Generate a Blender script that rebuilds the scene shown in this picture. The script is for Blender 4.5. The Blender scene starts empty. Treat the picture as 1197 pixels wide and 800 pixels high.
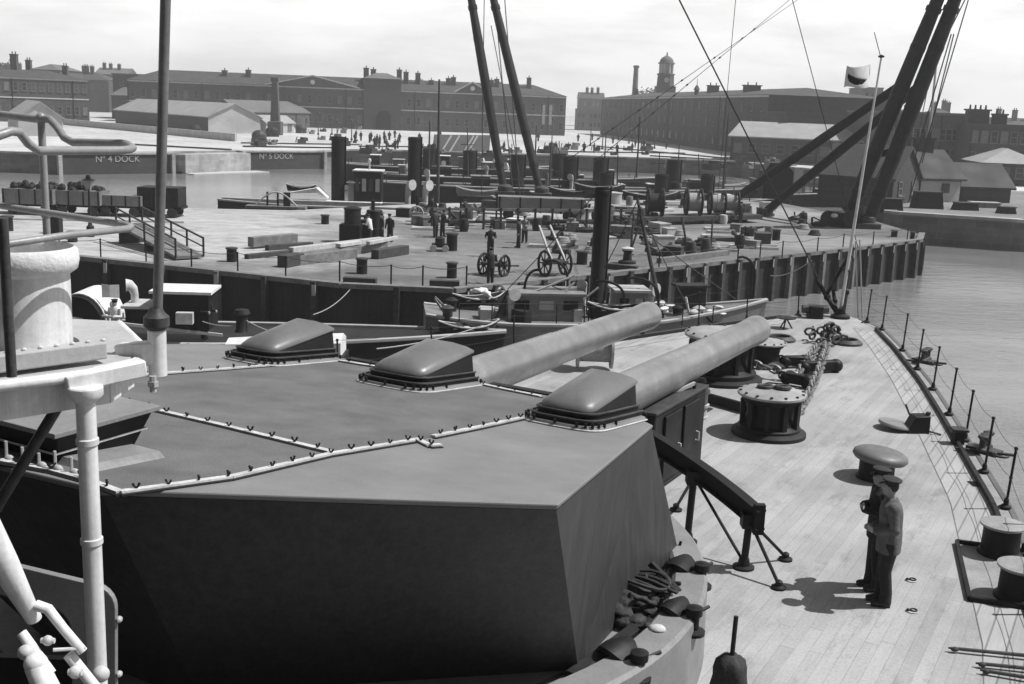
import bpy, bmesh, math, random
from mathutils import Vector, Matrix
rnd = random.Random(7)
C = bpy.context.scene.collection
scn = bpy.context.scene
# ------------------------------------------------------------------ camera geometry
PW, PH = 1197.0, 800.0
FPX = 1300.0; CX, CY = 598.5, 400.0
PITCH = math.atan(274 / FPX); ROLL = math.atan(.037); H = 6.07
cF = Vector((0, math.cos(PITCH), -math.sin(PITCH))); cU0 = Vector((0, math.sin(PITCH), math.cos(PITCH))); cX = Vector((1, 0, 0))
cR = cX * math.cos(ROLL) + cU0 * math.sin(ROLL); cU = cU0 * math.cos(ROLL) - cX * math.sin(ROLL)
EYE = Vector((0, 0, H))
def ray(x, y): return cF + cR * ((x - CX) / FPX) - cU * ((y - CY) / FPX)
def onz(x, y, z):                       # point of a level plane seen at (x, y)
    d = ray(x, y); t = (z - H) / d.z; return EYE + d * t
def atY(x, y, Y):
    d = ray(x, y); return EYE + d * (Y / d.y)
def onplane(x, y, p, n):
    d = ray(x, y); t = (Vector(p) - EYE).dot(n) / d.dot(n); return EYE + d * t
ZJ = -2.2; ZW = -4.75
def J(x, y): return onz(x, y, ZJ)
def D(x, y): return onz(x, y, 0)
# ship frame: s metres aft of the stem, l metres to starboard
AZ = math.radians(29.5); FW = Vector((math.sin(AZ), math.cos(AZ), 0)); SB = Vector((math.cos(AZ), -math.sin(AZ), 0)); BOW = Vector((10.5, 34.9, 0))
def S(s, l, z=0): return BOW - FW * s + SB * l + Vector((0, 0, z))
def toS(p):
    d = Vector(p) - BOW; return (-d.dot(FW), d.dot(SB), p[2])
# ------------------------------------------------------------------ object helpers
ORG = {}
def tag(o, label=None, cat=None, group=None, kind=None):
    if label: o['label'] = label
    if cat: o['category'] = cat
    if group: o['group'] = group
    if kind: o['kind'] = kind
    return o
def T(name, label, cat, loc, group=None, rz=0):
    o = bpy.data.objects.new(name, None); C.objects.link(o); o.empty_display_size = .2
    o.location = loc; o.rotation_euler = (0, 0, rz); ORG[o.name] = Vector(loc)
    return tag(o, label, cat, group)
def copy_tree(o, parent=None):
    c = o.copy(); C.objects.link(c)
    if parent: c.parent = parent
    for ch in list(o.children): copy_tree(ch, c)
    return c
def dup(o, loc, rz=None, label=None, sc=None):
    c = copy_tree(o); c.location = loc
    if rz is not None: c.rotation_euler = (0, 0, rz)
    if label: c['label'] = label
    if sc: c.scale = sc if hasattr(sc, '__len__') else (sc,) * 3
    return c
def ship_xf(v): return S(-v[1], v[0], v[2])
class MB:
    def __init__(self, ship=False): self.v = []; self.f = []; self.m = []; self.mi = 0; self.ship = ship
    def _add(self, vs, fs):
        b = len(self.v); self.v += [tuple(p) for p in vs]
        for f in fs: self.f.append(tuple(b + i for i in f)); self.m.append(self.mi)
    def box(self, c, s, rz=0, M=None):
        x, y, z = [k / 2 for k in s]
        vs = [Vector((a, b, d)) for a in (-x, x) for b in (-y, y) for d in (-z, z)]
        R = M or Matrix.Rotation(rz, 3, 'Z')
        vs = [Vector(c) + R @ p for p in vs]
        self._add(vs, [(0, 1, 3, 2), (4, 6, 7, 5), (0, 4, 5, 1), (2, 3, 7, 6), (0, 2, 6, 4), (1, 5, 7, 3)]); return self
    def beam(self, a, b, w, h, up=(0, 0, 1), w2=None, h2=None):
        a, b = Vector(a), Vector(b); d = (b - a).normalized(); u = Vector(up)
        if abs(d.dot(u)) > .98: u = Vector((0, 1, 0))
        sx = d.cross(u).normalized(); u = sx.cross(d)
        w2 = w2 or w; h2 = h2 or h; vs = []
        for p, ww, hh in ((a, w, h), (b, w2, h2)):
            vs += [p - sx * ww / 2 - u * hh / 2, p + sx * ww / 2 - u * hh / 2, p + sx * ww / 2 + u * hh / 2, p - sx * ww / 2 + u * hh / 2]
        self._add(vs, [(3, 2, 1, 0), (4, 5, 6, 7), (0, 1, 5, 4), (1, 2, 6, 5), (2, 3, 7, 6), (3, 0, 4, 7)]); return self
    def tube(self, pts, r, n=8, caps=True, closed=False):
        pts = [Vector(p) for p in pts]; k = len(pts); rs = r if hasattr(r, '__len__') else [r] * k
        prev = None; rings = []
        for i, p in enumerate(pts):
            if closed: d = pts[(i + 1) % k] - pts[i - 1]
            else: d = pts[min(i + 1, k - 1)] - pts[max(i - 1, 0)]
            d.normalize()
            if prev is None:
                u = Vector((0, 0, 1)) if abs(d.z) < .9 else Vector((1, 0, 0))
                u = (u - d * u.dot(d)).normalized()
            else:
                u = prev - d * prev.dot(d); u = u.normalized() if u.length > 1e-6 else d.orthogonal().normalized()
            prev = u; w = d.cross(u)
            rings.append([p + (u * math.cos(2 * math.pi * j / n) + w * math.sin(2 * math.pi * j / n)) * rs[i] for j in range(n)])
        vs = [q for rg in rings for q in rg]; fs = []
        for i in range(k if closed else k - 1):
            a = i * n; b = ((i + 1) % k) * n
            for j in range(n): fs.append((a + j, a + (j + 1) % n, b + (j + 1) % n, b + j))
        if caps and not closed: fs += [tuple(range(n - 1, -1, -1)), tuple((k - 1) * n + j for j in range(n))]
        self._add(vs, fs); return self
    def rope(self, a, b, r, sag=0, n=10, seg=6):
        a, b = Vector(a), Vector(b)
        return self.tube([a.lerp(b, t / n) - Vector((0, 0, 4 * sag * (t / n) * (1 - t / n))) for t in range(n + 1)], r, seg)
    def lathe(self, prof, c, n=24, M=None):
        c = Vector(c); vs = []; R = M or Matrix.Identity(3)
        for r, z in prof:
            for j in range(n):
                a = 2 * math.pi * j / n; vs.append(c + R @ Vector((r * math.cos(a), r * math.sin(a), z)))
        fs = []
        for i in range(len(prof) - 1):
            for j in range(n): fs.append((i * n + j, i * n + (j + 1) % n, (i + 1) * n + (j + 1) % n, (i + 1) * n + j))
        if prof[0][0] > 1e-4: fs.append(tuple(range(n - 1, -1, -1)))
        if prof[-1][0] > 1e-4: fs.append(tuple((len(prof) - 1) * n + j for j in range(n)))
        self._add(vs, fs); return self
    def cyl(self, a, b, r, n=16, r2=None): return self.tube([a, b], [r, r if r2 is None else r2], n)
    def ell(self, c, s, n=14, m=8, M=None):
        R = M or Matrix.Identity(3); c = Vector(c); vs = []
        for i in range(m + 1):
            t = math.pi * i / m
            for j in range(n):
                a = 2 * math.pi * j / n
                vs.append(c + R @ Vector((s[0] * math.sin(t) * math.cos(a), s[1] * math.sin(t) * math.sin(a), s[2] * math.cos(t))))
        fs = [(i * n + j, (i + 1) * n + j, (i + 1) * n + (j + 1) % n, i * n + (j + 1) % n) for i in range(m) for j in range(n)]
        self._add(vs, fs); return self
    def loft(self, rings, caps=True):
        n = len(rings[0]); vs = [p for r in rings for p in r]; fs = []
        for i in range(len(rings) - 1):
            for j in range(n): fs.append((i * n + j, i * n + (j + 1) % n, (i + 1) * n + (j + 1) % n, (i + 1) * n + j))
        if caps: fs += [tuple(range(n - 1, -1, -1)), tuple((len(rings) - 1) * n + j for j in range(n))]
        self._add(vs, fs); return self
    def prism(self, poly, z0, z1):
        return self.loft([[(p[0], p[1], z0) for p in poly], [(p[0], p[1], z1) for p in poly]])
    def quad(self, *p): self._add(p, [tuple(range(len(p)))]); return self
    def build(self, name, mats, parent=None, org=None, bevel=0, smooth=40, seg=2, normals=True, remesh=0, smooth_it=0):
        if not isinstance(mats, (list, tuple)): mats = [mats]
        xf = ship_xf if self.ship else Vector
        o = Vector(org) if org is not None else (ORG[parent.name] if parent else Vector((0, 0, 0)))
        me = bpy.data.meshes.new(name)
        me.from_pydata([tuple(xf(p) - o) for p in self.v], [], self.f)
        for m in mats: me.materials.append(m)
        for p, i in zip(me.polygons, self.m): p.material_index = i
        bm = bmesh.new(); bm.from_mesh(me)
        bmesh.ops.remove_doubles(bm, verts=bm.verts, dist=1e-5)
        bmesh.ops.dissolve_degenerate(bm, dist=1e-5, edges=bm.edges)
        if normals: bmesh.ops.recalc_face_normals(bm, faces=bm.faces)
        bm.to_mesh(me); bm.free()
        ob = bpy.data.objects.new(name, me); C.objects.link(ob)
        if remesh:
            m = ob.modifiers.new('r', 'REMESH'); m.mode = 'VOXEL'; m.voxel_size = remesh
            if smooth_it:
                m = ob.modifiers.new('s', 'SMOOTH'); m.iterations = smooth_it; m.factor = .5
            dg = bpy.context.evaluated_depsgraph_get(); nm = bpy.data.meshes.new_from_object(ob.evaluated_get(dg))
            ob.modifiers.clear(); ob.data = nm; me = nm; me.name = name
            if not me.materials: me.materials.append(mats[0])
        if smooth:
            me.polygons.foreach_set('use_smooth', [True] * len(me.polygons))
            if not remesh: me.set_sharp_from_angle(angle=math.radians(smooth))
        if bevel:
            b = ob.modifiers.new('b', 'BEVEL'); b.width = bevel; b.segments = seg; b.limit_method = 'ANGLE'; b.angle_limit = math.radians(40)
        if parent: ob.parent = parent; ORG[ob.name] = o
        else: ob.location = o; ORG[ob.name] = o
        return ob
# ------------------------------------------------------------------ materials (all neutral greys: the photograph is monochrome)
_mc = {}
def nodes(name):
    m = bpy.data.materials.new(name); m.use_nodes = True; nt = m.node_tree; nt.nodes.clear()
    out = nt.nodes.new('ShaderNodeOutputMaterial'); b = nt.nodes.new('ShaderNodeBsdfPrincipled'); nt.links.new(b.outputs[0], out.inputs[0])
    return m, nt, b
def N(nt, t, **k):
    n = nt.nodes.new('ShaderNode' + t)
    for a, v in k.items():
        if a.startswith('i_'): n.inputs[int(a[2:])].default_value = v
        else: setattr(n, a, v)
    return n
def coords(nt, scale=(1, 1, 1)):
    tc = N(nt, 'TexCoord'); mp = N(nt, 'Mapping'); mp.inputs['Scale'].default_value = scale
    nt.links.new(tc.outputs['Object'], mp.inputs[0]); return mp.outputs[0]
def noise(nt, co, scale, detail=6, rough=.6):
    n = N(nt, 'TexNoise'); n.inputs['Scale'].default_value = scale; n.inputs['Detail'].default_value = detail; n.inputs['Roughness'].default_value = rough
    nt.links.new(co, n.inputs['Vector']); return n.outputs['Fac']
def ramp(nt, fac, stops):
    r = N(nt, 'ValToRGB'); e = r.color_ramp.elements
    while len(e) < len(stops): e.new(.5)
    for i, (p, v) in enumerate(stops): e[i].position = p; e[i].color = (v, v, v, 1)
    nt.links.new(fac, r.inputs[0]); return r.outputs[0]
def math_(nt, op, a, b=None, c=None):
    n = N(nt, 'Math', operation=op)
    for i, v in enumerate((a, b, c)):
        if v is None: continue
        if isinstance(v, (int, float)): n.inputs[i].default_value = v
        else: nt.links.new(v, n.inputs[i])
    return n.outputs[0]
def mulc(nt, a, b, fac=1, mode='MULTIPLY'):
    n = N(nt, 'MixRGB', blend_type=mode); n.inputs[0].default_value = fac
    nt.links.new(a, n.inputs[1]); nt.links.new(b, n.inputs[2]); return n.outputs[0]
def bump(nt, b, h, strength, dist=.02):
    n = N(nt, 'Bump'); n.inputs['Strength'].default_value = strength; n.inputs['Distance'].default_value = dist
    nt.links.new(h, n.inputs['Height']); nt.links.new(n.outputs[0], b.inputs['Normal'])
def paint(name, v, var=.3, scale=2.5, rough=.55, fine=40, bmp=.15, metal=0, streak=0, spec=.5):
    """one grey surface with blotches, fine grain, optional rain streaks, slight relief"""
    if name in _mc: return _mc[name]
    m, nt, b = nodes(name); co = coords(nt)
    a = noise(nt, co, scale); c = noise(nt, co, fine, 3, .7)
    col = ramp(nt, a, [(.25, v * (1 - var)), (.75, v * (1 + var))])
    g = ramp(nt, c, [(.3, 1 - var * .6), (.7, 1 + var * .35)]); col = mulc(nt, col, g)
    if streak:
        s = noise(nt, coords(nt, (5, 5, .07)), 3, 5, .7); col = mulc(nt, col, ramp(nt, s, [(.35, 1 - streak), (.65, 1 + streak * .5)]))
    nt.links.new(col, b.inputs['Base Color']); b.inputs['Metallic'].default_value = metal
    nt.links.new(ramp(nt, a, [(.2, min(1, rough + .12)), (.8, max(.05, rough - .1))]), b.inputs['Roughness'])
    b.inputs['Specular IOR Level'].default_value = spec
    if bmp: bump(nt, b, c, bmp)
    _mc[name] = m; return m
def brick(name, v, scale=1.0, var=.25, mortar=1.6):
    if name in _mc: return _mc[name]
    m, nt, b = nodes(name); tc = N(nt, 'TexCoord'); sx = N(nt, 'SeparateXYZ'); nt.links.new(tc.outputs['Object'], sx.inputs[0])
    cb = N(nt, 'CombineXYZ'); nt.links.new(math_(nt, 'ADD', sx.outputs[0], sx.outputs[1]), cb.inputs[0]); nt.links.new(sx.outputs[2], cb.inputs[1])
    bt = N(nt, 'TexBrick'); nt.links.new(cb.outputs[0], bt.inputs[0]); bt.inputs['Scale'].default_value = scale
    bt.inputs['Color1'].default_value = (v * .85,) * 3 + (1,); bt.inputs['Color2'].default_value = (v * 1.15,) * 3 + (1,); bt.inputs['Mortar'].default_value = (min(.5, v * mortar),) * 3 + (1,)
    bt.inputs['Mortar Size'].default_value = .012; bt.inputs['Brick Width'].default_value = .9; bt.inputs['Row Height'].default_value = .3
    n = noise(nt, coords(nt, (1, 1, .4)), .12, 6, .65); f = noise(nt, coords(nt), 1.2, 4, .7)
    col = mulc(nt, mulc(nt, bt.outputs[0], ramp(nt, n, [(.3, 1 - var), (.7, 1 + var)])), ramp(nt, f, [(.3, .8), (.7, 1.15)]))
    nt.links.new(col, b.inputs['Base Color']); b.inputs['Roughness'].default_value = .9
    _mc[name] = m; return m
def wood(name, v, axis=0, plank=.2, var=.3, gap=.3, rough=.75):
    """planks: seams across the given object axis, tone varied plank by plank"""
    if name in _mc: return _mc[name]
    m, nt, b = nodes(name); tc = N(nt, 'TexCoord'); sx = N(nt, 'SeparateXYZ'); nt.links.new(tc.outputs['Object'], sx.inputs[0])
    q = math_(nt, 'DIVIDE', sx.outputs[axis], plank); fr = math_(nt, 'FRACT', q); fl = math_(nt, 'FLOOR', q)
    wn = N(nt, 'TexWhiteNoise', noise_dimensions='1D'); nt.links.new(fl, wn.inputs['W'])
    col = ramp(nt, wn.outputs['Value'], [(0, v * (1 - var * .5)), (1, v * (1 + var * .5))])
    sc = [14, 14, 14]; sc[1 - axis if axis < 2 else 0] = .6
    gr = noise(nt, coords(nt, sc), 2, 5, .65); bl = noise(nt, coords(nt), .9, 6, .65)
    col = mulc(nt, col, ramp(nt, gr, [(.3, 1 - var * .5), (.7, 1 + var * .4)])); col = mulc(nt, col, ramp(nt, bl, [(.3, 1 - var * .6), (.65, 1 + var * .3)]))
    seam = math_(nt, 'LESS_THAN', math_(nt, 'ABSOLUTE', math_(nt, 'SUBTRACT', fr, .5)), .5 - .012 / plank)
    col = mulc(nt, col, ramp(nt, seam, [(0, gap), (1, 1)]))
    nt.links.new(col, b.inputs['Base Color']); b.inputs['Roughness'].default_value = rough
    bump(nt, b, math_(nt, 'ADD', seam, math_(nt, 'MULTIPLY', gr, .3)), .25)
    _mc[name] = m; return m
def deck_mat():
    m, nt, b = nodes('scrubbed_deck_planks'); tc = N(nt, 'TexCoord'); sx = N(nt, 'SeparateXYZ'); nt.links.new(tc.outputs['Object'], sx.inputs[0])
    W = .165; q = math_(nt, 'DIVIDE', sx.outputs[0], W); fr = math_(nt, 'FRACT', q); fl = math_(nt, 'FLOOR', q)
    wn = N(nt, 'TexWhiteNoise', noise_dimensions='1D'); nt.links.new(fl, wn.inputs['W'])
    off = math_(nt, 'MULTIPLY', wn.outputs['Value'], 6.0)
    yb = math_(nt, 'DIVIDE', math_(nt, 'ADD', sx.outputs[1], off), 6.5); fy = math_(nt, 'FRACT', yb); idy = math_(nt, 'FLOOR', yb)
    w2 = N(nt, 'TexWhiteNoise', noise_dimensions='2D'); cb = N(nt, 'CombineXYZ'); nt.links.new(fl, cb.inputs[0]); nt.links.new(idy, cb.inputs[1]); nt.links.new(cb.outputs[0], w2.inputs['Vector'])
    col = ramp(nt, w2.outputs['Value'], [(0, .30), (1, .36)])
    gr = noise(nt, coords(nt, (22, .8, 1)), 2.2, 6, .7); bl = noise(nt, coords(nt), .45, 7, .62); sp = noise(nt, coords(nt), 26, 3, .8)
    col = mulc(nt, col, ramp(nt, gr, [(.3, .9), (.7, 1.06)])); col = mulc(nt, col, ramp(nt, bl, [(.3, .74), (.62, 1.1)])); col = mulc(nt, col, ramp(nt, sp, [(.28, .8), (.6, 1.05)]))
    st = noise(nt, coords(nt, (1.6, .5, 1)), 1.3, 8, .75); col = mulc(nt, col, ramp(nt, st, [(.32, .62), (.47, 1)]))
    pg = N(nt, 'TexVoronoi'); pg.inputs['Scale'].default_value = 2.6; nt.links.new(coords(nt), pg.inputs['Vector']); col = mulc(nt, col, ramp(nt, pg.outputs['Distance'], [(.03, .72), (.05, 1)]))
    seam = math_(nt, 'MINIMUM', math_(nt, 'GREATER_THAN', fr, .045), math_(nt, 'GREATER_THAN', fy, .0025))
    sv = noise(nt, coords(nt, (1, .5, 1)), 1.1, 3, .6)
    seamc = ramp(nt, seam, [(0, 0), (1, 1)])
    dk = N(nt, 'MixRGB', blend_type='MIX'); nt.links.new(seamc, dk.inputs[0])
    low = mulc(nt, col, ramp(nt, sv, [(.35, .9), (.7, .6)]))
    nt.links.new(low, dk.inputs[1]); nt.links.new(col, dk.inputs[2])
    nt.links.new(dk.outputs[0], b.inputs['Base Color']); b.inputs['Roughness'].default_value = .72
    bump(nt, b, math_(nt, 'ADD', seam, math_(nt, 'MULTIPLY', gr, .4)), .18, .01)
    return m
def ground_mat(name, v, v2, sc=.06, det=.9, patches=()):
    """dusty ground; patches = (x, y, radius x, radius y, tone) areas where the ground itself is paler or darker"""
    m, nt, b = nodes(name); co = coords(nt)
    a = noise(nt, co, sc, 8, .62); c = noise(nt, co, det, 6, .7); g = noise(nt, co, 9, 3, .7)
    tr = noise(nt, coords(nt, (.25, 2.2, 1)), .5, 5, .6)
    col = ramp(nt, a, [(.32, v), (.66, v2)])
    if patches:
        sx = N(nt, 'SeparateXYZ'); nt.links.new(co, sx.inputs[0]); wob = math_(nt, 'MULTIPLY', math_(nt, 'SUBTRACT', noise(nt, co, .12, 5, .6), .5), 1.3)
        for (px, py, rx, ry, tone) in patches:
            dx = math_(nt, 'DIVIDE', math_(nt, 'SUBTRACT', sx.outputs[0], px), rx); dy = math_(nt, 'DIVIDE', math_(nt, 'SUBTRACT', sx.outputs[1], py), ry)
            d = math_(nt, 'ADD', math_(nt, 'SQRT', math_(nt, 'ADD', math_(nt, 'MULTIPLY', dx, dx), math_(nt, 'MULTIPLY', dy, dy))), wob)
            f = ramp(nt, d, [(.7, 1), (1.1, 0)]); mx = N(nt, 'MixRGB'); nt.links.new(f, mx.inputs[0]); nt.links.new(col, mx.inputs[1]); mx.inputs[2].default_value = (tone,) * 3 + (1,); col = mx.outputs[0]
    col = mulc(nt, col, ramp(nt, c, [(.3, .72), (.7, 1.15)])); col = mulc(nt, col, ramp(nt, g, [(.3, .85), (.7, 1.1)])); col = mulc(nt, col, ramp(nt, tr, [(.35, .82), (.6, 1.06)]))
    sn = noise(nt, coords(nt, (.5, 1, 1)), .55, 9, .72); col = mulc(nt, col, ramp(nt, sn, [(.34, .5), (.45, 1)]))
    nt.links.new(col, b.inputs['Base Color']); b.inputs['Roughness'].default_value = .9; bump(nt, b, c, .3, .05)
    return m
def water_mat():
    m, nt, b = nodes('harbour_water'); co = coords(nt, (1, 1, 1))
    b.inputs['Base Color'].default_value = (.2,) * 3 + (1,); b.inputs['Roughness'].default_value = .08; b.inputs['IOR'].default_value = 1.33
    n1 = noise(nt, coords(nt, (.55, 1.3, 1)), .9, 6, .62); n2 = noise(nt, coords(nt, (.5, 1, 1)), 3.2, 4, .6); n3 = noise(nt, co, .08, 3, .5)
    h = math_(nt, 'ADD', math_(nt, 'ADD', n1, math_(nt, 'MULTIPLY', n2, .3)), math_(nt, 'MULTIPLY', n3, .5))
    calm = ramp(nt, noise(nt, coords(nt, (.5, 1.2, 1)), .035, 4, .55), [(.38, .25), (.62, 1)])
    bn = N(nt, 'Bump'); bn.inputs['Distance'].default_value = .3; nt.links.new(math_(nt, 'MULTIPLY', calm, .42), bn.inputs['Strength']); nt.links.new(h, bn.inputs['Height']); nt.links.new(bn.outputs[0], b.inputs['Normal'])
    nt.links.new(ramp(nt, noise(nt, coords(nt, (.4, 1, 1)), .12, 6, .6), [(.3, .15), (.7, .22)]), b.inputs['Base Color']); return m
SKYW = 18.5; EXPO = 0.14
HAZE = .00052
# ------------------------------------------------------------------ camera, sun, sky
cam = bpy.data.cameras.new('camera'); co = bpy.data.objects.new('camera', cam); C.objects.link(co); scn.camera = co
cam.sensor_width = 36; cam.lens = FPX / PW * 36; cam.clip_end = 6000; cam.clip_start = .05
Mx = Matrix((cR, cU, -cF)).transposed().to_4x4(); Mx.translation = EYE; co.matrix_world = Mx
SUN_EL, SUN_OFF = math.radians(56), math.radians(3)
sdir = Vector((math.cos(SUN_EL) * math.cos(SUN_OFF), math.cos(SUN_EL) * math.sin(SUN_OFF), math.sin(SUN_EL)))
sun = bpy.data.lights.new('sun', 'SUN'); sun.energy = 5.0; sun.angle = math.radians(.5)
so = bpy.data.objects.new('sun', sun); C.objects.link(so); so.rotation_euler = sdir.to_track_quat('Z', 'Y').to_euler(); so.location = (40, 5, 60)
w = bpy.data.worlds.new('World'); scn.world = w; w.use_nodes = True; nt = w.node_tree; bg = nt.nodes['Background']
sky = nt.nodes.new('ShaderNodeTexSky'); sky.sky_type = 'NISHITA'; sky.sun_disc = False; sky.sun_elevation = SUN_EL; sky.sun_rotation = math.radians(90) - SUN_OFF
sky.air_density = 1.2; sky.dust_density = 2.5; sky.altitude = 0
bw = nt.nodes.new('ShaderNodeRGBToBW'); nt.links.new(sky.outputs[0], bw.inputs[0])
tc = nt.nodes.new('ShaderNodeTexCoord'); sp = nt.nodes.new('ShaderNodeSeparateXYZ'); nt.links.new(tc.outputs['Generated'], sp.inputs[0])
mp = nt.nodes.new('ShaderNodeMapping'); mp.inputs['Scale'].default_value = (2.2, 2.2, 9); nt.links.new(tc.outputs['Generated'], mp.inputs[0])
cn = noise(nt, mp.outputs[0], 2.4, 7, .6)
band = nt.nodes.new('ShaderNodeMapRange'); nt.links.new(sp.outputs[2], band.inputs[0])
band.inputs[1].default_value = .12; band.inputs[2].default_value = .5; band.inputs[3].default_value = 1; band.inputs[4].default_value = .0
side = nt.nodes.new('ShaderNodeMapRange'); nt.links.new(sp.outputs[1], side.inputs[0]); side.inputs[1].default_value = -.15; side.inputs[2].default_value = .55; side.inputs[3].default_value = .08; side.inputs[4].default_value = 1
cl = math_(nt, 'MULTIPLY', math_(nt, 'MULTIPLY', ramp(nt, cn, [(.32, .72), (.58, 1)]), band.outputs[0]), side.outputs[0])
mx = nt.nodes.new('ShaderNodeMixRGB'); nt.links.new(cl, mx.inputs[0]); nt.links.new(bw.outputs[0], mx.inputs[1]); mx.inputs[2].default_value = (SKYW,) * 3 + (1,)
nt.links.new(mx.outputs[0], bg.inputs[0]); bg.inputs[1].default_value = .06
scn.view_settings.view_transform = 'Standard'; scn.view_settings.look = 'None'; scn.view_settings.exposure = EXPO; scn.view_settings.gamma = 1
# ------------------------------------------------------------------ shared materials
mDeck = deck_mat(); mWater = water_mat()
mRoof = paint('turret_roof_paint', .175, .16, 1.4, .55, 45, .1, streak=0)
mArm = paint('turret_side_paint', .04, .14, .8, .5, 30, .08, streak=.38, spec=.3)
mGun = paint('gun_barrel_paint', .26, .3, 2.2, .3, 60, .08, metal=.5, spec=.8)
mDark = paint('dark_iron', .02, .4, 3, .6, 30, .2, spec=.2)
mIron = paint('worn_iron', .05, .5, 4, .55, 30, .25, spec=.3)
mBlk = paint('black_gloss_paint', .012, .4, 2, .5, 20, .08, spec=.2)
mWhite = paint('white_paint', .66, .16, 3.5, .42, 30, .08, streak=.16)
mWhite2 = paint('dull_white_paint', .5, .25, 3, .6, 25, .1)
mGrey = paint('mid_grey_paint', .2, .25, 2, .5, 30, .1)
mLGrey = paint('light_grey_paint', .38, .2, 2, .5, 30, .1)
mStrip = paint('bare_cover_strip', .5, .3, 5, .5, 40, .05)
mCap = paint('worn_capstan_top', .3, .35, 3, .5, 30, .2)
mCanvas = paint('sun_bleached_canvas', .62, .2, 3, .85, 30, .3)
mCanvD = paint('tarred_canvas', .022, .4, 6, .8, 24, .5)
mRope = paint('hemp_rope', .3, .3, 12, .9, 60, .4)
mRopeD = paint('tarred_rope', .03, .3, 12, .8, 60, .2)
mTim = paint('weathered_timber', .16, .4, 2.5, .8, 14, .3)
mTimD = paint('dark_timber', .045, .45, 2.5, .8, 14, .3)
mTimL = paint('pale_timber', .42, .3, 2.5, .8, 14, .3)
mTeak = wood('margin_planks', .33, 0, .22, .2, .55)
mSteelDeck = paint('waterway_steel', .26, .3, 2, .6, 20, .2)
mHull = paint('battleship_hull', .1, .3, .6, .5, 10, .1)
# ------------------------------------------------------------------ battleship foredeck
WT = [(0, .06), (.6, .75), (1.75, 1.62), (4.6, 2.78), (8.3, 4.12), (11.1, 5.02), (16.8, 6.78), (22, 7.95), (28, 8.8), (36, 9.4), (48, 9.8)]
def W(s):
    for (a, b), (c, d) in zip(WT, WT[1:]):
        if a <= s <= c: return b + (d - b) * (s - a) / (c - a)
    return WT[-1][1]
ss = [i * .5 for i in range(0, 97)]
def ship_obj(name, mb, mat, parent=None, **k):
    o = mb.build(name, mat, None, org=(0, 0, 0), **k); o.location = BOW; o.rotation_euler = (0, 0, -AZ)
    if parent: o.parent = parent; o.location = (0, 0, 0); o.rotation_euler = (0, 0, 0)
    return o
def strip(mb, fa, fb, z, s0=0, s1=48):
    q = [s for s in ss if s0 <= s <= s1]
    for a, b in zip(q, q[1:]): mb.quad((fa(a), -a, z), (fb(a), -a, z), (fb(b), -b, z), (fa(b), -b, z))
mb = MB(); strip(mb, lambda s: -max(.03, W(s)), lambda s: max(.03, W(s)), 0)
deck = ship_obj('deck', mb, mDeck, smooth=0); tag(deck, 'pale scrubbed plank foredeck of the battleship', kind='structure')
for sg in (1, -1):
    mb = MB(); strip(mb, lambda s: sg * max(0.02, W(s) - .95), lambda s: sg * max(.03, W(s) - .30), .004, 2)
    ship_obj('margin_planks', mb, mTeak, deck, smooth=0)
    mb = MB(); strip(mb, lambda s: sg * max(0.02, W(s) - .24), lambda s: sg * max(.03, W(s) - .01), .008, 1)
    ship_obj('waterway', mb, mSteelDeck, deck, smooth=0)
    mb = MB()
    for a, b in zip(ss[4:], ss[5:]): mb.beam((sg * (W(a) - .28), -a, .045), (sg * (W(b) - .28), -b, .045), .07, .09)
    ship_obj('coaming_bar', mb, mDark, deck, smooth=0)
    mb = MB()
    for a in ss[6:6]: mb.quad((sg * (W(a) - .95), -a, .007), (sg * (W(a) - .3), -a, .007), (sg * (W(a) - .3), -a - .012, .007), (sg * (W(a) - .95), -a - .012, .007))
    for a, b in zip(ss[4:], ss[5:]):
        mb.quad((sg * (W(a) - .96), -a, .007), (sg * (W(a) - .948), -a, .007), (sg * (W(b) - .948), -b, .007), (sg * (W(b) - .96), -b, .007))
        mb.quad((sg * (W(a) - .63), -a, .007), (sg * (W(a) - .618), -a, .007), (sg * (W(b) - .618), -b, .007), (sg * (W(b) - .63), -b, .007))
    ship_obj('plank_seams', mb, mTim, deck, smooth=0)
mb = MB()
rg = []
for a in ss: rg.append([(max(.03, W(a)), -a, -.004), (max(.03, W(a)) * .93, -a - .35, -1.8), (max(.02, W(a)) * .82, -a - .9, -6), (-max(.02, W(a)) * .82, -a - .9, -6), (-max(.03, W(a)) * .93, -a - .35, -1.8), (-max(.03, W(a)), -a, -.004)])
mb.loft(rg, caps=False); hull = ship_obj('hull', mb, mHull, deck, smooth=30)
mb = MB()
for sg in (1, -1):
    for a, b in zip(ss[1:], ss[2:]): mb.beam((sg * W(a), -a, -.03), (sg * W(b), -b, -.03), .09, .1)
ship_obj('gunwale', mb, mHull, deck, smooth=0)
# grating and deck plates let into the planking
gt = D(1142, 567); mb = MB()
for i in range(5): mb.box((gt.x, gt.y - .1 + i * .055, .014), (.24, .022, .012))
ob = mb.build('scupper_grating', mDark, None, org=gt); tag(ob, 'small dark iron scupper grating set in the margin planks', 'grating')
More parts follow.
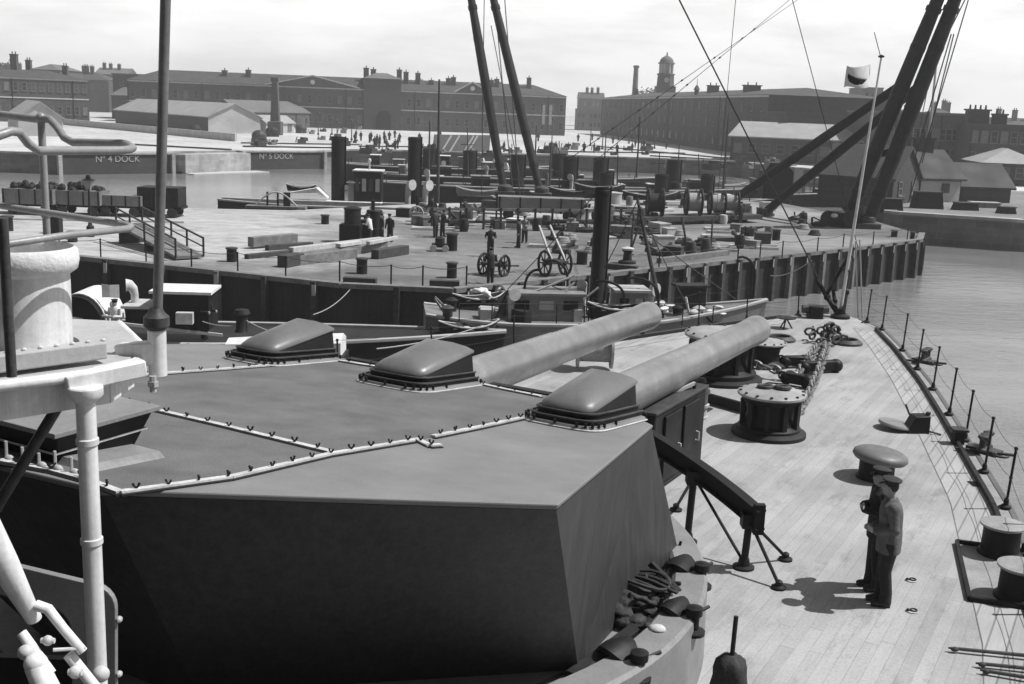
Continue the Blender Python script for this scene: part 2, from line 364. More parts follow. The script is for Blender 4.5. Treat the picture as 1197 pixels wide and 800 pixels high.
# guard rail to starboard
feet = [(1026, 386), (1054, 411), (1073, 433), (1092, 457), (1114, 487), (1135, 518), (1157, 555), (1178, 596)]
fs = [1.0] + [toS(D(*p))[0] for p in feet]
while fs[-1] < 38: fs.append(fs[-1] + 2.0)
def guard_rail(sg, slist, label, ht=1.03):
    gr = T('guard_rail', label, 'railing', S(slist[len(slist) // 2], sg * W(slist[len(slist) // 2]), 0), group='guard rails along the foredeck edges')
    tops = []
    for s in slist:
        l = sg * (W(s) - .09); mb = MB(True); ln = .04 * sg
        mb.cyl((l, -s, 0), (l + ln, -s, ht), .021, 8); mb.lathe([(.085, .0), (.085, .05), (.04, .07), (.04, .16), (.028, .18)], (l, -s, .006), 12)
        mb.ell((l + ln, -s, ht), (.034, .034, .034), 8, 6); mb.ell((l + ln * .5, -s, ht * .52), (.03, .03, .03), 8, 6)
        mb.beam((l, -s, .1), (l - sg * .14, -s - .12, .02), .03, .03)
        mb.build('stanchion', mDark, gr); tops.append((l, ln, s))
    for k, nm in ((1.0, 'top_wire'), (.52, 'middle_wire')):
        mb = MB(True)
        for (l, ln, s), (l2, ln2, s2) in zip(tops, tops[1:]):
            mb.rope((l + ln * k, -s, ht * k), (l2 + ln2 * k, -s2, ht * k), .0046, .085 if k == 1.0 else .06, 10, 5)
        mb.build(nm, mRopeD, gr)
    return gr
guard_rail(1, fs, 'starboard guard rail of dark stanchions with sagging wires above the open water')
guard_rail(-1, [1.2, 3.2, 5.2, 7.4, 9.6, 12, 14.5, 17, 19.5, 22, 25, 28], 'port guard rail of thin stanchions behind the gun barrels')
# small gear along the waterway
for i, (x, y, lb) in enumerate([(1081, 425, 'dark fairlead roller lying on the starboard waterway nearest the bow'), (1150, 530, 'tangle of dark shackles lying beside the coaming bar')]):
    p = D(x, y); t = T('fairlead' if i == 0 else 'shackle_heap', lb, 'deck gear', p)
    mb = MB(); mb.box((p.x, p.y, .06), (.6, .3, .1), -.9)
    for k in (-.18, 0, .2): mb.lathe([(.1, 0), (.1, .04), (.06, .08), (.06, .22), (.1, .26), (.1, .3), (.03, .32)], (p.x + k * .6, p.y + k * .8, .08), 12)
    mb.build('body', mIron, t, bevel=.01)
    mb = MB(); mb.rope((p.x - .5, p.y + .1, .05), (p.x + .4, p.y - .4, .1), .03); mb.tube([(p.x + .2 + .12 * math.cos(a), p.y - .3 + .12 * math.sin(a), .06) for a in [k * .6 for k in range(11)]], .025, 6)
    mb.build('shackle', mIron, t)
p = D(1119, 519); t = T('deck_post', 'small square headed iron post beside the coaming bar', 'post', p, rz=0)
mb = MB(); mb.prism([(p.x - .1, p.y - .1), (p.x + .1, p.y - .1), (p.x + .1, p.y + .1), (p.x - .1, p.y + .1)], 0, .26); mb.build('stem', mDark, t, bevel=.012)
mb = MB(); mb.box((p.x, p.y, .29), (.31, .27, .06)); mb.build('cap', mIron, t, bevel=.015)
# ------------------------------------------------------------------ gun turret
TC = S(25.6, 0, 0)
tur = T('gun_turret', 'big grey angular twin gun turret filling the left foreground', 'gun turret', TC)
def zr(s): return 3.02 + .12 * (s - 28.1)
RP = [(30.63, .9), (30.53, 1.96), (28.27, 4.38), (24.11, 3.45), (23.66, 2.98), (23.3, 1.9), (23.3, -1.9), (23.66, -2.98), (24.11, -3.45), (28.27, -4.38), (30.53, -1.96), (30.63, -.9)]
BP = [(28.95, .6), (28.85, 1.1), (26.5, 3.81), (23.26, 3.58), (22.9, 3.1), (22.5, 1.9), (22.5, -1.9), (22.9, -3.1), (23.26, -3.58), (26.5, -3.81), (28.85, -1.1), (28.95, -.6)]
top = [(l, -s, zr(s)) for s, l in RP]; bot = [(l, -s, .72) for s, l in BP]
mb = MB(True); n = len(top)
for i in range(n): mb.quad(bot[i], bot[(i + 1) % n], top[(i + 1) % n], top[i])
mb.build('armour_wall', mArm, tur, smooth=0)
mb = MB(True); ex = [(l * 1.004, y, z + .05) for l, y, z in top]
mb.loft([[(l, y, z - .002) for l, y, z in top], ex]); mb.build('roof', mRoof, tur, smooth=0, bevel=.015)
def RZ(s, l, dz=0): return (l, -s, zr(s) + .05 + dz)
RN = (S(27.1, 0, zr(27.1)) - S(28.1, 0, zr(28.1))).cross(SB).normalized()
if RN.z < 0: RN = -RN
def roofpx(x, y): return toS(onplane(x, y, S(28.1, 0, 3.07), RN))[:2]
seams = [[(140, 578), (270, 560), (385, 533), (487, 516)], [(486, 515), (502, 523), (515, 522)], [(506, 512), (560, 501), (615, 489)],
         [(116, 466), (250, 497), (385, 530)], [(556, 449), (592, 457), (632, 465)], [(396, 423), (420, 427), (446, 431)],
         [(60, 447), (150, 441), (260, 433), (396, 422)], [(0, 541), (60, 552), (100, 563), (140, 578)]]
bolt = None
seams = [[roofpx(*p) for p in sm] for sm in seams]
inner = [roofpx(*p) for p in ((140, 577), (270, 559), (385, 532), (487, 515), (506, 511), (560, 500), (615, 488))] + [(23.42, 2.3), (23.42, -1.8)] + [roofpx(*p) for p in ((260, 433), (150, 441))] + [(30.55, -1.9), (30.5, 1.7)]
mb = MB(True); mb.quad(*[RZ(a, b, .004) for a, b in inner]); mb.build('roof_covering', paint('dark_corticene_covering', .115, .3, 1.6, .8, 70, .4), tur, smooth=0)
for i, sm in enumerate(seams):
    mb = MB(True)
    for a, b in zip(sm, sm[1:]): mb.beam(RZ(*a, .012), RZ(*b, .012), .055, .03)
    mb.build('cover_strip', mStrip, tur, smooth=0)
    mb = MB(True)
    for a, b in zip(sm, sm[1:]): mb.beam(RZ(a[0] + .03, a[1] + .035, .004), RZ(b[0] + .03, b[1] + .035, .004), .05, .012)
    mb.build('seam_gap', mBlk, tur, smooth=0)
    L = sum((Vector(a) - Vector(b)).length for a, b in zip(sm, sm[1:])); nb = max(2, int(L / .25))
    for k in range(nb):
        d = L * (k + .5) / nb; q = sm[0]
        for a, b in zip(sm, sm[1:]):
            e = (Vector(a) - Vector(b)).length
            if d <= e: q = Vector(a).lerp(Vector(b), d / e); break
            d -= e
        loc = S(q[0], q[1], zr(q[0]) + .05)
        if bolt is None:
            mb = MB(); mb.cyl((0, 0, 0), (0, 0, .06), .013, 8); mb.lathe([(.024, .015), (.024, .035)], (0, 0, 0), 6)
            for sg in (-1, 1): mb.tube([(0, 0, .045), (sg * .022, 0, .065), (sg * .036, 0, .098)], [.011, .012, .015], 6)
            bolt = mb.build('wing_bolt', mBlk, tur, org=(0, 0, 0)); b_ = bolt
        else:
            b_ = bolt.copy(); C.objects.link(b_)
        b_.location = loc - TC; b_.scale = (rnd.uniform(.6, .75),) * 3; b_.rotation_euler = (rnd.uniform(-.1, .1), 0, rnd.uniform(-1.2, 1.2))
# sighting hoods
def hood(s0, s1, l0, l1, HH=.44):
    mid = (l0 + l1) / 2; hw = (l1 - l0) / 2
    def outline(o, sa, sb):                # square forward end, aft end rounded like a flat iron
        dp = .34; pts = [(mid - hw - o, -sa), (mid - hw - o, -(sb - dp - .25))]
        for k in range(1, 12):
            a = math.pi * k / 12; c_, s_ = math.cos(a), math.sin(a)
            x = mid - (hw + o) * math.copysign(abs(c_) ** .45, c_); y = -(sb - dp) - (dp + o) * s_ ** .8
            pts.append((x, y))
        return pts + [(mid + hw + o, -(sb - dp - .15)), (mid + hw + o, -sa)]
    def ring(o, dz, sa, sb, flat=None): return [(x, y, (zr(-y) + .05 + dz) if flat is None else flat) for x, y in outline(o, sa, sb)]
    z0 = zr(s0) + .05
    mb = MB(True); mb.loft([ring(.075, .004, s0, s1), ring(.055, .05, s0, s1)]); fl = mb.build('hood_flange', mGrey, tur, smooth=30)
    mb = MB(True); mb.tube(ring(.078, .012, s0, s1), .009, 6); mb.build('white_edge', mStrip, fl)
    body = MB(True); body.loft([ring(.0, .04, s0 - .03, s1), ring(0, .10, s0 - .03, s1), ring(-.05, .108, s0 - .03, s1 - .02), ring(-.05, .165, s0 - .03, s1 - .02), ring(-.08, .172, s0 - .03, s1 - .05),
        [(x, y, z0 + HH - .09 * (-y - s0)) for x, y in outline(-.11, s0 - .03, s1 - .05)]], caps=False)
    b = body.build('sighting_hood', mBlk, tur, smooth=35)
    mb = MB(True); cr = []
    for k, f in ((0, 1), (1, .82), (2, .5), (3, .1)):
        cr.append([(mid + (x - mid) * f, -(s0 + s1) / 2 + (y + (s0 + s1) / 2) * (.4 + .6 * f if f < 1 else 1), z0 + HH - .09 * (-y - s0) + [.0, .055, .115, .15][k]) for x, y in outline(-.085, s0 - .04, s1 - .04)])
    cr.insert(0, [(x, y, z - .03) for x, y, z in cr[0]])
    mb.loft(cr, caps=True); lid = mb.build('hood_lid', paint('hood_lid_paint', .13, .2, 2, .42, 40, .08), tur, smooth=60)
    mb = MB(True)
    r1 = ring(-.045, .165, s0 - .03, s1 - .02)
    mb.tube(r1, .013, 6); r1 = ring(.005, .104, s0 - .03, s1); mb.tube(r1, .013, 6); q = mb.build('rim_moulding', mIron, b)
    for k, (x, y) in enumerate(outline(.055, s0, s1)):
        z = zr(-y) + .09; mb = MB(True); mb.cyl((x, y, z), (x, y, z + .05), .018, 6); mb.build('flange_nut', mBlk, fl)
hood(23.9, 25.22, 2.38, 3.22); hood(23.55, 24.85, -.2, .76); hood(23.6, 24.95, -2.32, -1.5)
# front edge recess lip between the hoods and front frames over the barrels
for l0, l1 in ((.85, 2.0), (-1.5, -.35)): mb = MB(True); mb.beam(RZ(23.34, l0, -.05), RZ(23.34, l1, -.05), .12, .16); mb.build('front_sill', mDark, tur, smooth=0)
# gun barrels
for l in (1.22, -1.22):
    mb = MB(True); pf = [(23.0, .41), (21.6, .40), (21.2, .39), (20.9, .37), (20.85, .352), (17.6, .325), (17.55, .313), (15.2, .295), (13.75, .285), (13.5, .30), (13.2, .31), (13.08, .30), (13.06, .18)]
    mb.tube([(l, -s, 1.7) for s, r in pf] + [(l, -13.9, 1.7)], [r for s, r in pf] + [.18], 40)
    mb.build('gun_barrel', mGun, tur, smooth=40)
    mb = MB(True); mb.box((l, -22.95, 1.55), (1.3, .7, 1.2)); mb.build('gun_port', mBlk, tur, bevel=.1)
# aft control hood at the left edge
fp = [roofpx(193, 536), roofpx(112, 552)]
s_, l_ = fp[0]; mb = MB(True)
mb.loft([[(l, -s, zr(s) + .055) for s, l in ((s_, l_), (s_ + .75, l_ + .05), (s_ + .75, l_ - 2.4), (s_, l_ - 2.4))], [(l, -s, zr(s) + .11) for s, l in ((s_ + .03, l_ - .03), (s_ + .72, l_), (s_ + .72, l_ - 2.4), (s_ + .03, l_ - 2.4))]])
mb.build('hood_plinth', mGrey, tur, smooth=0)
cs, cl_ = roofpx(153, 527); z0 = zr(cs) + .06
def rrect(s0, s1, l0, l1, z): return [(l0, -s0, z), (l1, -s0, z), (l1, -s1, z), (l0, -s1, z)]
mb = MB(True)
mb.loft([rrect(cs - .02, cs + .7, cl_ - 2.2, cl_, z0), rrect(cs - .13, cs + .8, cl_ - 2.3, cl_ + .13, z0 + .32)]); b = mb.build('control_hood', mBlk, tur, smooth=0, bevel=.015)
mb = MB(True); mb.loft([rrect(cs - .17, cs + .84, cl_ - 2.3, cl_ + .17, z0 + .32), rrect(cs - .17, cs + .84, cl_ - 2.3, cl_ + .17, z0 + .36)]); mb.build('control_hood_lid', mGrey, tur, smooth=0, bevel=.006)
mb = MB(True); mb.tube(rrect(cs - .1, cs + .77, cl_ - 2.2, cl_ + .08, z0 + .17), .009, 6, closed=True); mb.build('rim_moulding', mStrip, b)
for k in range(6):
    mb = MB(True); s1, l1 = roofpx(8 + k * 19, 540 + k * 4); z = zr(s1) + .05; mb.cyl((l1, -s1, z), (l1, -s1, z + .16 - .02 * (k % 3)), .012, 6); mb.ell((l1 + .03, -s1, z + .03), (.045, .03, .03), 8, 5); mb.build('cleat', mLGrey, tur)
# ------------------------------------------------------------------ barbette with its gear
bar = T('barbette', 'low circular grey barbette wall round the foot of the turret', 'barbette', TC)
mb = MB(); R = 4.5
mb.lathe([(R + .02, 0), (R, .86), (R - .04, .9), (R - .36, .9), (R - .4, .86), (R - .42, .74)], (TC.x, TC.y, 0), 96); mb.build('ring_wall', mGrey, bar, smooth=30)
mb = MB(); mb.lathe([(R - .41, .70), (.5, .70)], (TC.x, TC.y, 0), 96); mb.build('ring_floor', mGrey, bar)
mb = MB(); 
for rr in (R - .47, R - .62): mb.tube([(TC.x + rr * math.cos(a), TC.y + rr * math.sin(a), .735) for a in [i * .05 for i in range(126)]], .022, 6)
mb.build('pipe_run', mIron, bar)
def on_ring(x, y, z=.72): return onz(x, y, z)
def mushroom_clamp(x, y, x2, y2, lb):
    a, b = on_ring(x, y, .85), on_ring(x2, y2, .85); t = T('clamp', lb, 'clamp', (b.x, b.y, .72), group='arched clamps on the barbette floor')
    mb = MB(); d = Vector((b.x - a.x, b.y - a.y, 0)); L = d.length; d.normalize(); nrm = Vector((-d.y, d.x, 0)); pts = []
    for k in range(9):
        u = k / 8; c = Vector((a.x, a.y, 0)) + d * L * u; pts.append((c, .76 + .2 * math.sin(math.pi * (.12 + .8 * u)), .07 + .12 * math.sin(math.pi * u)))
    mb.loft([[c + nrm * w + Vector((0, 0, z - .02)), c + nrm * w + Vector((0, 0, z + .03)), c + Vector((0, 0, z + .06)), c - nrm * w + Vector((0, 0, z + .03)), c - nrm * w + Vector((0, 0, z - .02))] for c, z, w in pts])
    mb.build('arched_plate', mBlk, t, smooth=50)
    mb = MB(); e = Vector((b.x, b.y, 0)) + d * .05
    mb.lathe([(.13, .705), (.13, .74), (.06, .76), (.06, .9), (.09, .92), (.09, 1.0), (.03, 1.02)], e, 12); mb.cyl(e + Vector((-.1, 0, .86)), e + nrm * .32 + Vector((0, 0, .9)), .02, 6)
    mb.build('screw', mBlk, t)
    mb = MB(); mb.beam(Vector((a.x, a.y, .73)) - d * .05, Vector((b.x, b.y, .73)), .1, .05); mb.build('foot', mCanvas, t)
mushroom_clamp(777, 662, 815, 672, 'arched black clamp on the barbette floor nearest the bow')
mushroom_clamp(772, 712, 806, 724, 'arched black clamp beside the dark heap on the barbette')
mushroom_clamp(703, 757, 742, 777, 'arched black clamp lowest in the picture on the barbette')
pa, pb = on_ring(760, 658, 1.15), on_ring(803, 702, .8); mb = MB(); mb.beam(pa, pb, .07, .07); o = mb.build('timber_bar', mDark, None, org=pb, bevel=.01); tag(o, 'short dark bar leaning on the heap of gear by the turret', 'bar')
pa, pb = on_ring(668, 792, .8), on_ring(757, 726, .8); mb = MB(); mb.beam(pa, pb, .14, .1); o = mb.build('timber_baulk', mDark, None, org=pb, bevel=.01); tag(o, 'long dark timber baulk lying on the barbette floor', 'timber')
pc = on_ring(742, 706, .8); mb = MB()
for k in range(46):
    a = rnd.uniform(0, 6.28); r = rnd.uniform(0, .46); mb.ell((pc.x + r * math.cos(a) * .8, pc.y + r * math.sin(a) * 1.1, .76 + rnd.uniform(0, .3) * (1 - r)), (rnd.uniform(.06, .15), rnd.uniform(.06, .17), rnd.uniform(.03, .08)), 9, 6, Matrix.Rotation(rnd.uniform(0, 3), 3, 'Z'))
for k in range(26):
    a = rnd.uniform(0, 6.28); r = rnd.uniform(.1, .55); e = Vector((pc.x + r * math.cos(a) * .8, pc.y + r * math.sin(a) * 1.2, .8 + rnd.uniform(0, .25) * (1 - r))); mb.tube([e, e + Vector((rnd.uniform(-.3, .3), rnd.uniform(-.3, .3), rnd.uniform(-.03, .16)))], rnd.uniform(.018, .035), 6)
o = mb.build('gear_heap', mCanvD, None, org=pc, remesh=.012, smooth_it=0); tag(o, 'dark tangled heap of canvas and iron gear against the turret side', 'canvas heap')
t = T('rope_coil', 'untidy coil of dark rope lying on the canvas heap', 'rope', on_ring(750, 690, .9)); mb = MB(); pc = on_ring(752, 688, .95)
for k in range(7):
    mb.tube([(pc.x + (.16 + .02 * k) * math.cos(a) + .04 * (k % 3), pc.y + (.14 + .015 * k) * math.sin(a + k) , pc.z + .03 * k * .6 + .03 * math.sin(a * 2 + k)) for a in [i * .4 for i in range(17)]], .022, 6)
mb.build('coil', mRopeD, t)
t = T('block', 'small white topped pulley block on the barbette floor', 'pulley', on_ring(768, 752)); pc = on_ring(768, 748, .8); mb = MB(); mb.ell((pc.x, pc.y, .82), (.13, .1, .1)); mb.build('cheek', mBlk, t)
mb = MB(); mb.ell((pc.x, pc.y + .03, .9), (.09, .075, .05)); mb.build('sheave_cap', mWhite2, t)
t = T('eyebolt', 'tiny dark eyebolt on the barbette rim at its forward end', 'eyebolt', on_ring(795, 650, .9)); pc = on_ring(790, 648, .8); mb = MB()
for a in (-.5, .5): mb.cyl((pc.x, pc.y, .74), (pc.x + .12 * a, pc.y + .05, .95), .018, 6)
mb.build('shank', mBlk, t)
# ------------------------------------------------------------------ curved girder on posts abreast the turret
t = T('curved_girder', 'dark curved girder on posts arching round the turret front', 'girder', S(21.6, 3.4, 0))
f1, f2 = D(803, 634), D(869, 664); top1 = atY(812, 548, f1.y); top2 = atY(877, 598, f2.y)
def arcpt(u):                             # circle round the turret through both post tops
    a1 = math.atan2(top1.y - TC.y, top1.x - TC.x); a2 = math.atan2(top2.y - TC.y, top2.x - TC.x)
    r1 = math.hypot(top1.y - TC.y, top1.x - TC.x); r2 = math.hypot(top2.y - TC.y, top2.x - TC.x)
    a = a1 + (a2 - a1) * u; r = r1 + (r2 - r1) * u; z = top1.z + (top2.z - top1.z) * u
    return Vector((TC.x + r * math.cos(a), TC.y + r * math.sin(a), z))
mb = MB(); pts = [arcpt(-1.6 + 2.8 * k / 30) for k in range(31)]
for dz, wd, hh in ((0, .03, .26), (.13, .16, .025), (-.13, .16, .025)):
    rings = []
    for i, p in enumerate(pts):
        d = (pts[min(i + 1, 30)] - pts[max(i - 1, 0)]).normalized(); q = d.cross(Vector((0, 0, 1))).normalized()
        rings.append([p + q * wd / 2 + Vector((0, 0, dz - hh / 2)), p + q * wd / 2 + Vector((0, 0, dz + hh / 2)), p - q * wd / 2 + Vector((0, 0, dz + hh / 2)), p - q * wd / 2 + Vector((0, 0, dz - hh / 2))])
    mb.loft(rings)
e = arcpt(1.16); mb.box(e, (.14, .1, .42)); mb.build('rail', mBlk, t, smooth=30)
for f, tp, ends in ((f1, top1, [(790, 597)]), (f2, top2, [(918, 655), (910, 688)])):
    mb = MB(); mb.cyl(f, tp - Vector((0, 0, .1)), .052, 12); mb.lathe([(.15, 0), (.15, .03), (.09, .05), (.07, .14)], f, 14); mb.box(tp - Vector((0, 0, .12)), (.22, .2, .2)); mb.build('post', mBlk, t)
    for x, y in ends:
        g = D(x, y); mb = MB(); mb.cyl(g + Vector((0, 0, .05)), tp - Vector((0, 0, .12)), .024, 8); mb.lathe([(.1, 0), (.1, .03), (.05, .05), (.05, .1), (.02, .12)], g, 10); mb.build('stay_rod', mBlk, t)
mb = MB(); mb.cyl(top1 - Vector((0, 0, .12)), f2 + Vector((0, 0, .08)), .022, 8); mb.build('stay_rod', mBlk, t)
# ------------------------------------------------------------------ locker, pipe and drum under the starboard gun
lk = T('deck_locker', 'tall black iron locker standing under the starboard gun', 'locker', S(18.2, 1.3, 0))
mb = MB(True); mb.box((1.02, -18.4, .68), (1.3, 2.3, 1.36)); b = mb.build('body', mDark, lk, bevel=.03)
mb = MB(True)
for k in range(2): mb.box((1.7, -18.0 - k * .85, .72), (.05, .72, 1.1))
mb.build('door', mBlk, lk, bevel=.015)
mb = MB(True)
for k in range(2): mb.tube([(1.73, -17.78 - k * .85, .7), (1.79, -17.8 - k * .85, .7), (1.79, -17.8 - k * .85, .55), (1.73, -17.8 - k * .85, .55)], .014, 6)
mb.build('handle', mStrip, lk)
mb = MB(True); mb.loft([rrect(17.2, 19.6, .33, 1.7, 1.36), rrect(17.2, 19.6, .33, 1.7, 1.41)]); mb.build('lid', mIron, lk, bevel=.01)
f = D(803, 545); p2 = atY(812, 448, f.y); p3 = atY(769, 468, f.y - .5); t = T('awning_stanchion', 'thin iron awning post with a pale slanting arm beside the locker', 'post', f)
mb = MB(); mb.cyl(f, p2, .03, 8); mb.lathe([(.1, 0), (.1, .03), (.04, .06)], f, 10); mb.ell((f + p2) / 2, (.06, .06, .07)); mb.build('post', mBlk, t)
mb = MB(); mb.beam(p2, p3, .05, .05); mb.box(p3, (.2, .16, .05)); mb.cyl(p3, p3 - Vector((0, 0, 1.2)), .012, 6); mb.build('arm', mLGrey, t)
p = D(816, 489); mb = MB(); t = T('mooring_drum', 'upright ribbed grey drum standing beside the locker post', 'drum', p)
mb.lathe([(.2, 0), (.2, .06), (.17, .07), (.17, .24), (.21, .26), (.21, .31), (.17, .33), (.17, .52), (.21, .54), (.21, .6), (.15, .66), (.05, .68)], p, 20); mb.build('barrel', mLGrey, t)
mb = MB(); mb.lathe([(.06, .66), (.06, .74), (.12, .76), (.1, .84), (.02, .86)], p, 12); mb.build('knob', mIron, t)
# ------------------------------------------------------------------ capstans, chain, ventilators, bollards
def capstan(p, r, h, lb, whelps=True, flat=False):
    t = T('capstan', lb, 'capstan', p, group='capstans on the foredeck'); x, y = p.x, p.y
    mb = MB(); mb.lathe([(r * 1.16, 0), (r * 1.16, .07), (r * 1.02, .12), (r * .9, .14)], (x, y, 0), 36); mb.build('base_plate', mDark, t)
    mb = MB(); mb.lathe([(r * .98, .13), (r * .98, .2 * h), (r * .82, .27 * h), (r * .72, .5 * h), (r * .78, .72 * h), (r * .92, .82 * h), (r * .92, .9 * h)], (x, y, 0), 36)
    if whelps:
        for k in range(10):
            a = k * .6283; mb.beam((x + r * .86 * math.cos(a), y + r * .86 * math.sin(a), .2 * h), (x + r * .88 * math.cos(a), y + r * .88 * math.sin(a), .82 * h), .1, .09, up=(math.cos(a), math.sin(a), 0))
    mb.build('drum', mBlk, t, bevel=.01)
    mb = MB(); mb.lathe([(r * .9, .9 * h), (r * 1.06, .92 * h), (r * 1.06, .97 * h), (r * 1.0, 1.0 * h), (r * .5, 1.05 * h), (0, 1.06 * h)], (x, y, 0), 40); hd = mb.build('head', mCap, t, smooth=50)
    for k in range(14):
        a = k * 2 * math.pi / 14; mb = MB(); mb.lathe([(.03, .985 * h), (.03, 1.03 * h)], (x + r * .98 * math.cos(a), y + r * .98 * math.sin(a), 0), 6); mb.build('head_bolt', mIron, hd)
    return t
p = onz(893, 512, 0); p1 = Vector((p.x + .15, p.y + .3, 0)); capstan(p1, .62, .86, 'near starboard capstan with two dark lumps on its pale flat head')
mb = MB()
for k, (dx, dy) in enumerate(((-.12, .05), (.2, -.02))):
    mb.tube([(p1.x + dx + .13 * math.cos(a), p1.y + dy + .1 * math.sin(a), .93 + .02 * k) for a in [i * .5 for i in range(13)]], .045, 7)
o = mb.build('rope_grommet', mIron, None, org=p1 + Vector((0, 0, .9))); tag(o, 'pair of dark rope grommets lying on the near capstan head', 'rope')
p = D(843, 452); p2_ = Vector((p.x + .1, p.y + .75, 0)); capstan(p2_, .84, 1.12, 'broad dark capstan right under the starboard gun muzzle')
p = D(897, 432); p3_ = Vector((p.x, p.y + .45, 0)); capstan(p3_, .5, .62, 'low small capstan just ahead of the broad one', whelps=False)
a, b = D(822, 470), D(872, 484); mb = MB(); mb.beam(a + Vector((0, 0, .12)), b + Vector((0, 0, .12)), .12, .2); o = mb.build('capstan_bar', mBlk, None, org=a, bevel=.02); tag(o, 'long black bar lying on deck between drum and near capstan', 'bar')
p = D(903, 452); t = T('deck_plate', 'small round dark deck scuttle ahead of the near capstan', 'deck scuttle', p); mb = MB(); mb.lathe([(.22, 0), (.22, .03), (.17, .06), (.17, .03)], p, 20); mb.build('ring', mDark, t); mb = MB(); mb.lathe([(.165, .03), (0, .05)], p, 20); mb.build('cover', mIron, t)
def chain(pts, r, ln, name, lb, z=.09):
    mb = MB(); q = [Vector(p) for p in pts]; k = 0
    L = sum((b - a).length for a, b in zip(q, q[1:])); nn = int(L / (ln * .72))
    for i in range(nn):
        d = L * i / nn; c = q[0]; dr = q[1] - q[0]
        for a, b in zip(q, q[1:]):
            e = (b - a).length
            if d <= e: c = a.lerp(b, d / e); dr = b - a; break
            d -= e
        dr = dr.normalized(); sd = dr.cross(Vector((0, 0, 1))).normalized()
        u = (sd + Vector((0, 0, .5))) if i % 2 else (Vector((0, 0, 1)) - sd * .5)
        u.normalize(); hw = ln * .3
        lp = []
        for j in range(12):
            an = 2 * math.pi * j / 12; lp.append(c + dr * (math.cos(an) * ln / 2) + u * (math.sin(an) * hw) + Vector((0, 0, .02 * (i % 3))))
        mb.tube(lp, r, 6, closed=True); mb.cyl(c + u * hw, c - u * hw, r * .7, 6)
    o = mb.build(name, mIron, None, org=q[0]); tag(o, lb, 'chain'); return o
mIron2 = paint('bright_worn_chain', .2, .5, 8, .38, 40, .2, metal=.3); mIron_s = mIron; mIron = mIron2
c0 = p1 + Vector((.5, .3, .35))
chain([c0, D(935, 486) + Vector((0, 0, .12)), D(948, 462) + Vector((0, 0, .14)), D(957, 442) + Vector((0, 0, .2)), D(964, 420) + Vector((0, 0, .16)), D(966, 404) + Vector((0, 0, .1))], .04, .33, 'anchor_chain', 'heavy chain cable running from near capstan to the bow')
chain([p2_ + Vector((.9, .3, .3)), D(930, 447) + Vector((0, 0, .12)), D(945, 425) + Vector((0, 0, .14)), D(957, 408) + Vector((0, 0, .1))], .035, .3, 'anchor_chain', 'second chain cable lying left of the heavy one')
mIron = mIron_s
for x, y, rz, lb in ((958, 436, .35, 'long black chain stopper lying across the heavy chain'), (931, 452, -.6, 'short black stopper block left of the heavy chain'), (928, 430, .2, 'small black shackle block at the end of second chain')):
    p = D(x, y); t = T('chain_stopper', lb, 'chain stopper', p, group='chain stoppers on the foredeck'); mb = MB(); L = .9 if rz == .35 else .5
    mb.box((p.x, p.y, .18), (L, .22, .24), rz); mb.ell((p.x - L / 2 * math.cos(rz), p.y - L / 2 * math.sin(rz), .16), (.16, .16, .15)); mb.ell((p.x + L / 2 * math.cos(rz), p.y + L / 2 * math.sin(rz), .16), (.18, .16, .17)); mb.build('body', mBlk, t, bevel=.03)
    mb = MB(); mb.tube([(p.x - L / 2 * math.cos(rz) - .1 + .09 * math.cos(a), p.y - L / 2 * math.sin(rz), .22 + .09 * math.sin(a)) for a in [i * .63 for i in range(10)]], .022, 6, closed=True); mb.build('ring', mBlk, t)
p = D(966, 402); t = T('hawse_collar', 'pile of chain and rope gear heaped at the bow hawse pipe', 'chain heap', p); mb = MB()
for k in range(22):
    a = rnd.uniform(0, 6.28); r = rnd.uniform(0, .6); c = Vector((p.x + r * math.cos(a), p.y + r * math.sin(a), .1 + rnd.uniform(0, .45) * (1 - r))); ax = rnd.uniform(0, 3)
    mb.tube([c + Vector((.15 * math.cos(u) * math.cos(ax), .15 * math.cos(u) * math.sin(ax), .1 * math.sin(u))) for u in [j * .785 for j in range(8)]], .035, 6, closed=True)
mb.build('links', mIron, t)
for x, y, lb in ((990, 402, 'low dark ring plate on deck near the hawse gear'), (912, 398, 'low dark ring plate on deck left of the hawse gear')):
    p = D(x, y); t = T('navel_pipe', lb, 'deck pipe', p); mb = MB(); mb.lathe([(.42, 0), (.42, .06), (.3, .14), (.26, .12), (.24, .02)], p, 22); mb.build('collar', mIron, t); mb = MB(); mb.lathe([(.23, .05), (0, .07)], p, 16); mb.build('cover', mBlk, t)
def mushroom(x, y, lb):
    p = D(x + 2, y + 8); p.y += .2; t = T('mushroom_ventilator', lb, 'ventilator', p); M = Matrix.Rotation(.1, 3, Vector((0, 1, 0))); mb = MB()
    mb.lathe([(.34, 0), (.34, .03), (.3, .05), (.3, .34)], p, 28); mb.build('trunk', mDark, t)
    mb = MB(); mb.lathe([(.28, .3), (.43, .33), (.47, .38), (.455, .44), (.38, .49), (.2, .525), (0, .53)], p, 36, M); mb.build('cap', paint('ventilator_cap_paint', .12, .25, 4, .5, 40, .15), t, smooth=60)
mushroom(1026, 555, 'mushroom ventilator with broad grey cap just behind the two men')
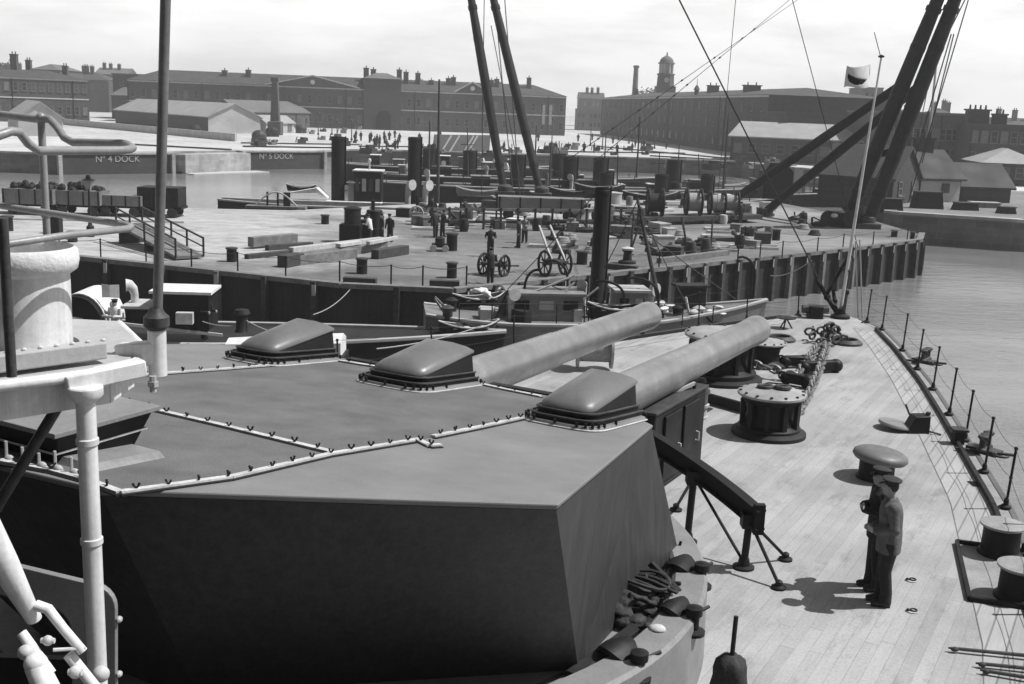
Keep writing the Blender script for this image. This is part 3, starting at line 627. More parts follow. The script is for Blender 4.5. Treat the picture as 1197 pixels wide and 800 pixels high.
# scuttle with its round lid thrown open
p = D(1052, 503); t = T('hatch', 'round grey deck hatch lid lying open beside a small black box', 'hatch', p); mb = MB()
M = Matrix.Rotation(.12, 3, 'Y'); mb.lathe([(.36, .07), (.37, .1), (.35, .13), (0, .15)], p + Vector((-.05, .1, 0)), 32, M); mb.build('lid', mGrey, t)
mb = MB(); q = p + Vector((.3, -.08, 0)); mb.loft([[(q.x - .24, q.y - .18, 0), (q.x + .22, q.y - .14, 0), (q.x + .22, q.y + .18, 0), (q.x - .24, q.y + .2, 0)], [(q.x - .1, q.y - .16, .34), (q.x + .22, q.y - .12, .36), (q.x + .22, q.y + .16, .36), (q.x - .1, q.y + .18, .34)]]); mb.build('box', mBlk, t, bevel=.02)
mb = MB(); mb.cyl(q + Vector((-.1, .2, .3)), q + Vector((-.18, .25, .5)), .02, 6); mb.cyl(q + Vector((.2, -.14, .06)), q + Vector((.42, -.22, .02)), .02, 6); mb.cyl(q + Vector((.2, .0, .36)), q + Vector((.2, 0, .42)), .05, 8); mb.build('clip', mIron, t)
# twin bollards
bp = [D(1118, 636), D(1133, 703)]; ctr = [D(1168, 648), D(1190, 700)]
for c, lb in zip(ctr, ('farther of two stout bollards on the dark edged plate', 'nearer of two stout bollards cut by the right frame edge')):
    t = T('bollard', lb, 'bollard', c, group='twin bollards'); mb = MB(); mb.lathe([(.31, 0), (.31, .04), (.265, .08), (.255, .36), (.27, .42)], c, 32); mb.build('stem', mDark, t)
    mb = MB(); mb.lathe([(.27, .42), (.31, .44), (.31, .47), (.27, .485), (0, .495)], c, 32); mb.build('head', mCap, t)
t = T('bollard_plate', 'steel bedplate with raised dark edge under the twin bollards', 'bedplate', (bp[0] + bp[1]) / 2)
ax = (bp[1] - bp[0]); sd = Vector((-ax.y, ax.x, 0)).normalized() * 1.25; q = [bp[0], bp[1], bp[1] + sd, bp[0] + sd]
if sd.x < 0: q = [bp[0], bp[1], bp[1] - sd, bp[0] - sd]
mb = MB(); mb.quad(*[v + Vector((0, 0, .012)) for v in q]); mb.build('bed', mSteelDeck, t)
mb = MB()
for a, b in zip(q, q[1:] + q[:1]): mb.beam(a + Vector((0, 0, .035)), b + Vector((0, 0, .035)), .05, .07)
mb.build('rim', mBlk, t, smooth=0)
for x, y, lb in ((1065, 679, 'upper ringbolt let into the deck right of the men'), (1066, 715, 'lower ringbolt let into the deck right of the men')):
    p = D(x, y); t = T('ringbolt', lb, 'ringbolt', p, group='ringbolts in the deck'); mb = MB(); mb.lathe([(.075, .002), (.075, .012), (.05, .016)], p, 16); mb.build('plate', mLGrey, t)
    mb = MB(); mb.tube([(p.x + .02 + .04 * math.cos(a), p.y + .04 * math.sin(a), .022) for a in [k * .52 for k in range(12)]], .011, 6, closed=True); mb.ell((p.x - .05, p.y, .02), (.025, .03, .02), 8, 5); mb.build('ring', mBlk, t)
for i, (a, b, lb) in enumerate((((1108, 762), (1220, 774), 'longest of three thin spars lying in the lower right corner'), ((1140, 780), (1220, 789), 'middle of three thin spars lying in the lower right corner'), ((1145, 788), (1220, 801), 'lowest of three thin spars lying in the lower right corner'))):
    p, q = D(*a), D(*b); mb = MB(); mb.tube([p + Vector((0, 0, .05)), p.lerp(q, .15) + Vector((0, 0, .05)), q + Vector((0, 0, .06))], [.012, .022, .024], 8); mb.ell(p + Vector((.07, -.02, .045)), (.05, .03, .03)); o = mb.build('boat_hook', mTimD, None, org=p); tag(o, lb, 'boat hook', 'spars in the lower right corner')
# covered hose stand at the bottom edge
p = D(848, 858); t = T('covered_stand', 'dark canvas covered stand with a bare upright rod at the bottom edge', 'covered stand', p); mb = MB()
rg = []
for k, (z, r) in enumerate(((0, .22), (.15, .23), (.35, .21), (.55, .18), (.7, .165), (.8, .14), (.86, .07))): rg.append([(p.x + (r + .02 * math.sin(j * 2.3 + k * 1.3)) * math.cos(j * .314), p.y + (r + .02 * math.cos(j * 1.7 + k)) * math.sin(j * .314), z) for j in range(20)])
mb.loft(rg); mb.build('cover', mCanvD, t, smooth=60)
mb = MB(); mb.cyl((p.x, p.y, .8), (p.x + .02, p.y + .05, 1.25), .024, 10); mb.build('rod', mDark, t)
# ------------------------------------------------------------------ bow: jackstaff, flag, davits
jf = S(.55, .02, 0); jtop = atY(1030, 68, jf.y - .6)
t = T('jackstaff', 'tall slender white jackstaff raking up from the bow', 'flagstaff', jf); mb = MB(); mb.tube([jf, jf.lerp(jtop, .35), jtop], [.055, .05, .028], 12); mb.build('staff', mWhite, t)
mb = MB(); mb.lathe([(.0, 0), (.09, .02), (.09, .06), (0, .1)], jtop, 12); mb.build('truck', mDark, t)
for x, y in ((1005, 280), (1000, 282)):
    mb = MB(); a = atY(x, y, jf.y - .4); mb.cyl(a, D(x + 3, 372), .022, 6); mb.build('strut', mLGrey, t)
mb = MB(); mb.cyl(jtop - Vector((0, 0, .02)), atY(1022, 38, jf.y - .6), .012, 6); mb.build('spike', mDark, t)
# flag flying beside the staff
fl = atY(1001, 88, jf.y - .9); t = T('flag', 'small furled dark and pale flag beside the jackstaff top', 'flag', fl)
mb = MB(); W_, H_ = 40, 28
def fpt(i, j):
    u, v = i / W_, j / H_; return jtop + Vector((-.25 - u * .85 + .1 * math.sin(u * 6), -u * .55 + .12 * math.cos(u * 5 + v), -.2 - v * .62 - .1 * u + .04 * math.sin(u * 7 + v * 2)))
dk = MB()
for i in range(W_):
    for j in range(H_):
        u, v = (i + .5) / W_, (j + .5) / H_; tgt = dk if ((u - .58) / .27) ** 2 + ((v - .45) / .4) ** 2 < 1 and v > .5 - .5 * (u - .58) else mb
        tgt.quad(fpt(i, j), fpt(i + 1, j), fpt(i + 1, j + 1), fpt(i, j + 1))
mb.build('field', mCanvas, t, smooth=80).modifiers.new('s', 'SOLIDIFY').thickness = .006
dk.build('device', mDark, t, smooth=80).modifiers.new('s', 'SOLIDIFY').thickness = .009
t = T('anchor_davit', 'dark V of anchor davit spars crossing at the bow', 'davit', D(982, 372)); f = D(982, 372)
for (x0, y0, x1, y1, r) in ((982, 371, 955, 328, .07), (984, 371, 992, 318, .075), (978, 368, 974, 340, .055), (992, 318, 996, 286, .05), (966, 345, 998, 290, .05)):
    mb = MB(); a = atY(x0, y0, f.y); b = atY(x1, y1, f.y + .6); mb.tube([a, b], [r * 1.25, r], 10); mb.ell(a.lerp(b, .55), (r * 1.6, r * 1.6, r * 1.8)); mb.build('spar', mBlk, t)
mb = MB(); mb.lathe([(.3, 0), (.3, .08), (.16, .14), (.14, .3)], f, 16); mb.build('socket', mBlk, t)
t = T('bow_winch', 'small dark winch on the deck left of the davit foot', 'winch', D(952, 368)); p = D(952, 372); mb = MB(); mb.box((p.x, p.y, .2), (.45, .4, .4)); mb.build('frame', mBlk, t, bevel=.04); mb = MB(); mb.cyl((p.x - .4, p.y, .28), (p.x + .4, p.y, .28), .13, 14); mb.build('drum', mIron, t)
p = D(918, 384); t = T('deck_stool', 'small flat topped dark tripod stand near the port bow edge', 'stand', p); mb = MB(); mb.lathe([(.28, .3), (.3, .33), (0, .35)], p, 18); mb.build('top', mDark, t)
for k in range(3): mb = MB(); mb.cyl(p + Vector((0, 0, .31)), p + Vector((.2 * math.cos(k * 2.1), .2 * math.sin(k * 2.1), 0)), .022, 6); mb.build('leg', mDark, t)
# clutter on the port side of the forecastle seen between the barrels
for i, (s, l, sz, m, nm, lb) in enumerate(((15.5, -4.2, (1.5, .8, .5), mDark, 'deck_locker', 'low dark deck locker between the two gun barrels'), (12.0, -3.0, (.8, .8, .4), mIron, 'hawser_reel', 'squat hawser reel seen between the two muzzles'), (19, -5.2, (1.1, .9, .6), mDark, 'skylight', 'dark deck skylight beside the port barrel'))):
    p = S(s, l); t = T(nm, lb, 'deck gear', p)
    mb = MB()
    if nm == 'hawser_reel':
        for k in (-.4, .4): mb.lathe([(.45, -.03), (.45, .03)], p + Vector((k, 0, .5)), 20, Matrix.Rotation(math.pi / 2, 3, 'Y'))
        mb.cyl(p + Vector((-.38, 0, .5)), p + Vector((.38, 0, .5)), .3, 16); mb.build('reel', mRope, t)
    else:
        mb.box((p.x, p.y, sz[2] / 2), sz, -AZ); mb.build('box', m, t, bevel=.03); mb = MB(); mb.box((p.x, p.y, sz[2] + .03), (sz[0] * 1.06, sz[1] * 1.06, .06), -AZ); mb.build('lid', mGrey, t, bevel=.01)
mb = MB()
for k in range(5): mb.tube([S(17.2 + .02 * k, -3.0, .05 + .06 * k) + Vector(((.5 - .04 * k) * math.cos(a), (.4 - .03 * k) * math.sin(a), 0)) for a in [i * .35 for i in range(18)]], .04, 6, closed=True)
o = mb.build('rope_coil', mRope, None, org=S(17.2, -3)); tag(o, 'pale coil of hawser on deck between the gun barrels', 'rope')

# ------------------------------------------------------------------ unseen bridge wing, tower and dark plating, added to darken the turret rear
mb = MB(True); mb.quad((-6.5, -30.4, .004), (5.2, -30.4, .004), (6.5, -47, .004), (-6.5, -47, .004)); o = mb.build('added_dark_plating', mIron, None, smooth=0); tag(o, 'unseen dark deck plating added abaft the turret to cut bounced light', kind='structure')  # dark sheet added out of view to cut light bounced off the deck
t = T('added_bridge_wing', 'unseen iron bridge wing added behind and below the viewpoint to block sky light', 'bridge', (0, -1, 0))  # unseen structure added to block sky light from behind
mb = MB(); mb.box((-3.2, -.9, 4.45), (13, 5.6, .12)); mb.build('floor', mIron, t, smooth=0)
mb = MB(); mb.box((-3.2, -3.9, 4.6), (13.5, .3, 9.2)); mb.build('bulkhead', mGrey, t, smooth=0)
for x in (-8.5, -3.5, 2.6): mb = MB(); mb.cyl((x, 1.6, 0), (x, 1.6, 4.4), .09, 12); mb.build('pillar', mGrey, t)
c = S(34.5, -2.5); t = T('added_conning_tower', 'unseen round conning tower added abaft the turret to block sky light', 'tower', c); mb = MB(); mb.lathe([(2.0, 0), (2.0, 5.2), (2.1, 5.25), (2.1, 5.5), (0, 5.8)], c, 40); mb.build('armour', mArm, t); mb = MB(); mb.lathe([(2.02, 4.7), (2.03, 4.85)], c, 40); mb.build('sighting_slit', mBlk, t)  # unseen block added to keep sky light off the turret rear
# ------------------------------------------------------------------ water
mb = MB(); mb.quad((-1000, -300, ZW), (1000, -300, ZW), (1000, 1500, ZW), (-1000, 1500, ZW)); wt = mb.build('water', mWater, None, smooth=0); tag(wt, 'rippled harbour water', kind='structure')
# ------------------------------------------------------------------ white bridge platform at the left edge (about six metres away)
YP = 6.0
def P(x, y, Y=YP): return atY(x, y, Y)
pf = T('bridge_platform', 'white painted corner of a bridge platform on a stout white pillar at left', 'platform', P(105, 800))
# unseen left part of the platform extended to shade the deck; tip points right
def slab(pts, y0, y1, near=5.2, far=6.4):
    pass
tip, nl, fl_ = P(150, 428, 5.9), P(-40, 470, 5.0), P(-40, 440, 7.2)
zt = tip.z
def poly_at(z, grow=0): return [(-9.5, 3.2 - grow, z), (-2.62 + .0, 5.25 - grow, z), (-2.08 + grow, 5.75 - grow * .4, z), (-2.08 + grow, 6.15, z), (-2.5, 6.9 + grow, z), (-9.5, 7.3 + grow, z)]
zf = P(150, 430, 5.8).z
mb = MB(); mb.loft([poly_at(zf - .02), poly_at(zf + .03)]); mb.build('floor', mLGrey, pf, bevel=.008, smooth=0)
mb = MB(); pl = poly_at(zf + .0, .02); mb.tube(pl[:5], .03, 10); mb.build('edge_bead', mWhite, pf)
mb = MB()
for a, b in zip(poly_at(zf, -.08)[:4], poly_at(zf, -.08)[1:5]): mb.beam(Vector(a) - Vector((0, 0, .11)), Vector(b) - Vector((0, 0, .11)), .025, .17)
mb.build('skirt_plate', mWhite, pf, smooth=0)
mb = MB()
q = poly_at(zf + .1, -.1)
for a, b in zip(q[:2], q[1:3]): mb.beam(Vector(a), Vector(b), .1, .09)
mb.build('toe_board', mLGrey, pf, smooth=0, bevel=.008)
for k in range(9): c = Vector(q[1]).lerp(Vector(q[2]), (k - .5) / 7.5) + Vector((0, 0, .05)); mb = MB(); mb.ell(c, (.014, .014, .011), 8, 5); mb.build('bolt', mWhite2, pf)
# pillar with its flared cap, and the dark brace
pt, pb = P(104, 462, 5.55), P(112, 830, 5.55); pt.x = pb.x = (pt.x + pb.x) / 2; pb.y = pt.y
mb = MB(); mb.tube([pb, pt], .05, 16); mb.build('pillar', mWhite, pf)
mb = MB(); mb.lathe([(.052, -.04), (.075, -.02), (.09, .0), (.09, .05)], pt, 18); mb.beam(pt + Vector((-.1, -.02, .06)), pt + Vector((.22, .25, .1)), .11, .09); mb.build('pillar_cap', mWhite, pf, bevel=.01)
for zz in (.25, .8): mb = MB(); mb.lathe([(.051, -.02), (.058, -.015), (.058, .015), (.051, .02)], (pt.x, pt.y, pt.z - zz), 18); mb.build('pillar_collar', mWhite2, pf)
mb = MB(); mb.tube([P(-8, 600, 5.8), P(72, 468, 6.1)], .032, 10); mb.build('brace', mIron, pf)
# bracket carrying the signal pole
bk = P(184, 412, 6.0); mb = MB(); mb.cyl(bk + Vector((0, 0, -.14)), bk + Vector((0, 0, .13)), .05, 16); mb.beam(bk + Vector((-.22, .02, -.03)), bk, .1, .13); mb.build('bracket', mWhite, pf, bevel=.01)
mb = MB(); b0 = P(179, 452, 5.94); mb.cyl(b0 + Vector((0, 0, -.03)), b0 + Vector((0, 0, .06)), .02, 8); mb.lathe([(.03, .0), (.03, .03)], b0, 6); mb.build('bracket_bolt', mLGrey, pf)
pole = T('signal_pole', 'tall dull grey pole standing up from the white platform bracket', 'pole', bk)
mb = MB(); pq = P(195, -40, 6.0); mb.cyl(bk + Vector((0, 0, .1)), pq + (pq - bk) * .6, .0275, 14); mb.build('shaft', paint('pole_paint', .13, .3, 3, .5, 30, .1, streak=.3), pole)
mb = MB(); mb.lathe([(.05, .13), (.07, .15), (.07, .2), (.045, .225), (.034, .25)], bk, 16); mb.build('collar', mIron, pole)
# rails round the platform
mPipe = paint('worn_grey_rail_paint', .24, .25, 4, .4, 30, .1)
gr = T('platform_railing', 'bent white pipe railing round the platform corner', 'railing', P(48, 270))
def pipe(pts, r, nm='rail', m=None):
    mb = MB(); mb.tube([P(*p) for p in pts], r, 10); return mb.build(nm, m or mWhite2, gr)
pipe([(-30, 131, 6.7), (0, 134, 6.6), (40, 139, 6.4), (58, 139.5, 6.35), (67, 149, 6.3), (75, 161, 6.25), (85, 166.5, 6.2), (142, 168, 6.0), (150, 169.5, 5.95), (155, 173, 5.9), (151, 175, 5.85), (140, 176, 5.8), (45, 176.5, 5.4), (33, 168, 5.35), (23, 155, 5.3), (13, 153.5, 5.25), (0, 158, 5.2), (-30, 170, 5.1)], .022, m=mPipe)
pipe([(-30, 235, 6.6), (3, 241, 6.4), (50, 248, 6.25), (147, 263, 5.95), (153, 265.5, 5.9), (150, 267.5, 5.85), (80, 275, 5.5), (5, 286, 5.2), (-30, 292, 5.1)], .019, m=mPipe)
a, b = P(48, 138, 6.38), P(48.5, 285, 6.38); mb = MB(); mb.tube([(a.x, a.y, b.z), (a.x, a.y, a.z)], .021, 12); mb.ell((a.x, a.y, a.z), (.03, .03, .03)); mb.ell((a.x, a.y, P(48, 250, 6.38).z), (.03, .03, .036)); mb.build('upright', mPipe, gr)
a, b = P(3, 255, 5.15), P(3, 440, 5.15); mb = MB(); mb.tube([(a.x, a.y, b.z), (a.x, a.y, a.z)], .024, 12); mb.build('upright', mIron, gr)
# canvas covered drum (searchlight tub)
c = P(30, 395, 5.75); z0, z1, z2 = c.z, P(30, 318, 5.75).z, P(30, 288, 5.75).z
t = T('searchlight_drum', 'round white canvas covered drum with a bulging rim behind the railing', 'drum', c)
mb = MB(); mb.lathe([(.235, z0 - .04), (.235, z1)], (c.x, c.y, 0), 40); mb.build('side', mWhite, t)
mb = MB(); mb.lathe([(.24, z1 - .005), (.275, z1 + .02), (.285, z1 + .07), (.28, z2 - .02), (.26, z2), (.24, z2 - .02), (.24, z2 - .1), (0, z2 - .11)], (c.x, c.y, 0), 40); mb.build('rim', mCanvas, t, smooth=60)
mb = MB(); mb.lathe([(.265, z0 - .06), (.265, z0 - .03), (.24, z0 - .025)], (c.x, c.y, 0), 40)
mb.build('base_ring', mIron, t)
mb = MB(); mb.cyl((c.x + .02, c.y - .25, z0 + .1), (c.x + .02, c.y - .25, z0 + .26), .018, 8); mb.build('lacing_pin', mDark, t)
# screen plate low at the left
t = T('bulwark_screen', 'grey plate with rounded corners and a dark rounded opening low at left', 'screen', P(60, 800, 6.6))
def rr(x0, y0, x1, y1, r, Y, cut=True):
    pts = []
    for cx_, cy_, a0 in ((x1 - r, y0 + r, -90), (x1 - r, y1 - r, 0), (x0 + r, y1 - r, 90), (x0 + r, y0 + r, 180)):
        for k in range(6): a = math.radians(a0 + 18 * k); pts.append((cx_ + r * math.cos(a), cy_ + r * math.sin(a)))
    return pts
def skew(p): return (p[0], p[1] + (p[0] - 135) * .24)
o_ = [P(*skew(p), 6.6) for p in rr(-120, 690, 135, 1000, 22, 0)]; i_ = [P(*skew(p), 6.6) for p in rr(-90, 728, 84, 970, 26, 0)]
mb = MB(); th = Vector((0, .05, 0)); n = len(o_)
for k in range(n):
    j = (k + 1) % n
    mb.quad(o_[k], o_[j], i_[j], i_[k]); mb.quad(o_[k] + th, i_[k] + th, i_[j] + th, o_[j] + th); mb.quad(o_[k], o_[k] + th, o_[j] + th, o_[j]); mb.quad(i_[k], i_[j], i_[j] + th, i_[k] + th)
mb.build('plate', mGrey, t, smooth=0, bevel=.006)
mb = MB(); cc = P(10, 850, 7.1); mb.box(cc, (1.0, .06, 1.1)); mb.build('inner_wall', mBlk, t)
for y in (726, 790, 850): e = P(138, y, 6.6); mb = MB(); mb.ell(e + Vector((0, .02, 0)), (.022, .03, .022), 8, 6); mb.build('hinge_pin', mLGrey, t)
# white light gun mounting in the lower left corner
t = T('light_gun_mounting', 'out of the way white painted light gun mounting cut by the lower left corner', 'gun mounting', P(20, 800, 4.6))
mb = MB(); mb.tube([P(-60, 540, 4.4), P(5, 660, 4.55), P(40, 724, 4.65)], [.085, .062, .035], 16); mb.build('barrel_jacket', mWhite, t, smooth=60)
mb = MB(); mb.tube([P(42, 708, 4.6), P(56, 712, 4.6), P(74, 735, 4.6), P(97, 762, 4.6)], [.026, .024, .022, .022], 10); mb.tube([P(25, 740, 4.55), P(60, 788, 4.5)], .024, 10); mb.tube([P(80, 765, 4.6), P(112, 805, 4.6)], .026, 10); mb.build('linkage', mWhite, t)
mb = MB(); mb.tube([P(62, 760, 4.55), P(100, 758, 4.6)], .009, 8); mb.build('link_pin', mWhite2, t)
for kx, ky, kY, kr in ((30, 763, 4.5, .035), (56, 749, 4.55, .024), (88, 786, 4.55, .03), (118, 788, 4.7, .04)): mb = MB(); mb.ell(P(kx, ky, kY), (kr, kr * .9, kr)); mb.lathe([(kr * .5, -.03), (kr * .7, 0), (kr * .5, .03)], P(kx, ky, kY), 10, Matrix.Rotation(1.57, 3, 'Y')); mb.build('knob', mWhite2, t)
mb = MB(); mb.tube([P(42, 778, 4.45), P(66, 830, 4.4)], [.05, .06], 14); mb.ell(P(42, 776, 4.45), (.052, .05, .05)); mb.build('breech_tube', mWhite, t)
# ------------------------------------------------------------------ people
mSkin = paint('skin', .3, .12, 6, .6, 40, .05); mNavy = paint('navy_cloth', .016, .35, 10, .9, 40, .4); mSerge = paint('faded_serge_cloth', .1, .3, 10, .9, 40, .4); mBoot = paint('black_leather', .012, .3, 8, .45, 40, .1); mHair = paint('dark_hair', .02, .3, 20, .7, 60, .3); mCapc = paint('dark_cap_cloth', .018, .3, 9, .85, 60, .2)
def hand(mb, wrist, d, side, curl=.5):
    """palm, four unequal bent fingers and a thumb leaving the side of the palm"""
    d = Vector(d).normalized(); sd = Vector(side).normalized(); sd = (sd - d * sd.dot(d)).normalized(); nn = d.cross(sd).normalized()
    w = Vector(wrist); c = w + d * .05
    mb.loft([[w + d * t + sd * (a * hw) + nn * (b * .014) for a, b in ((-1, -1), (1, -1), (1, 1), (-1, 1))] for t, hw in ((-.01, .026), (.04, .04), (.09, .042))])
    for k, L in enumerate((.066, .076, .072, .056)):
        r0 = w + d * .085 + sd * (-.032 + k * .0213); p = [r0]; dd = d.copy()
        for j in range(3):
            dd = (dd + nn * curl * .55).normalized(); p.append(p[-1] + dd * L * (.45, .32, .23)[j])
        mb.tube(p, [.0095, .009, .0085, .007], 7)
    mb.tube([w + d * .03 - sd * .028, w + d * .055 - sd * .055 + nn * .012, w + d * .085 - sd * .06 + nn * .024], [.012, .011, .009], 7)
def person(name_label, loc, rz, arms, jacket, trousers, cap='cap', lean=0, head_turn=0, cat='man', hgt=1.75, group=None, stance=.1):
    """standing figure facing local +Y; one continuous body under jacket, trousers, boots and cap"""
    t = T('person', name_label, cat, loc, group); k = hgt / 1.75; Mz = Matrix.Rotation(rz, 3, 'Z'); L = Vector(loc)
    def g(p): return L + Mz @ (Vector(p) * k)
    class B(MB):
        def _add(self, vs, fs): MB._add(self, [g(p) for p in vs], fs)
    def limb(mb, pts, rs, n=12):
        mb.tube(pts, rs, n); mb.ell(pts[0], (rs[0],) * 3, 10, 6); mb.ell(pts[-1], (rs[-1],) * 3, 10, 6)
        for p, r in zip(pts[1:-1], rs[1:-1]): mb.ell(p, (r * .98,) * 3, 10, 6)
    hx, st = .095, stance; sh = .215; ly = lean
    hips = [(-hx, 0, .9), (hx, 0, .9)]; feet_ = [(-st, -.02, .08), (st, .03, .08)]
    body = B()
    for h, f in zip(hips, feet_): limb(body, [h, ((h[0] + f[0]) / 2, .02, .5), f], [.085, .058, .042])
    body.loft([[(a * math.cos(u), y0 + b * math.sin(u), z) for u in [i * math.pi / 8 for i in range(16)]] for z, a, b, y0 in ((.84, .15, .1, 0), (.98, .16, .105, 0), (1.12, .14, .1, .0), (1.3, .17, .115, ly * .6), (1.42, .17, .1, ly * .8), (1.47, .07, .07, ly))])
    limb(body, [(0, ly, 1.42), (0, ly + .015, 1.56)], [.058, .055])
    hc = Vector((0, ly + .035, 1.63)); Mh = Matrix.Rotation(head_turn, 3, 'Z')
    def hp(p): return hc + Mh @ Vector(p)
    body.ell(hc + Vector((0, 0, .01)), (.075, .092, .105), 18, 12, Mh); body.ell(hp((0, .03, -.06)), (.055, .06, .055), 14, 8, Mh); body.ell(hp((0, .098, -.012)), (.013, .02, .022), 10, 6, Mh); body.ell(hp((0, .09, .012)), (.05, .015, .014), 10, 6, Mh)
    body.ell(hp((0, .088, -.055)), (.025, .012, .009), 10, 5, Mh)
    for sg in (-1, 1): body.ell(hp((sg * .076, -.005, -.005)), (.012, .022, .032), 10, 6, Mh)
    jk = B(); tr = B(); bo = B()
    for sg, (el, wr, hd, hs) in zip((-1, 1), arms):
        s0 = (sg * sh, ly * .8, 1.41); limb(body, [s0, el, wr], [.05, .042, .03]); hand(body, Vector(wr) + Vector(hd) * .01, hd, hs)
        w2 = Vector(el).lerp(Vector(wr), .93); limb(jk, [s0, el, tuple(w2)], [.085, .072, .055])
        jk.tube([Vector(el).lerp(Vector(wr), .86), Vector(el).lerp(Vector(wr), .95)], .05, 12)
    bob = body.build('body', mSkin, t, remesh=.0085, smooth_it=3)
    jk.loft([[(a * math.cos(u) * (1 + .03 * math.sin(5 * u + z * 9)), y0 + b * math.sin(u) * (1 + .03 * math.cos(4 * u + z * 7)), z) for u in [i * math.pi / 12 for i in range(24)]] for z, a, b, y0 in ((.76, .205, .16, 0), (.9, .203, .16, 0), (1.02, .195, .155, 0), (1.12, .182, .145, .0), (1.3, .208, .155, ly * .6), (1.4, .205, .135, ly * .8), (1.46, .11, .095, ly), (1.5, .076, .078, ly))])
    jk.build('jacket', jacket, t, remesh=.012, smooth_it=3)
    for sg, h, f in zip((-1, 1), hips, feet_):
        tr.tube([(h[0], 0, .92), (h[0], .0, .78), ((h[0] + f[0]) / 2 + .0, .02, .5), (f[0], f[1] - .005, .2), (f[0], f[1], .055)], [.112, .108, .082, .076, .086], 16)
    tr.loft([[(a * math.cos(u), b * math.sin(u), z) for u in [i * math.pi / 8 for i in range(16)]] for z, a, b in ((.8, .14, .1), (.9, .175, .122), (1.0, .17, .12))])
    tr.build('trousers', trousers, t, remesh=.012, smooth_it=2)
    for f in feet_: bo.ell((f[0], f[1] + .05, .045), (.048, .14, .045), 14, 8); bo.box((f[0], f[1] + .05, .012), (.085, .25, .024)); bo.ell((f[0], f[1] - .02, .08), (.045, .06, .06))
    bo.build('boots', mBoot, t, remesh=.012, smooth_it=1)
    hr = B(); hr.ell(hc + Mh @ Vector((0, -.018, .03)), (.079, .09, .098), 16, 10, Mh); hr.build('hair', mHair, t)
    if cap == 'cap':
        cp = B(); cp.lathe([(.084, .045), (.086, .085), (.125, .105), (.128, .125), (.09, .14), (0, .145)], hc + Vector((0, 0, .0)), 24, Mh @ Matrix.Rotation(.1, 3, 'X')); cp.ell(hp((0, .1, .055)), (.07, .06, .01), 14, 6, Mh @ Matrix.Rotation(-.35, 3, 'X')); cp.build('cap', mCapc, t, smooth=60)
    elif cap == 'round':
        cp = B(); cp.lathe([(.086, .05), (.088, .09), (.12, .1), (.122, .115), (.0, .12)], hc, 20); cp.build('cap', mWhite2, t)
    return t
pm = D(1031, 706); pm2 = D(1020, 688)
LFT = math.radians(78)                    # facing left in the photograph
person('sailor in faded jacket and dark trousers, standing nearer with sun on his back', (pm.x, pm.y, 0), LFT,
       [((-.27, -.02, 1.14), (-.12, .2, 1.05), (.6, .6, .1), (0, .3, 1)), ((.27, -.06, 1.14), (.14, .2, 1.03), (-.6, .6, .1), (0, .3, 1))], mSerge, mNavy, 'cap', .02, -.35, 'man', 1.68, 'the two men on the foredeck', .085)
person('man in dark clothes with folded arms standing on the far side of his companion', (pm2.x, pm2.y, 0), LFT + .15,
       [((-.28, .03, 1.16), (-.02, .25, 1.17), (1, .15, .1), (0, .2, 1)), ((.28, .04, 1.16), (.02, .24, 1.22), (-1, .15, .05), (0, .2, 1))], mNavy, mNavy, 'cap', .02, .2, 'man', 1.66, 'the two men on the foredeck', .095)
# ------------------------------------------------------------------ materials ashore
mJet = ground_mat('jetty_earth', .10, .22, .06, .9, ((-26, 68, 19, 20, .42), (-8, 88, 22, 10, .38), (20, 76, 14, 5, .24), (14, 100, 16, 12, .3))); mFar = ground_mat('dockyard_ground', .42, .62, .02, .4); mQR = ground_mat('right_quay_earth', .14, .24, .06)
mWall = brick('dock_wall_stone', .16, .5, .4, 1.3); mWallD = paint('tarred_quay_piling', .02, .5, .4, .8, 6, .4, streak=.5); mPale = brick('pale_dock_stone', .34, .5, .35, 1.1)
mBr1 = brick('dark_brick', .052, 1.4); mBr2 = brick('brown_brick', .068, 1.4); mBr3 = brick('soot_brick', .042, 1.2)
mSlate = paint('slate_roof', .12, .25, .25, .8, 4, .2); mSlateL = paint('pale_corrugated_roof', .3, .2, .3, .7, 4, .2); mSlateD = paint('dark_tile_roof', .05, .3, .4, .85, 4, .2)
mRend = paint('pale_render', .42, .18, .3, .9, 3, .2); mBoard = wood('dark_weatherboard', .05, 2, .3, .3, .6); mTrim = paint('pale_stone_trim', .45, .2, 1, .9, 6, .1)
mGlass = paint('dark_window_glass', .02, .3, 1, .15, 4, 0); mShip = paint('destroyer_black', .016, .3, .5, .6, 6, .1, spec=.2); mShipG = paint('launch_grey', .17, .3, .8, .5, 6, .1); mFun = paint('black_funnel', .014, .35, .8, .6, 8, .1, streak=.4, spec=.2)
mSlip = paint('slip_iron', .1, .3, .5, .7, 4, .1); mCoal = paint('coal_heap', .012, .6, 4, .7, 12, .8)
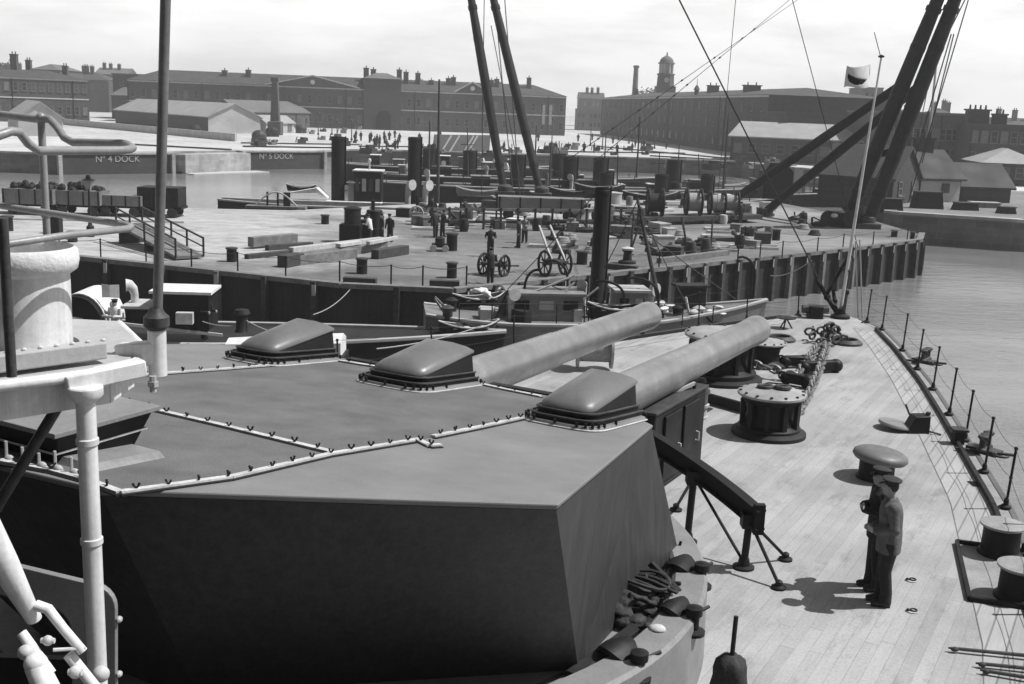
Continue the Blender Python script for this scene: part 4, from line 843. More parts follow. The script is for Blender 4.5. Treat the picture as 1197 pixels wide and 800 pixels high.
# ------------------------------------------------------------------ land: jetty, far dockyard, right hand quay
jet = [(-90, 66), (-60, 63.5)] + [tuple(J(x, y)[:2]) for x, y in ((0, 293), (95, 303), (230, 317), (400, 335), (530, 341), (870, 305), (950, 297), (1020, 289), (1075, 282))] + [(30.6, 84)] + [tuple(J(x, y)[:2]) for x, y in ((1020, 258), (905, 236), (760, 234), (640, 236), (500, 238), (340, 246), (200, 243), (0, 239))] + [(-90, 78)]
def land(poly, z, nm, lb, m, mw, wallname=None, depth=4.2):
    mb = MB(); mb._add([(x, y, z) for x, y in poly], [tuple(range(len(poly)))]); o = mb.build(nm, m, None, smooth=0); tag(o, lb, kind='structure')
    bpy.context.view_layer.update()
    return o
def sidewall(poly, closed, nm, lb, m, z, th=.5):
    c = Vector((poly[0][0], poly[0][1], ZW)); mb = MB(); q = [Vector((x, y, 0)) for x, y in poly]; n = len(q)
    for i in range(n if closed else n - 1):
        a, b = q[i], q[(i + 1) % n]; d = (b - a).normalized(); s = Vector((d.y, -d.x, 0))
        mb.quad(a + Vector((0, 0, z - .004)), b + Vector((0, 0, z - .004)), b + Vector((0, 0, ZW - 2)), a + Vector((0, 0, ZW - 2)))
    o = mb.build(nm, m, None, org=c, smooth=0, normals=False); return tag(o, lb, 'quay wall')
land(jet, ZJ, 'jetty_ground', 'earth and gravel surface of the jetty', mJet, None)
front = jet[:12]
t = T('quay_wall', 'long dark jetty wall of tarred piling with upright fender timbers', 'quay wall', Vector((front[4][0], front[4][1], ZW)))
mb = MB(); n = len(jet)
for i in range(n):
    a, b = Vector((*jet[i], 0)), Vector((*jet[(i + 1) % n], 0)); mb.quad(a + Vector((0, 0, ZJ - .004)), b + Vector((0, 0, ZJ - .004)), b + Vector((0, 0, ZW - 2)), a + Vector((0, 0, ZW - 2)))
mb.build('wall_face', mWallD, t, smooth=0)
cp_ = MB(); fd = None; k = 0
for i in range(1, 10 + 1):
    a, b = Vector((*jet[i], 0)), Vector((*jet[i + 1], 0)); L = (b - a).length; d = (b - a).normalized(); o_ = Vector((d.y, -d.x, 0))
    cp_.beam(a + Vector((0, 0, ZJ + .06)), b + Vector((0, 0, ZJ + .06)), .45, .22)
    m = max(1, int(L / (1.55 if b.x > 0 else 2.6)))
    for j in range(m):
        c = a.lerp(b, (j + .5) / m) + o_ * .22
        if c.x < -26: continue
        f = MB(); f.box((c.x, c.y, (ZJ + ZW) / 2 - .3), (.26, .3, ZJ - ZW + .9), math.atan2(d.y, d.x)); f.box((c.x, c.y, ZJ + .12), (.28, .34, .06), math.atan2(d.y, d.x)); f.build('fender', mTimD if rnd.random() < .8 else mTim, t, smooth=0)
        hl = MB(); hl.box((c.x, c.y - .17, ZJ - .25), (.2, .03, .5), math.atan2(d.y, d.x))  # pale slip on the fender face, a highlight put in as colour
        if k % 2 == 0 or c.x > 10: hl.build('fender_highlight', mLGrey, t, smooth=0)
        k += 1
cp_.build('coping', mTim, t, smooth=0)
# far dockyard
fe = [(-140, 149)] + [tuple(J(x, y)[:2]) for x, y in ((-20, 178), (65, 181), (276, 178), (375, 178), (405, 176), (470, 177), (560, 180), (640, 182), (760, 186), (860, 190), (990, 203), (1042, 250), (1197, 260))] + [(80, 97), (300, 80)]
far = fe + [(990, 60), (990, 1490), (-990, 1490), (-990, 149)]
land(far, ZJ, 'dockyard_ground', 'pale open ground of the dockyard beyond the basin', mFar, None)
t2 = T('basin_wall', 'stone wall of the far basin edge below the open ground', 'quay wall', Vector((fe[7][0], fe[7][1], ZW)))
mb = MB()
for i in range(len(fe) - 1):
    a, b = Vector((*fe[i], 0)), Vector((*fe[i + 1], 0)); mb.quad(a + Vector((0, 0, ZJ - .004)), b + Vector((0, 0, ZJ - .004)), b + Vector((0, 0, ZW - 2)), a + Vector((0, 0, ZW - 2)))
mb.build('wall_face', mWall, t2, smooth=0)
mb = MB()
for i in range(len(fe) - 1): mb.beam((*fe[i], ZJ + .12), (*fe[i + 1], ZJ + .12), 1.2, .28)
mb.build('coping', mPale, t2, smooth=0)
# darker working ground on the right hand quay
rq = [tuple(J(x, y)[:2]) for x, y in ((1044, 249), (1197, 259), (1290, 264), (1290, 226), (1100, 222), (1010, 215))]
mb = MB(); mb._add([(x, y, ZJ + .02) for x, y in rq], [tuple(range(len(rq)))]); o = mb.build('quay_ground', mQR, None, smooth=0); tag(o, 'dark working ground of the right hand quay', kind='structure')
# ------------------------------------------------------------------ dock caissons with painted names
def lettering(txt, size, a, b, z, parent, m, off=.12):
    cu = bpy.data.curves.new('lettering', 'FONT'); cu.body = txt; cu.size = size; cu.align_x = 'CENTER'; cu.extrude = .02
    o = bpy.data.objects.new('lettering', cu); dg = bpy.context.evaluated_depsgraph_get(); C.objects.link(o); bpy.context.view_layer.update()
    me = bpy.data.meshes.new_from_object(o.evaluated_get(bpy.context.evaluated_depsgraph_get())); bpy.data.objects.remove(o)
    me.materials.clear(); me.materials.append(m); o = bpy.data.objects.new('lettering', me); C.objects.link(o); o.parent = parent
    d = (Vector(b) - Vector(a)).normalized(); nrm = Vector((d.y, -d.x, 0)); mid = (Vector(a) + Vector(b)) / 2 + nrm * off
    o.rotation_euler = (math.pi / 2, 0, math.atan2(d.y, d.x)); o.location = Vector((mid.x, mid.y, z)) - ORG[parent.name]; return o
def caisson(x0, y0, x1, y1, txt, lb, sh=0):
    a, b = J(x0, y0), J(x1, y1); d = (b - a).normalized(); nr = Vector((d.y, -d.x, 0)); a2, b2 = a + nr * .4, b + nr * .4
    t = T('dock_caisson', lb, 'dock gate', Vector((a.x, a.y, ZW)), 'dock gates of the far basin'); mb = MB()
    mb.beam((a + b) / 2 * 0 + a2 + Vector((0, 0, -1.6)), b2 + Vector((0, 0, -1.6)), 1.6, 3.4); mb.build('gate', mBr3, t, smooth=0)
    mb = MB(); mb.beam(a2 + Vector((0, 0, .2)), b2 + Vector((0, 0, .2)), 2.0, .22); mb.build('walkway', mPale, t, smooth=0)
    for e in (a2, b2): mb = MB(); mb.beam(e + nr * .9 + Vector((0, 0, -2.9)), e + nr * .9 + Vector((0, 0, .2)), .8, .5, up=d); mb.build('buttress', mPale, t, smooth=0)
    lettering(txt, 1.2, a2.lerp(b2, sh), a2.lerp(b2, 1), ZJ - .9, t, mLGrey, .86 if False else .85)
caisson(65, 181, 197, 181, 'Nº 4 DOCK', 'dark dock gate lettered with number four in white', 0)
caisson(279, 178.5, 374, 178.5, 'Nº 5 DOCK', 'dark dock gate at the end of the left basin with faint white letters', -.2)
a, b = J(200, 181), J(277, 179); t = T('dock_pier', 'pale weathered stone pier between the two dock gates', 'pier', Vector((a.x, a.y, ZW))); d = (b - a).normalized(); nr = Vector((d.y, -d.x, 0)); mb = MB()
mb.beam(a + nr * 1.2 + Vector((0, 0, -1.5)), b + nr * 1.2 + Vector((0, 0, -1.5)), 3, 3.2); mb.build('stonework', mPale, t, smooth=0)
mb = MB(); mb.beam(a + nr * 3 + Vector((0, 0, -2.6)), b + nr * 5 + Vector((0, 0, -2.6)), 3, .3); mb.build('landing_step', mTrim, t, smooth=0)
# ------------------------------------------------------------------ buildings
mGlass2 = paint('lighter_window_glass', .06, .4, 1, .05, 4, 0); mBlind = paint('drawn_window_blind', .13, .3, 1, .8, 4, .1); _win = {}; mFrame = paint('grey_window_frames', .14, .2, 1, .8, 6, .1)  # some windows get a paler pane at random
def win_mesh(w, h):
    k = (round(w, 1), round(h, 1), rnd.randint(0, 3))
    if k not in _win:
        mb = MB(); mb.box((0, 0, 0), (w, .1, h)); mb.mi = 1
        for x in (-w / 2, w / 2): mb.box((x, -.03, 0), (.12, .12, h + .1))
        for z in (-h / 2, 0, h / 2): mb.box((0, -.04, z), (w + .1, .1, .1))
        mb.box((0, -.08, -h / 2 - .1), (w + .3, .22, .14)); me = mb.build('window', [(mGlass, mGlass, mGlass2, mBlind)[k[2]], mFrame], None, smooth=0); _win[k] = me.data; bpy.data.objects.remove(me)
    return _win[k]
def bld(nm, lb, cat, A, B, h, dep, wm, rm, roof='gable', rh=3., rows=(), ncol=0, wsz=(1., 1.7), ov=.35, z0=ZJ, cols_skip=(), trim=None, ends=0, axis=0):
    A, B = Vector((A[0], A[1], z0)), Vector((B[0], B[1], z0)); d = (B - A); L = d.length; d.normalize(); nr = Vector((-d.y, d.x, 0))
    if nr.y < 0: nr = -nr
    t = T(nm, lb, cat, A); up = Vector((0, 0, 1))
    def q(u, v, z): return A + d * u + nr * v + up * z
    mb = MB(); c = [q(0, 0, -.3), q(L, 0, -.3), q(L, dep, -.3), q(0, dep, -.3)]; tp = [p + up * (h + .3) for p in c]
    for i in range(4): mb.quad(c[i], c[(i + 1) % 4], tp[(i + 1) % 4], tp[i])
    if roof == 'gable':
        if axis == 0:
            for u in (0, L): mb.quad(q(u, 0, h), q(u, dep, h), q(u, dep / 2, h + rh))
        else:
            for v in (0, dep): mb.quad(q(0, v, h), q(L, v, h), q(L / 2, v, h + rh))
    mb.build('wall', wm, t, smooth=0)
    mb = MB(); o = ov
    if roof == 'gable':
        e = rh / (dep / 2) * o if axis == 0 else rh / (L / 2) * o
        if axis == 0:
            for s in (0, 1):
                v0 = -o if s == 0 else dep + o
                mb.loft([[q(-o, v0, h - e), q(L + o, v0, h - e), q(L + o, dep / 2, h + rh), q(-o, dep / 2, h + rh)], [q(-o, v0, h - e + .22), q(L + o, v0, h - e + .22), q(L + o, dep / 2, h + rh + .22), q(-o, dep / 2, h + rh + .22)]])
        else:
            for s in (0, 1):
                u0 = -o if s == 0 else L + o
                mb.loft([[q(u0, -o, h - e), q(u0, dep + o, h - e), q(L / 2, dep + o, h + rh), q(L / 2, -o, h + rh)], [q(u0, -o, h - e + .22), q(u0, dep + o, h - e + .22), q(L / 2, dep + o, h + rh + .22), q(L / 2, -o, h + rh + .22)]])
    elif roof == 'hip':
        b0 = [q(-o, -o, h), q(L + o, -o, h), q(L + o, dep + o, h), q(-o, dep + o, h)]; k = min(L, dep) / 2
        r0, r1 = (q(k, dep / 2, h + rh), q(L - k, dep / 2, h + rh)) if L >= dep else (q(L / 2, k, h + rh), q(L / 2, dep - k, h + rh))
        if L >= dep: mb.quad(b0[0], b0[1], r1, r0); mb.quad(b0[1], b0[2], r1); mb.quad(b0[2], b0[3], r0, r1); mb.quad(b0[3], b0[0], r0)
        else: mb.quad(b0[0], b0[1], r0); mb.quad(b0[1], b0[2], r1, r0); mb.quad(b0[2], b0[3], r1); mb.quad(b0[3], b0[0], r0, r1)
        mb.quad(*b0[::-1])
    else:
        mb.loft([[q(-o, -o, h), q(L + o, -o, h), q(L + o, dep + o, h), q(-o, dep + o, h)], [q(-o, -o, h + .35), q(L + o, -o, h + .35), q(L + o, dep + o, h + .35), q(-o, dep + o, h + .35)]])
    rf = mb.build('roof', rm, t, smooth=0)
    for (z, hh) in (trim or ()):
        m2 = MB(); m2.beam(q(0, -.06, z), q(L, -.06, z), .16, hh); m2.build('string_course', mTrim, t, smooth=0)
    if ncol > 8:
        for i in range(0, ncol, 7): m2 = MB(); m2.beam(q(L * (i + .02) / ncol + .2, -.12, 0), q(L * (i + .02) / ncol + .2, -.12, h - .2), .16, .16, up=d); m2.build('downpipe', mBlk, t, smooth=0)
    if ncol:
        a = math.atan2(d.y, d.x)
        for z in rows:
            for i in range(ncol):
                if i in cols_skip: continue
                w_ = bpy.data.objects.new('window', win_mesh(*wsz)); C.objects.link(w_); w_.parent = t; w_.location = q(L * (i + .5) / ncol, -.03, z) - A; w_.rotation_euler = (0, 0, a)
    return t, q, L, rf
def chimney(p, w, dpt, z0, z1, parent, m=None, pots=2, rz=0, nm='chimney'):
    mb = MB(); mb.box((p[0], p[1], (z0 + z1) / 2), (w, dpt, z1 - z0), rz); mb.box((p[0], p[1], z1), (w * 1.15, dpt * 1.15, .25), rz)
    for k in range(pots): mb.lathe([(.18, 0), (.14, .7)], (p[0] + (k - (pots - 1) / 2) * w / max(1, pots) * math.cos(rz), p[1] + (k - (pots - 1) / 2) * w / max(1, pots) * math.sin(rz), z1 + .1), 6)
    return mb.build(nm, m or mBr2, parent, smooth=0)
def hz(x, ytop, Y): return atY(x, ytop, Y).z
def gh(x, yb, yt):                       # height of something standing at ground pixel yb with top at yt
    p = J(x, yb); return hz(x, yt, p.y) - ZJ
# left foreground group beyond the basin
A, B = J(-60, 141), J(105, 144.5); t, q, L, rf = bld('storehouse', 'long dark brick storehouse with two window rows at far left', 'storehouse', A, B, gh(90, 144, 94), 16, mBr1, mSlateD, 'hip', 2.2, (3.2, 9.0), 16, (1.1, 2.0), trim=((6.2, .3), (11.0, .35)))
chimney(q(L * .52, 8, 0), 1.7, 1.3, 10, 10 + 4.9, rf); chimney(q(L * .63, 9, 0), 1.3, 1.2, 10, 10 + 3.6, rf); chimney(q(L * .9, 9, 0), 1.3, 1.2, 9, 10 + 2.6, rf) 
A, B = J(131, 139), J(222, 143); t, q, L, rf = bld('shed', 'dark gabled shed with a grey roof behind the long pale shed', 'shed', A, B, gh(131, 139, 111.5), 30, mBoard, mSlate, 'gable', 5.5, (), 0)
A, B = J(135, 144), J(243, 155.5); t, q, L, rf = bld('shed', 'long low shed with dark front, pale roof and white gable end', 'shed', A, B, gh(243, 155.5, 136.5), 13, mBoard, mSlateL, 'gable', 3.0, (), 0, ov=.5)
mb = MB(); mb.quad(q(L + .06, .1, -.2), q(L + .06, 12.9, -.2), q(L + .06, 12.9, gh(243, 155.5, 136.5)), q(L + .06, 6.5, gh(243, 155.5, 136.5) + 2.95), q(L + .06, .1, gh(243, 155.5, 136.5))); o = mb.build('gable_end', mRend, t, smooth=0)
A, B = J(22, 159), J(74, 160); t, q, L, rf = bld('shed', 'pale gabled shed nearest the left basin, gable towards the water', 'shed', A, B, gh(22, 159, 137), 26, mRend, mSlateL, 'gable', gh(46, 159, 119.5) - gh(46, 159, 137), (), 0, ov=.4, axis=1)
A, B = J(282, 149.5), J(362, 149.5); t, q, L, rf = bld('workshop', 'low brick workshop with grey roof beside the brick chimney', 'workshop', A, B, gh(330, 149, 131.5), 12, mBr2, mSlate, 'gable', 3.0, (2.0,), 9, (1, 1.6))
A, B = J(311, 156), J(344, 156); t, q, L, rf = bld('shed', 'small white fronted lean-to shed at the chimney foot', 'shed', A, B, gh(330, 156, 144), 6, mRend, mSlateL, 'gable', 1.6, (1.5,), 3, (1.2, 1.6))
p = J(322, 158); t = T('factory_chimney', 'tall tapered brick chimney rising from the low workshops', 'chimney', p); zt_ = hz(322, 91, p.y); mb = MB(); mb.loft([[(p.x + a * r, p.y + b * r, z) for a, b in ((-1, -1), (1, -1), (1, 1), (-1, 1))] for z, r in ((ZJ, 1.5), (ZJ + 3, 1.5), (ZJ + 3.2, 1.0), (zt_ - 1, .62))]); mb.build('shaft', mBr2, t, smooth=0)
mb = MB(); mb.loft([[(p.x + a * r, p.y + b * r, z) for a, b in ((-1, -1), (1, -1), (1, 1), (-1, 1))] for z, r in ((zt_ - 1, .6), (zt_ - .7, .85), (zt_, .85), (zt_, .5))]); mb.build('cap', mBr2, t, smooth=0)
# great long storehouse across the middle
A, B = J(150, 142.5), J(660, 159); H6 = gh(640, 158, 112.5); t, q, L, rf = bld('storehouse', 'very long brick storehouse with pediments and a raised central block', 'storehouse', A, B, H6, 18, mBr2, mSlateD, 'hip', 3.4, (3.0, 8.6), 44, (1.2, 2.2), trim=((6.2, .3), (H6 - .3, .4)))
def ux(x):                               # distance along the facade of the column seen at x
    lo, hi = 0, L
    for _ in range(40):
        m = (lo + hi) / 2; p = q(m, 0, 4); dv = p - EYE; px = CX + FPX * dv.dot(cR) / dv.dot(cF)
        if px < x: lo = m
        else: hi = m
    return lo
u0, u1 = ux(425), ux(468); mb = MB(); mb.loft([[q(u0, -1.2, z), q(u1, -1.2, z), q(u1, 17, z), q(u0, 17, z)] for z in (-.2, H6 + 3.2)]); bk_ = mb.build('central_block', mBr3, t, smooth=0)
mb = MB(); mb.loft([[q(u0 - .4, -1.6, z), q(u1 + .4, -1.6, z), q(u1 + .4, 17.4, z), q(u0 - .4, 17.4, z)] if i == 0 else [q(u0 + 4, 4, z), q(u1 - 4, 4, z), q(u1 - 4, 12, z), q(u0 + 4, 12, z)] for i, z in enumerate((H6 + 3.2, H6 + 5))]); mb.build('block_roof', mSlate, bk_, smooth=0)
mb = MB(); um = ux(448); mb.loft([[q(um - 2.3, y, 0), q(um + 2.3, y, 0), q(um + 2.3, y, 4.5), q(um + 1.2, y, 5.8), q(um - 1.2, y, 5.8), q(um - 2.3, y, 4.5)] for y in (-1.4, -1.1)]); mb.build('archway', mBlk, bk_, smooth=0)
for x0, x1, ya in ((310, 420, 102.5), (530, 572, 111)):
    u0, u1 = ux(x0), ux(x1); um = (u0 + u1) / 2; hh = 3.2; mb = MB(); mb.loft([[q(u0, y, H6), q(u1, y, H6), q(um, y, H6 + hh)] for y in (-.7, 9)]); pd = mb.build('pediment', mBr2, t, smooth=0)
    mb = MB(); mb.beam(q(u0, -.7, H6 + .1), q(um, -.7, H6 + hh + .1), .4, .35); mb.beam(q(um, -.7, H6 + hh + .1), q(u1, -.7, H6 + .1), .4, .35); mb.build('raking_cornice', mTrim, pd, smooth=0)
    mb = MB(); c = q(um, -.78, H6 + hh * .42); dd = (B - A).normalized(); mb.lathe([(.3, 0), (.7, 0), (.7, .12), (.3, .12)], c, 16, Matrix.Rotation(math.atan2(dd.y, dd.x), 3, 'Z') @ Matrix.Rotation(math.pi / 2, 3, 'X')); mb.build('round_window', mTrim, pd)
for x, hgt in ((429, 6.3), (437.5, 6.0), (468, 6.2), (476, 5.6), (490, 5.4), (506, 3.4), (526, 4.2), (532, 4.6), (577, 4.2), (583, 4.6), (621, 5.4), (290, 4.2), (262, 3.8)): chimney(q(ux(x), 6, 0), 1.5, 1.2, ZJ + H6 - .5, ZJ + H6 + hgt, rf, mBr2, 1)
for x in (635, 643): mb = MB(); u0 = ux(x); mb.box(q(u0, -.1, H6 * .52), (.9, .2, H6 * .5), math.atan2((B - A).y, (B - A).x)); mb.build('loading_bay', mSlateL, t, smooth=0)
# iron slip roof on columns behind it
p0_, p1_ = onz(326, 140, ZJ), onz(430, 143, ZJ); t = T('tank_stand', 'long flat iron tank standing on columns above the storehouse roof', 'water tank', (p0_.x, p0_.y, ZJ)); Y0, Y1 = p0_.y + 25, p1_.y + 25
a, b = atY(326, 95.5, Y0), atY(424, 99, Y1); mb = MB(); mb.beam(a, b, 6, 1.1); mb.build('tank', mSlip, t, smooth=0)
for k in range(9):
    c = a.lerp(b, (k + .3) / 9); mb = MB(); mb.beam((c.x, c.y, ZJ), (c.x, c.y, c.z - .5), .7, .7, up=(0, 1, 0)); mb.build('column', mSlip, t, smooth=0)
# roofs seen over the storehouses at left
for x0, x1, yt, dY, rt, lb, m in ((133, 300, 84, 60, 'flat', 'broad flat roofed building ship hall far behind the dark shed', mBr3), (38, 72, 78, 70, 'hip', 'light hipped roof block rising behind the left storehouse', mBr2), (200, 265, 92, 40, 'hip', 'dim long range of workshops behind the grey roofed shed', mBr3)):
    Yb = J(100, 143).y + dY; A, B = atY(x0, 130, Yb), atY(x1, 133, Yb); hh = atY(x0, yt + 3, Yb).z - ZJ; bld('building', lb, 'building', A, B, hh, 20, m, mSlate, rt, 2.0, (hh - 2.5,), 8, (1.2, 2))
# right centre: great building, tower, sheds
A, B = J(702, 157), J(917, 188); H8 = gh(702, 157, 114.5); t, q, L, rf = bld('storehouse', 'great dark three storeyed brick storehouse right of the open ground', 'storehouse', A, J(893, 184), H8, 26, mBr3, mSlateD, 'hip', 2.0, (2.6, 6.6, 10.4), 26, (1.1, 1.9), trim=((H8 - .3, .4),))
chimney(q(L * .62, 8, 0), 3.0, 1.4, ZJ + H8, ZJ + H8 + 3.0, rf); chimney(q(L * .8, 8, 0), 4, 1.4, ZJ + H8, ZJ + H8 + 2.6, rf); chimney(q(L * .1, 8, 0), 1.6, 1.2, ZJ + H8, ZJ + H8 + 3, rf)
A, B = J(893, 184), J(917, 188); bld('building', 'lower dark wing joined to the right end of the great storehouse', 'building', A, B, gh(893, 184, 132), 22, mBr3, mSlateD, 'flat', 0, (2.5, 5.5), 4, (1, 1.6))
Yt = 420; c = atY(777, 110, Yt); t = T('clock_tower', 'pale domed clock tower rising above the great storehouse', 'tower', (c.x, c.y, ZJ)); z = lambda y: atY(777, y, Yt).z
def oct_(r, zz, n=8): return [(c.x + r * math.cos((k + .5) * 2 * math.pi / n), c.y + r * math.sin((k + .5) * 2 * math.pi / n), zz) for k in range(n)]
mb = MB(); mb.box((c.x, c.y, (ZJ + z(101)) / 2), (7.0, 7.0, z(101) - ZJ)); mb.build('base', mBr2, t, smooth=0)
mb = MB(); mb.loft([oct_(3.3, z(101)), oct_(3.1, z(88)), oct_(3.5, z(87.5)), oct_(3.5, z(86.5)), oct_(2.6, z(86))]); mb.build('shaft', mBr2, t, smooth=0)
mb = MB(); mb.loft([oct_(1.7, z(86)), oct_(1.7, z(75))]); mb.build('belfry_core', mTrim, t, smooth=0)
for k in range(8): p = oct_(2.35, 0)[k]; mb = MB(); mb.cyl((p[0], p[1], z(86)), (p[0], p[1], z(75)), .38, 8); mb.build('column', mTrim, t)
mb = MB(); mb.lathe([(3.1, z(75)), (3.1, z(73.5)), (2.6, z(73.2)), (2.5, z(71)), (1.9, z(68)), (.9, z(66)), (.3, z(65)), (.25, z(62)), (.0, z(61))], (c.x, c.y, 0), 20); mb.build('dome', mSlate, t)
mb = MB(); mb.lathe([(.9, -.05), (.9, .1), (0, .1)], (c.x, c.y - 3.3, z(94)), 16, Matrix.Rotation(math.pi / 2, 3, 'X')); mb.build('clock_face', mTrim, t)
Yt = 440; c = atY(742, 110, Yt); t = T('factory_chimney', 'slim pale factory chimney left of the clock tower', 'chimney', (c.x, c.y, ZJ)); mb = MB(); mb.tube([(c.x, c.y, ZJ), (c.x, c.y, atY(742, 80, Yt).z)], [1.5, .9], 12); mb.lathe([(.9, 0), (1.15, .4), (1.15, 1.0), (.7, 1.1)], (c.x, c.y, atY(742, 80, Yt).z), 12); mb.build('shaft', mSlate, t)
c = atY(814, 112, 300); t = T('roof_turret', 'small cupola on a post right of the clock tower', 'cupola', (c.x, c.y, c.z - 4)); mb = MB(); mb.lathe([(1.1, -4), (1.0, -1), (1.2, -.9), (.6, 0), (.6, 1.4), (.9, 1.5), (.4, 2.4), (.1, 2.8), (.05, 4.4)], c, 10); mb.build('body', mBr2, t)
A, B = J(853, 187), J(1024, 196); t, q, L, rf = bld('shed', 'long low shed with a pale roof right of the great storehouse', 'shed', A, B, gh(853, 187, 159), 20, mBoard, mSlateL, 'gable', 2.6, (2.4,), 10, (1.4, 1.6), ov=.6)
for x0, x1, yt, Yb, lb, m in ((672, 700, 128, 470, 'low hazy building seen through the gap between the storehouses', mSlate), (934, 984, 134, 330, 'hazy flat block low behind the pale roofed shed', mBr2), (983, 1030, 114, 330, 'tall hazy flat roofed block behind the crane legs', mBr2), (1004, 1024, 103, 352, 'square hazy tank house on top of the tall block', mSlate)):
    A, B = atY(x0, 190, Yb), atY(x1, 190, Yb); hh = atY(x0, yt, Yb).z - ZJ; bld('building', lb, 'building', A, B, hh, 18, m, mSlate, 'flat', 0, (hh - 2.5, hh - 6), 6, (1.1, 1.8), ov=.1)
A, B = J(1040, 200), J(1130, 203); t, q, L, rf = bld('barracks', 'long grey brick building behind the house with the white wall', 'building', A, B, gh(1060, 200, 133), 22, mBr2, mSlate, 'flat', 0, (3, 6.4), 12, (1, 1.8), ov=.15)
A, B = J(1128, 206), J(1290, 213); t, q, L, rf = bld('barracks', 'dark brick building with two big chimney stacks at far right', 'building', A, B, gh(1130, 206, 146.5), 20, mBr3, mSlateD, 'flat', 0, (3, 6.4), 14, (1, 1.8), ov=.15)
hh = gh(1130, 206, 146.5); chimney(q(L * .07, 3, 0), 3.4, 1.6, ZJ + hh - .3, ZJ + hh + 2.5, rf, mBr3, 4); chimney(q(L * .235, 3, 0), 2.0, 1.4, ZJ + hh - .3, ZJ + hh + 1.9, rf, mBr3, 2)
A, B = J(1073, 236), J(1121, 237); hh = gh(1075, 236, 208); t, q, L, rf = bld('cottage', 'dark tiled house with one white rendered wall by the right quay', 'house', A, B, hh, 9, mBr3, mSlateD, 'gable', gh(1100, 236, 182) - hh + .3, (), 0, ov=.4)
mb = MB(); mb.quad(q(.1, -.05, 0), q(L - .1, -.05, 0), q(L - .1, -.05, hh - .3), q(.1, -.05, hh - .3)); mb.build('white_wall', mRend, t, smooth=0)
mb = MB(); mb.box(q(L * .62, -.1, 1.5), (.9, .12, 1.0), math.atan2((B - A).y, (B - A).x)); mb.build('window', mGlass, t, smooth=0)
chimney(q(L * .0 + .4, 5, 0), 1.6, 1.0, ZJ + hh + 1.5, ZJ + hh + 4.0, rf, mBr3, 3); chimney(q(L * .55, 4.5, 0), 2.0, 1.0, ZJ + hh + 1.5, ZJ + hh + 4.0, rf, mBr3, 3)
A, B = J(1042, 240), J(1072, 236.5); hh = gh(1060, 238, 208); t, q, L, rf = bld('cottage', 'dark gabled wing on the left side of the white walled house', 'house', A, B, hh, 8, mBr3, mSlateD, 'gable', 3.0, (1.6,), 2, (.9, 1.3), ov=.3, axis=1)
A, B = J(1124, 236), J(1180, 238); hh = gh(1130, 236, 218); t, q, L, rf = bld('shed', 'low dark shed with sloping tiled roof right of the house', 'shed', A, B, hh, 8, mBoard, mSlateD, 'gable', 2.2, (), 0, ov=.4)
A, B = J(1148, 216), J(1215, 219); hh = gh(1150, 216, 190); t, q, L, rf = bld('pavilion', 'small building with pale hipped roof near the right edge', 'building', A, B, hh, 11, mBr3, mSlateL, 'hip', 2.0, (1.8,), 4, (1, 1.4), ov=.7)
p = J(1079, 222); t = T('flagstaff', 'white flagstaff standing behind the house at right', 'flagstaff', p); a = hz(1098, 30, p.y); mb = MB(); mb.tube([p, atY(1089, 130, p.y), atY(1100, 20, p.y)], [.2, .17, .1], 8); mb.build('staff', mRend, t)
mb = MB(); mb.rope(J(1060, 225), atY(1097, 40, p.y), .06, 0, 4, 5); mb.build('stay', mDark, t)
# low wall and smoke blackened trees at far left
mb = MB(); a, b = J(75, 146), J(276, 165.5); mb.beam(a + Vector((0, 0, .7)), b + Vector((0, 0, .7)), .5, 1.5); o = mb.build('boundary_wall', mTrim, None, org=a, smooth=0); tag(o, 'low pale boundary wall running below the left sheds', 'wall')
mLeaf = paint('dusty_foliage', .06, .5, 1, .9, 3, .3)
def tree(x, yb, ytop, Yb, lb, sp):
    p = atY(x, yb, Yb); p.z = ZJ; top_ = atY(x, ytop, Yb).z; hh = top_ - ZJ; t = T('tree', lb, 'tree', p, 'trees behind the storehouses'); mb = MB(); mb.tube([p, p + Vector((.2, 0, hh * .4)), p + Vector((0, 0, hh * .75))], [.5, .35, .15], 7); mb.build('trunk', mTimD, t)
    mb = MB()
    cl = [Vector((rnd.gauss(0, sp * .42), rnd.gauss(0, sp * .4), hh * (.5 + .45 * rnd.random() ** .8))) for _ in range(16)]
    for c in cl:
        for _ in range(60):
            v = Vector((rnd.gauss(0, 1), rnd.gauss(0, 1), rnd.gauss(0, .7))) * sp * .17 + c + p; e1 = Vector((rnd.uniform(-1, 1), rnd.uniform(-1, 1), rnd.uniform(-1, 1))).normalized() * .45; e2 = e1.orthogonal() * rnd.uniform(.6, 1.1); mb.quad(v - e1, v + e2, v + e1, v - e2)
    mb.build('crown', mLeaf, t, smooth=0, normals=False)
tree(8, 140, 74, 480, 'hazy tree top over the left end of the storehouse', 8)
tree(760, 130, 104, 520, 'dim tree top to the left of the clock tower', 8)

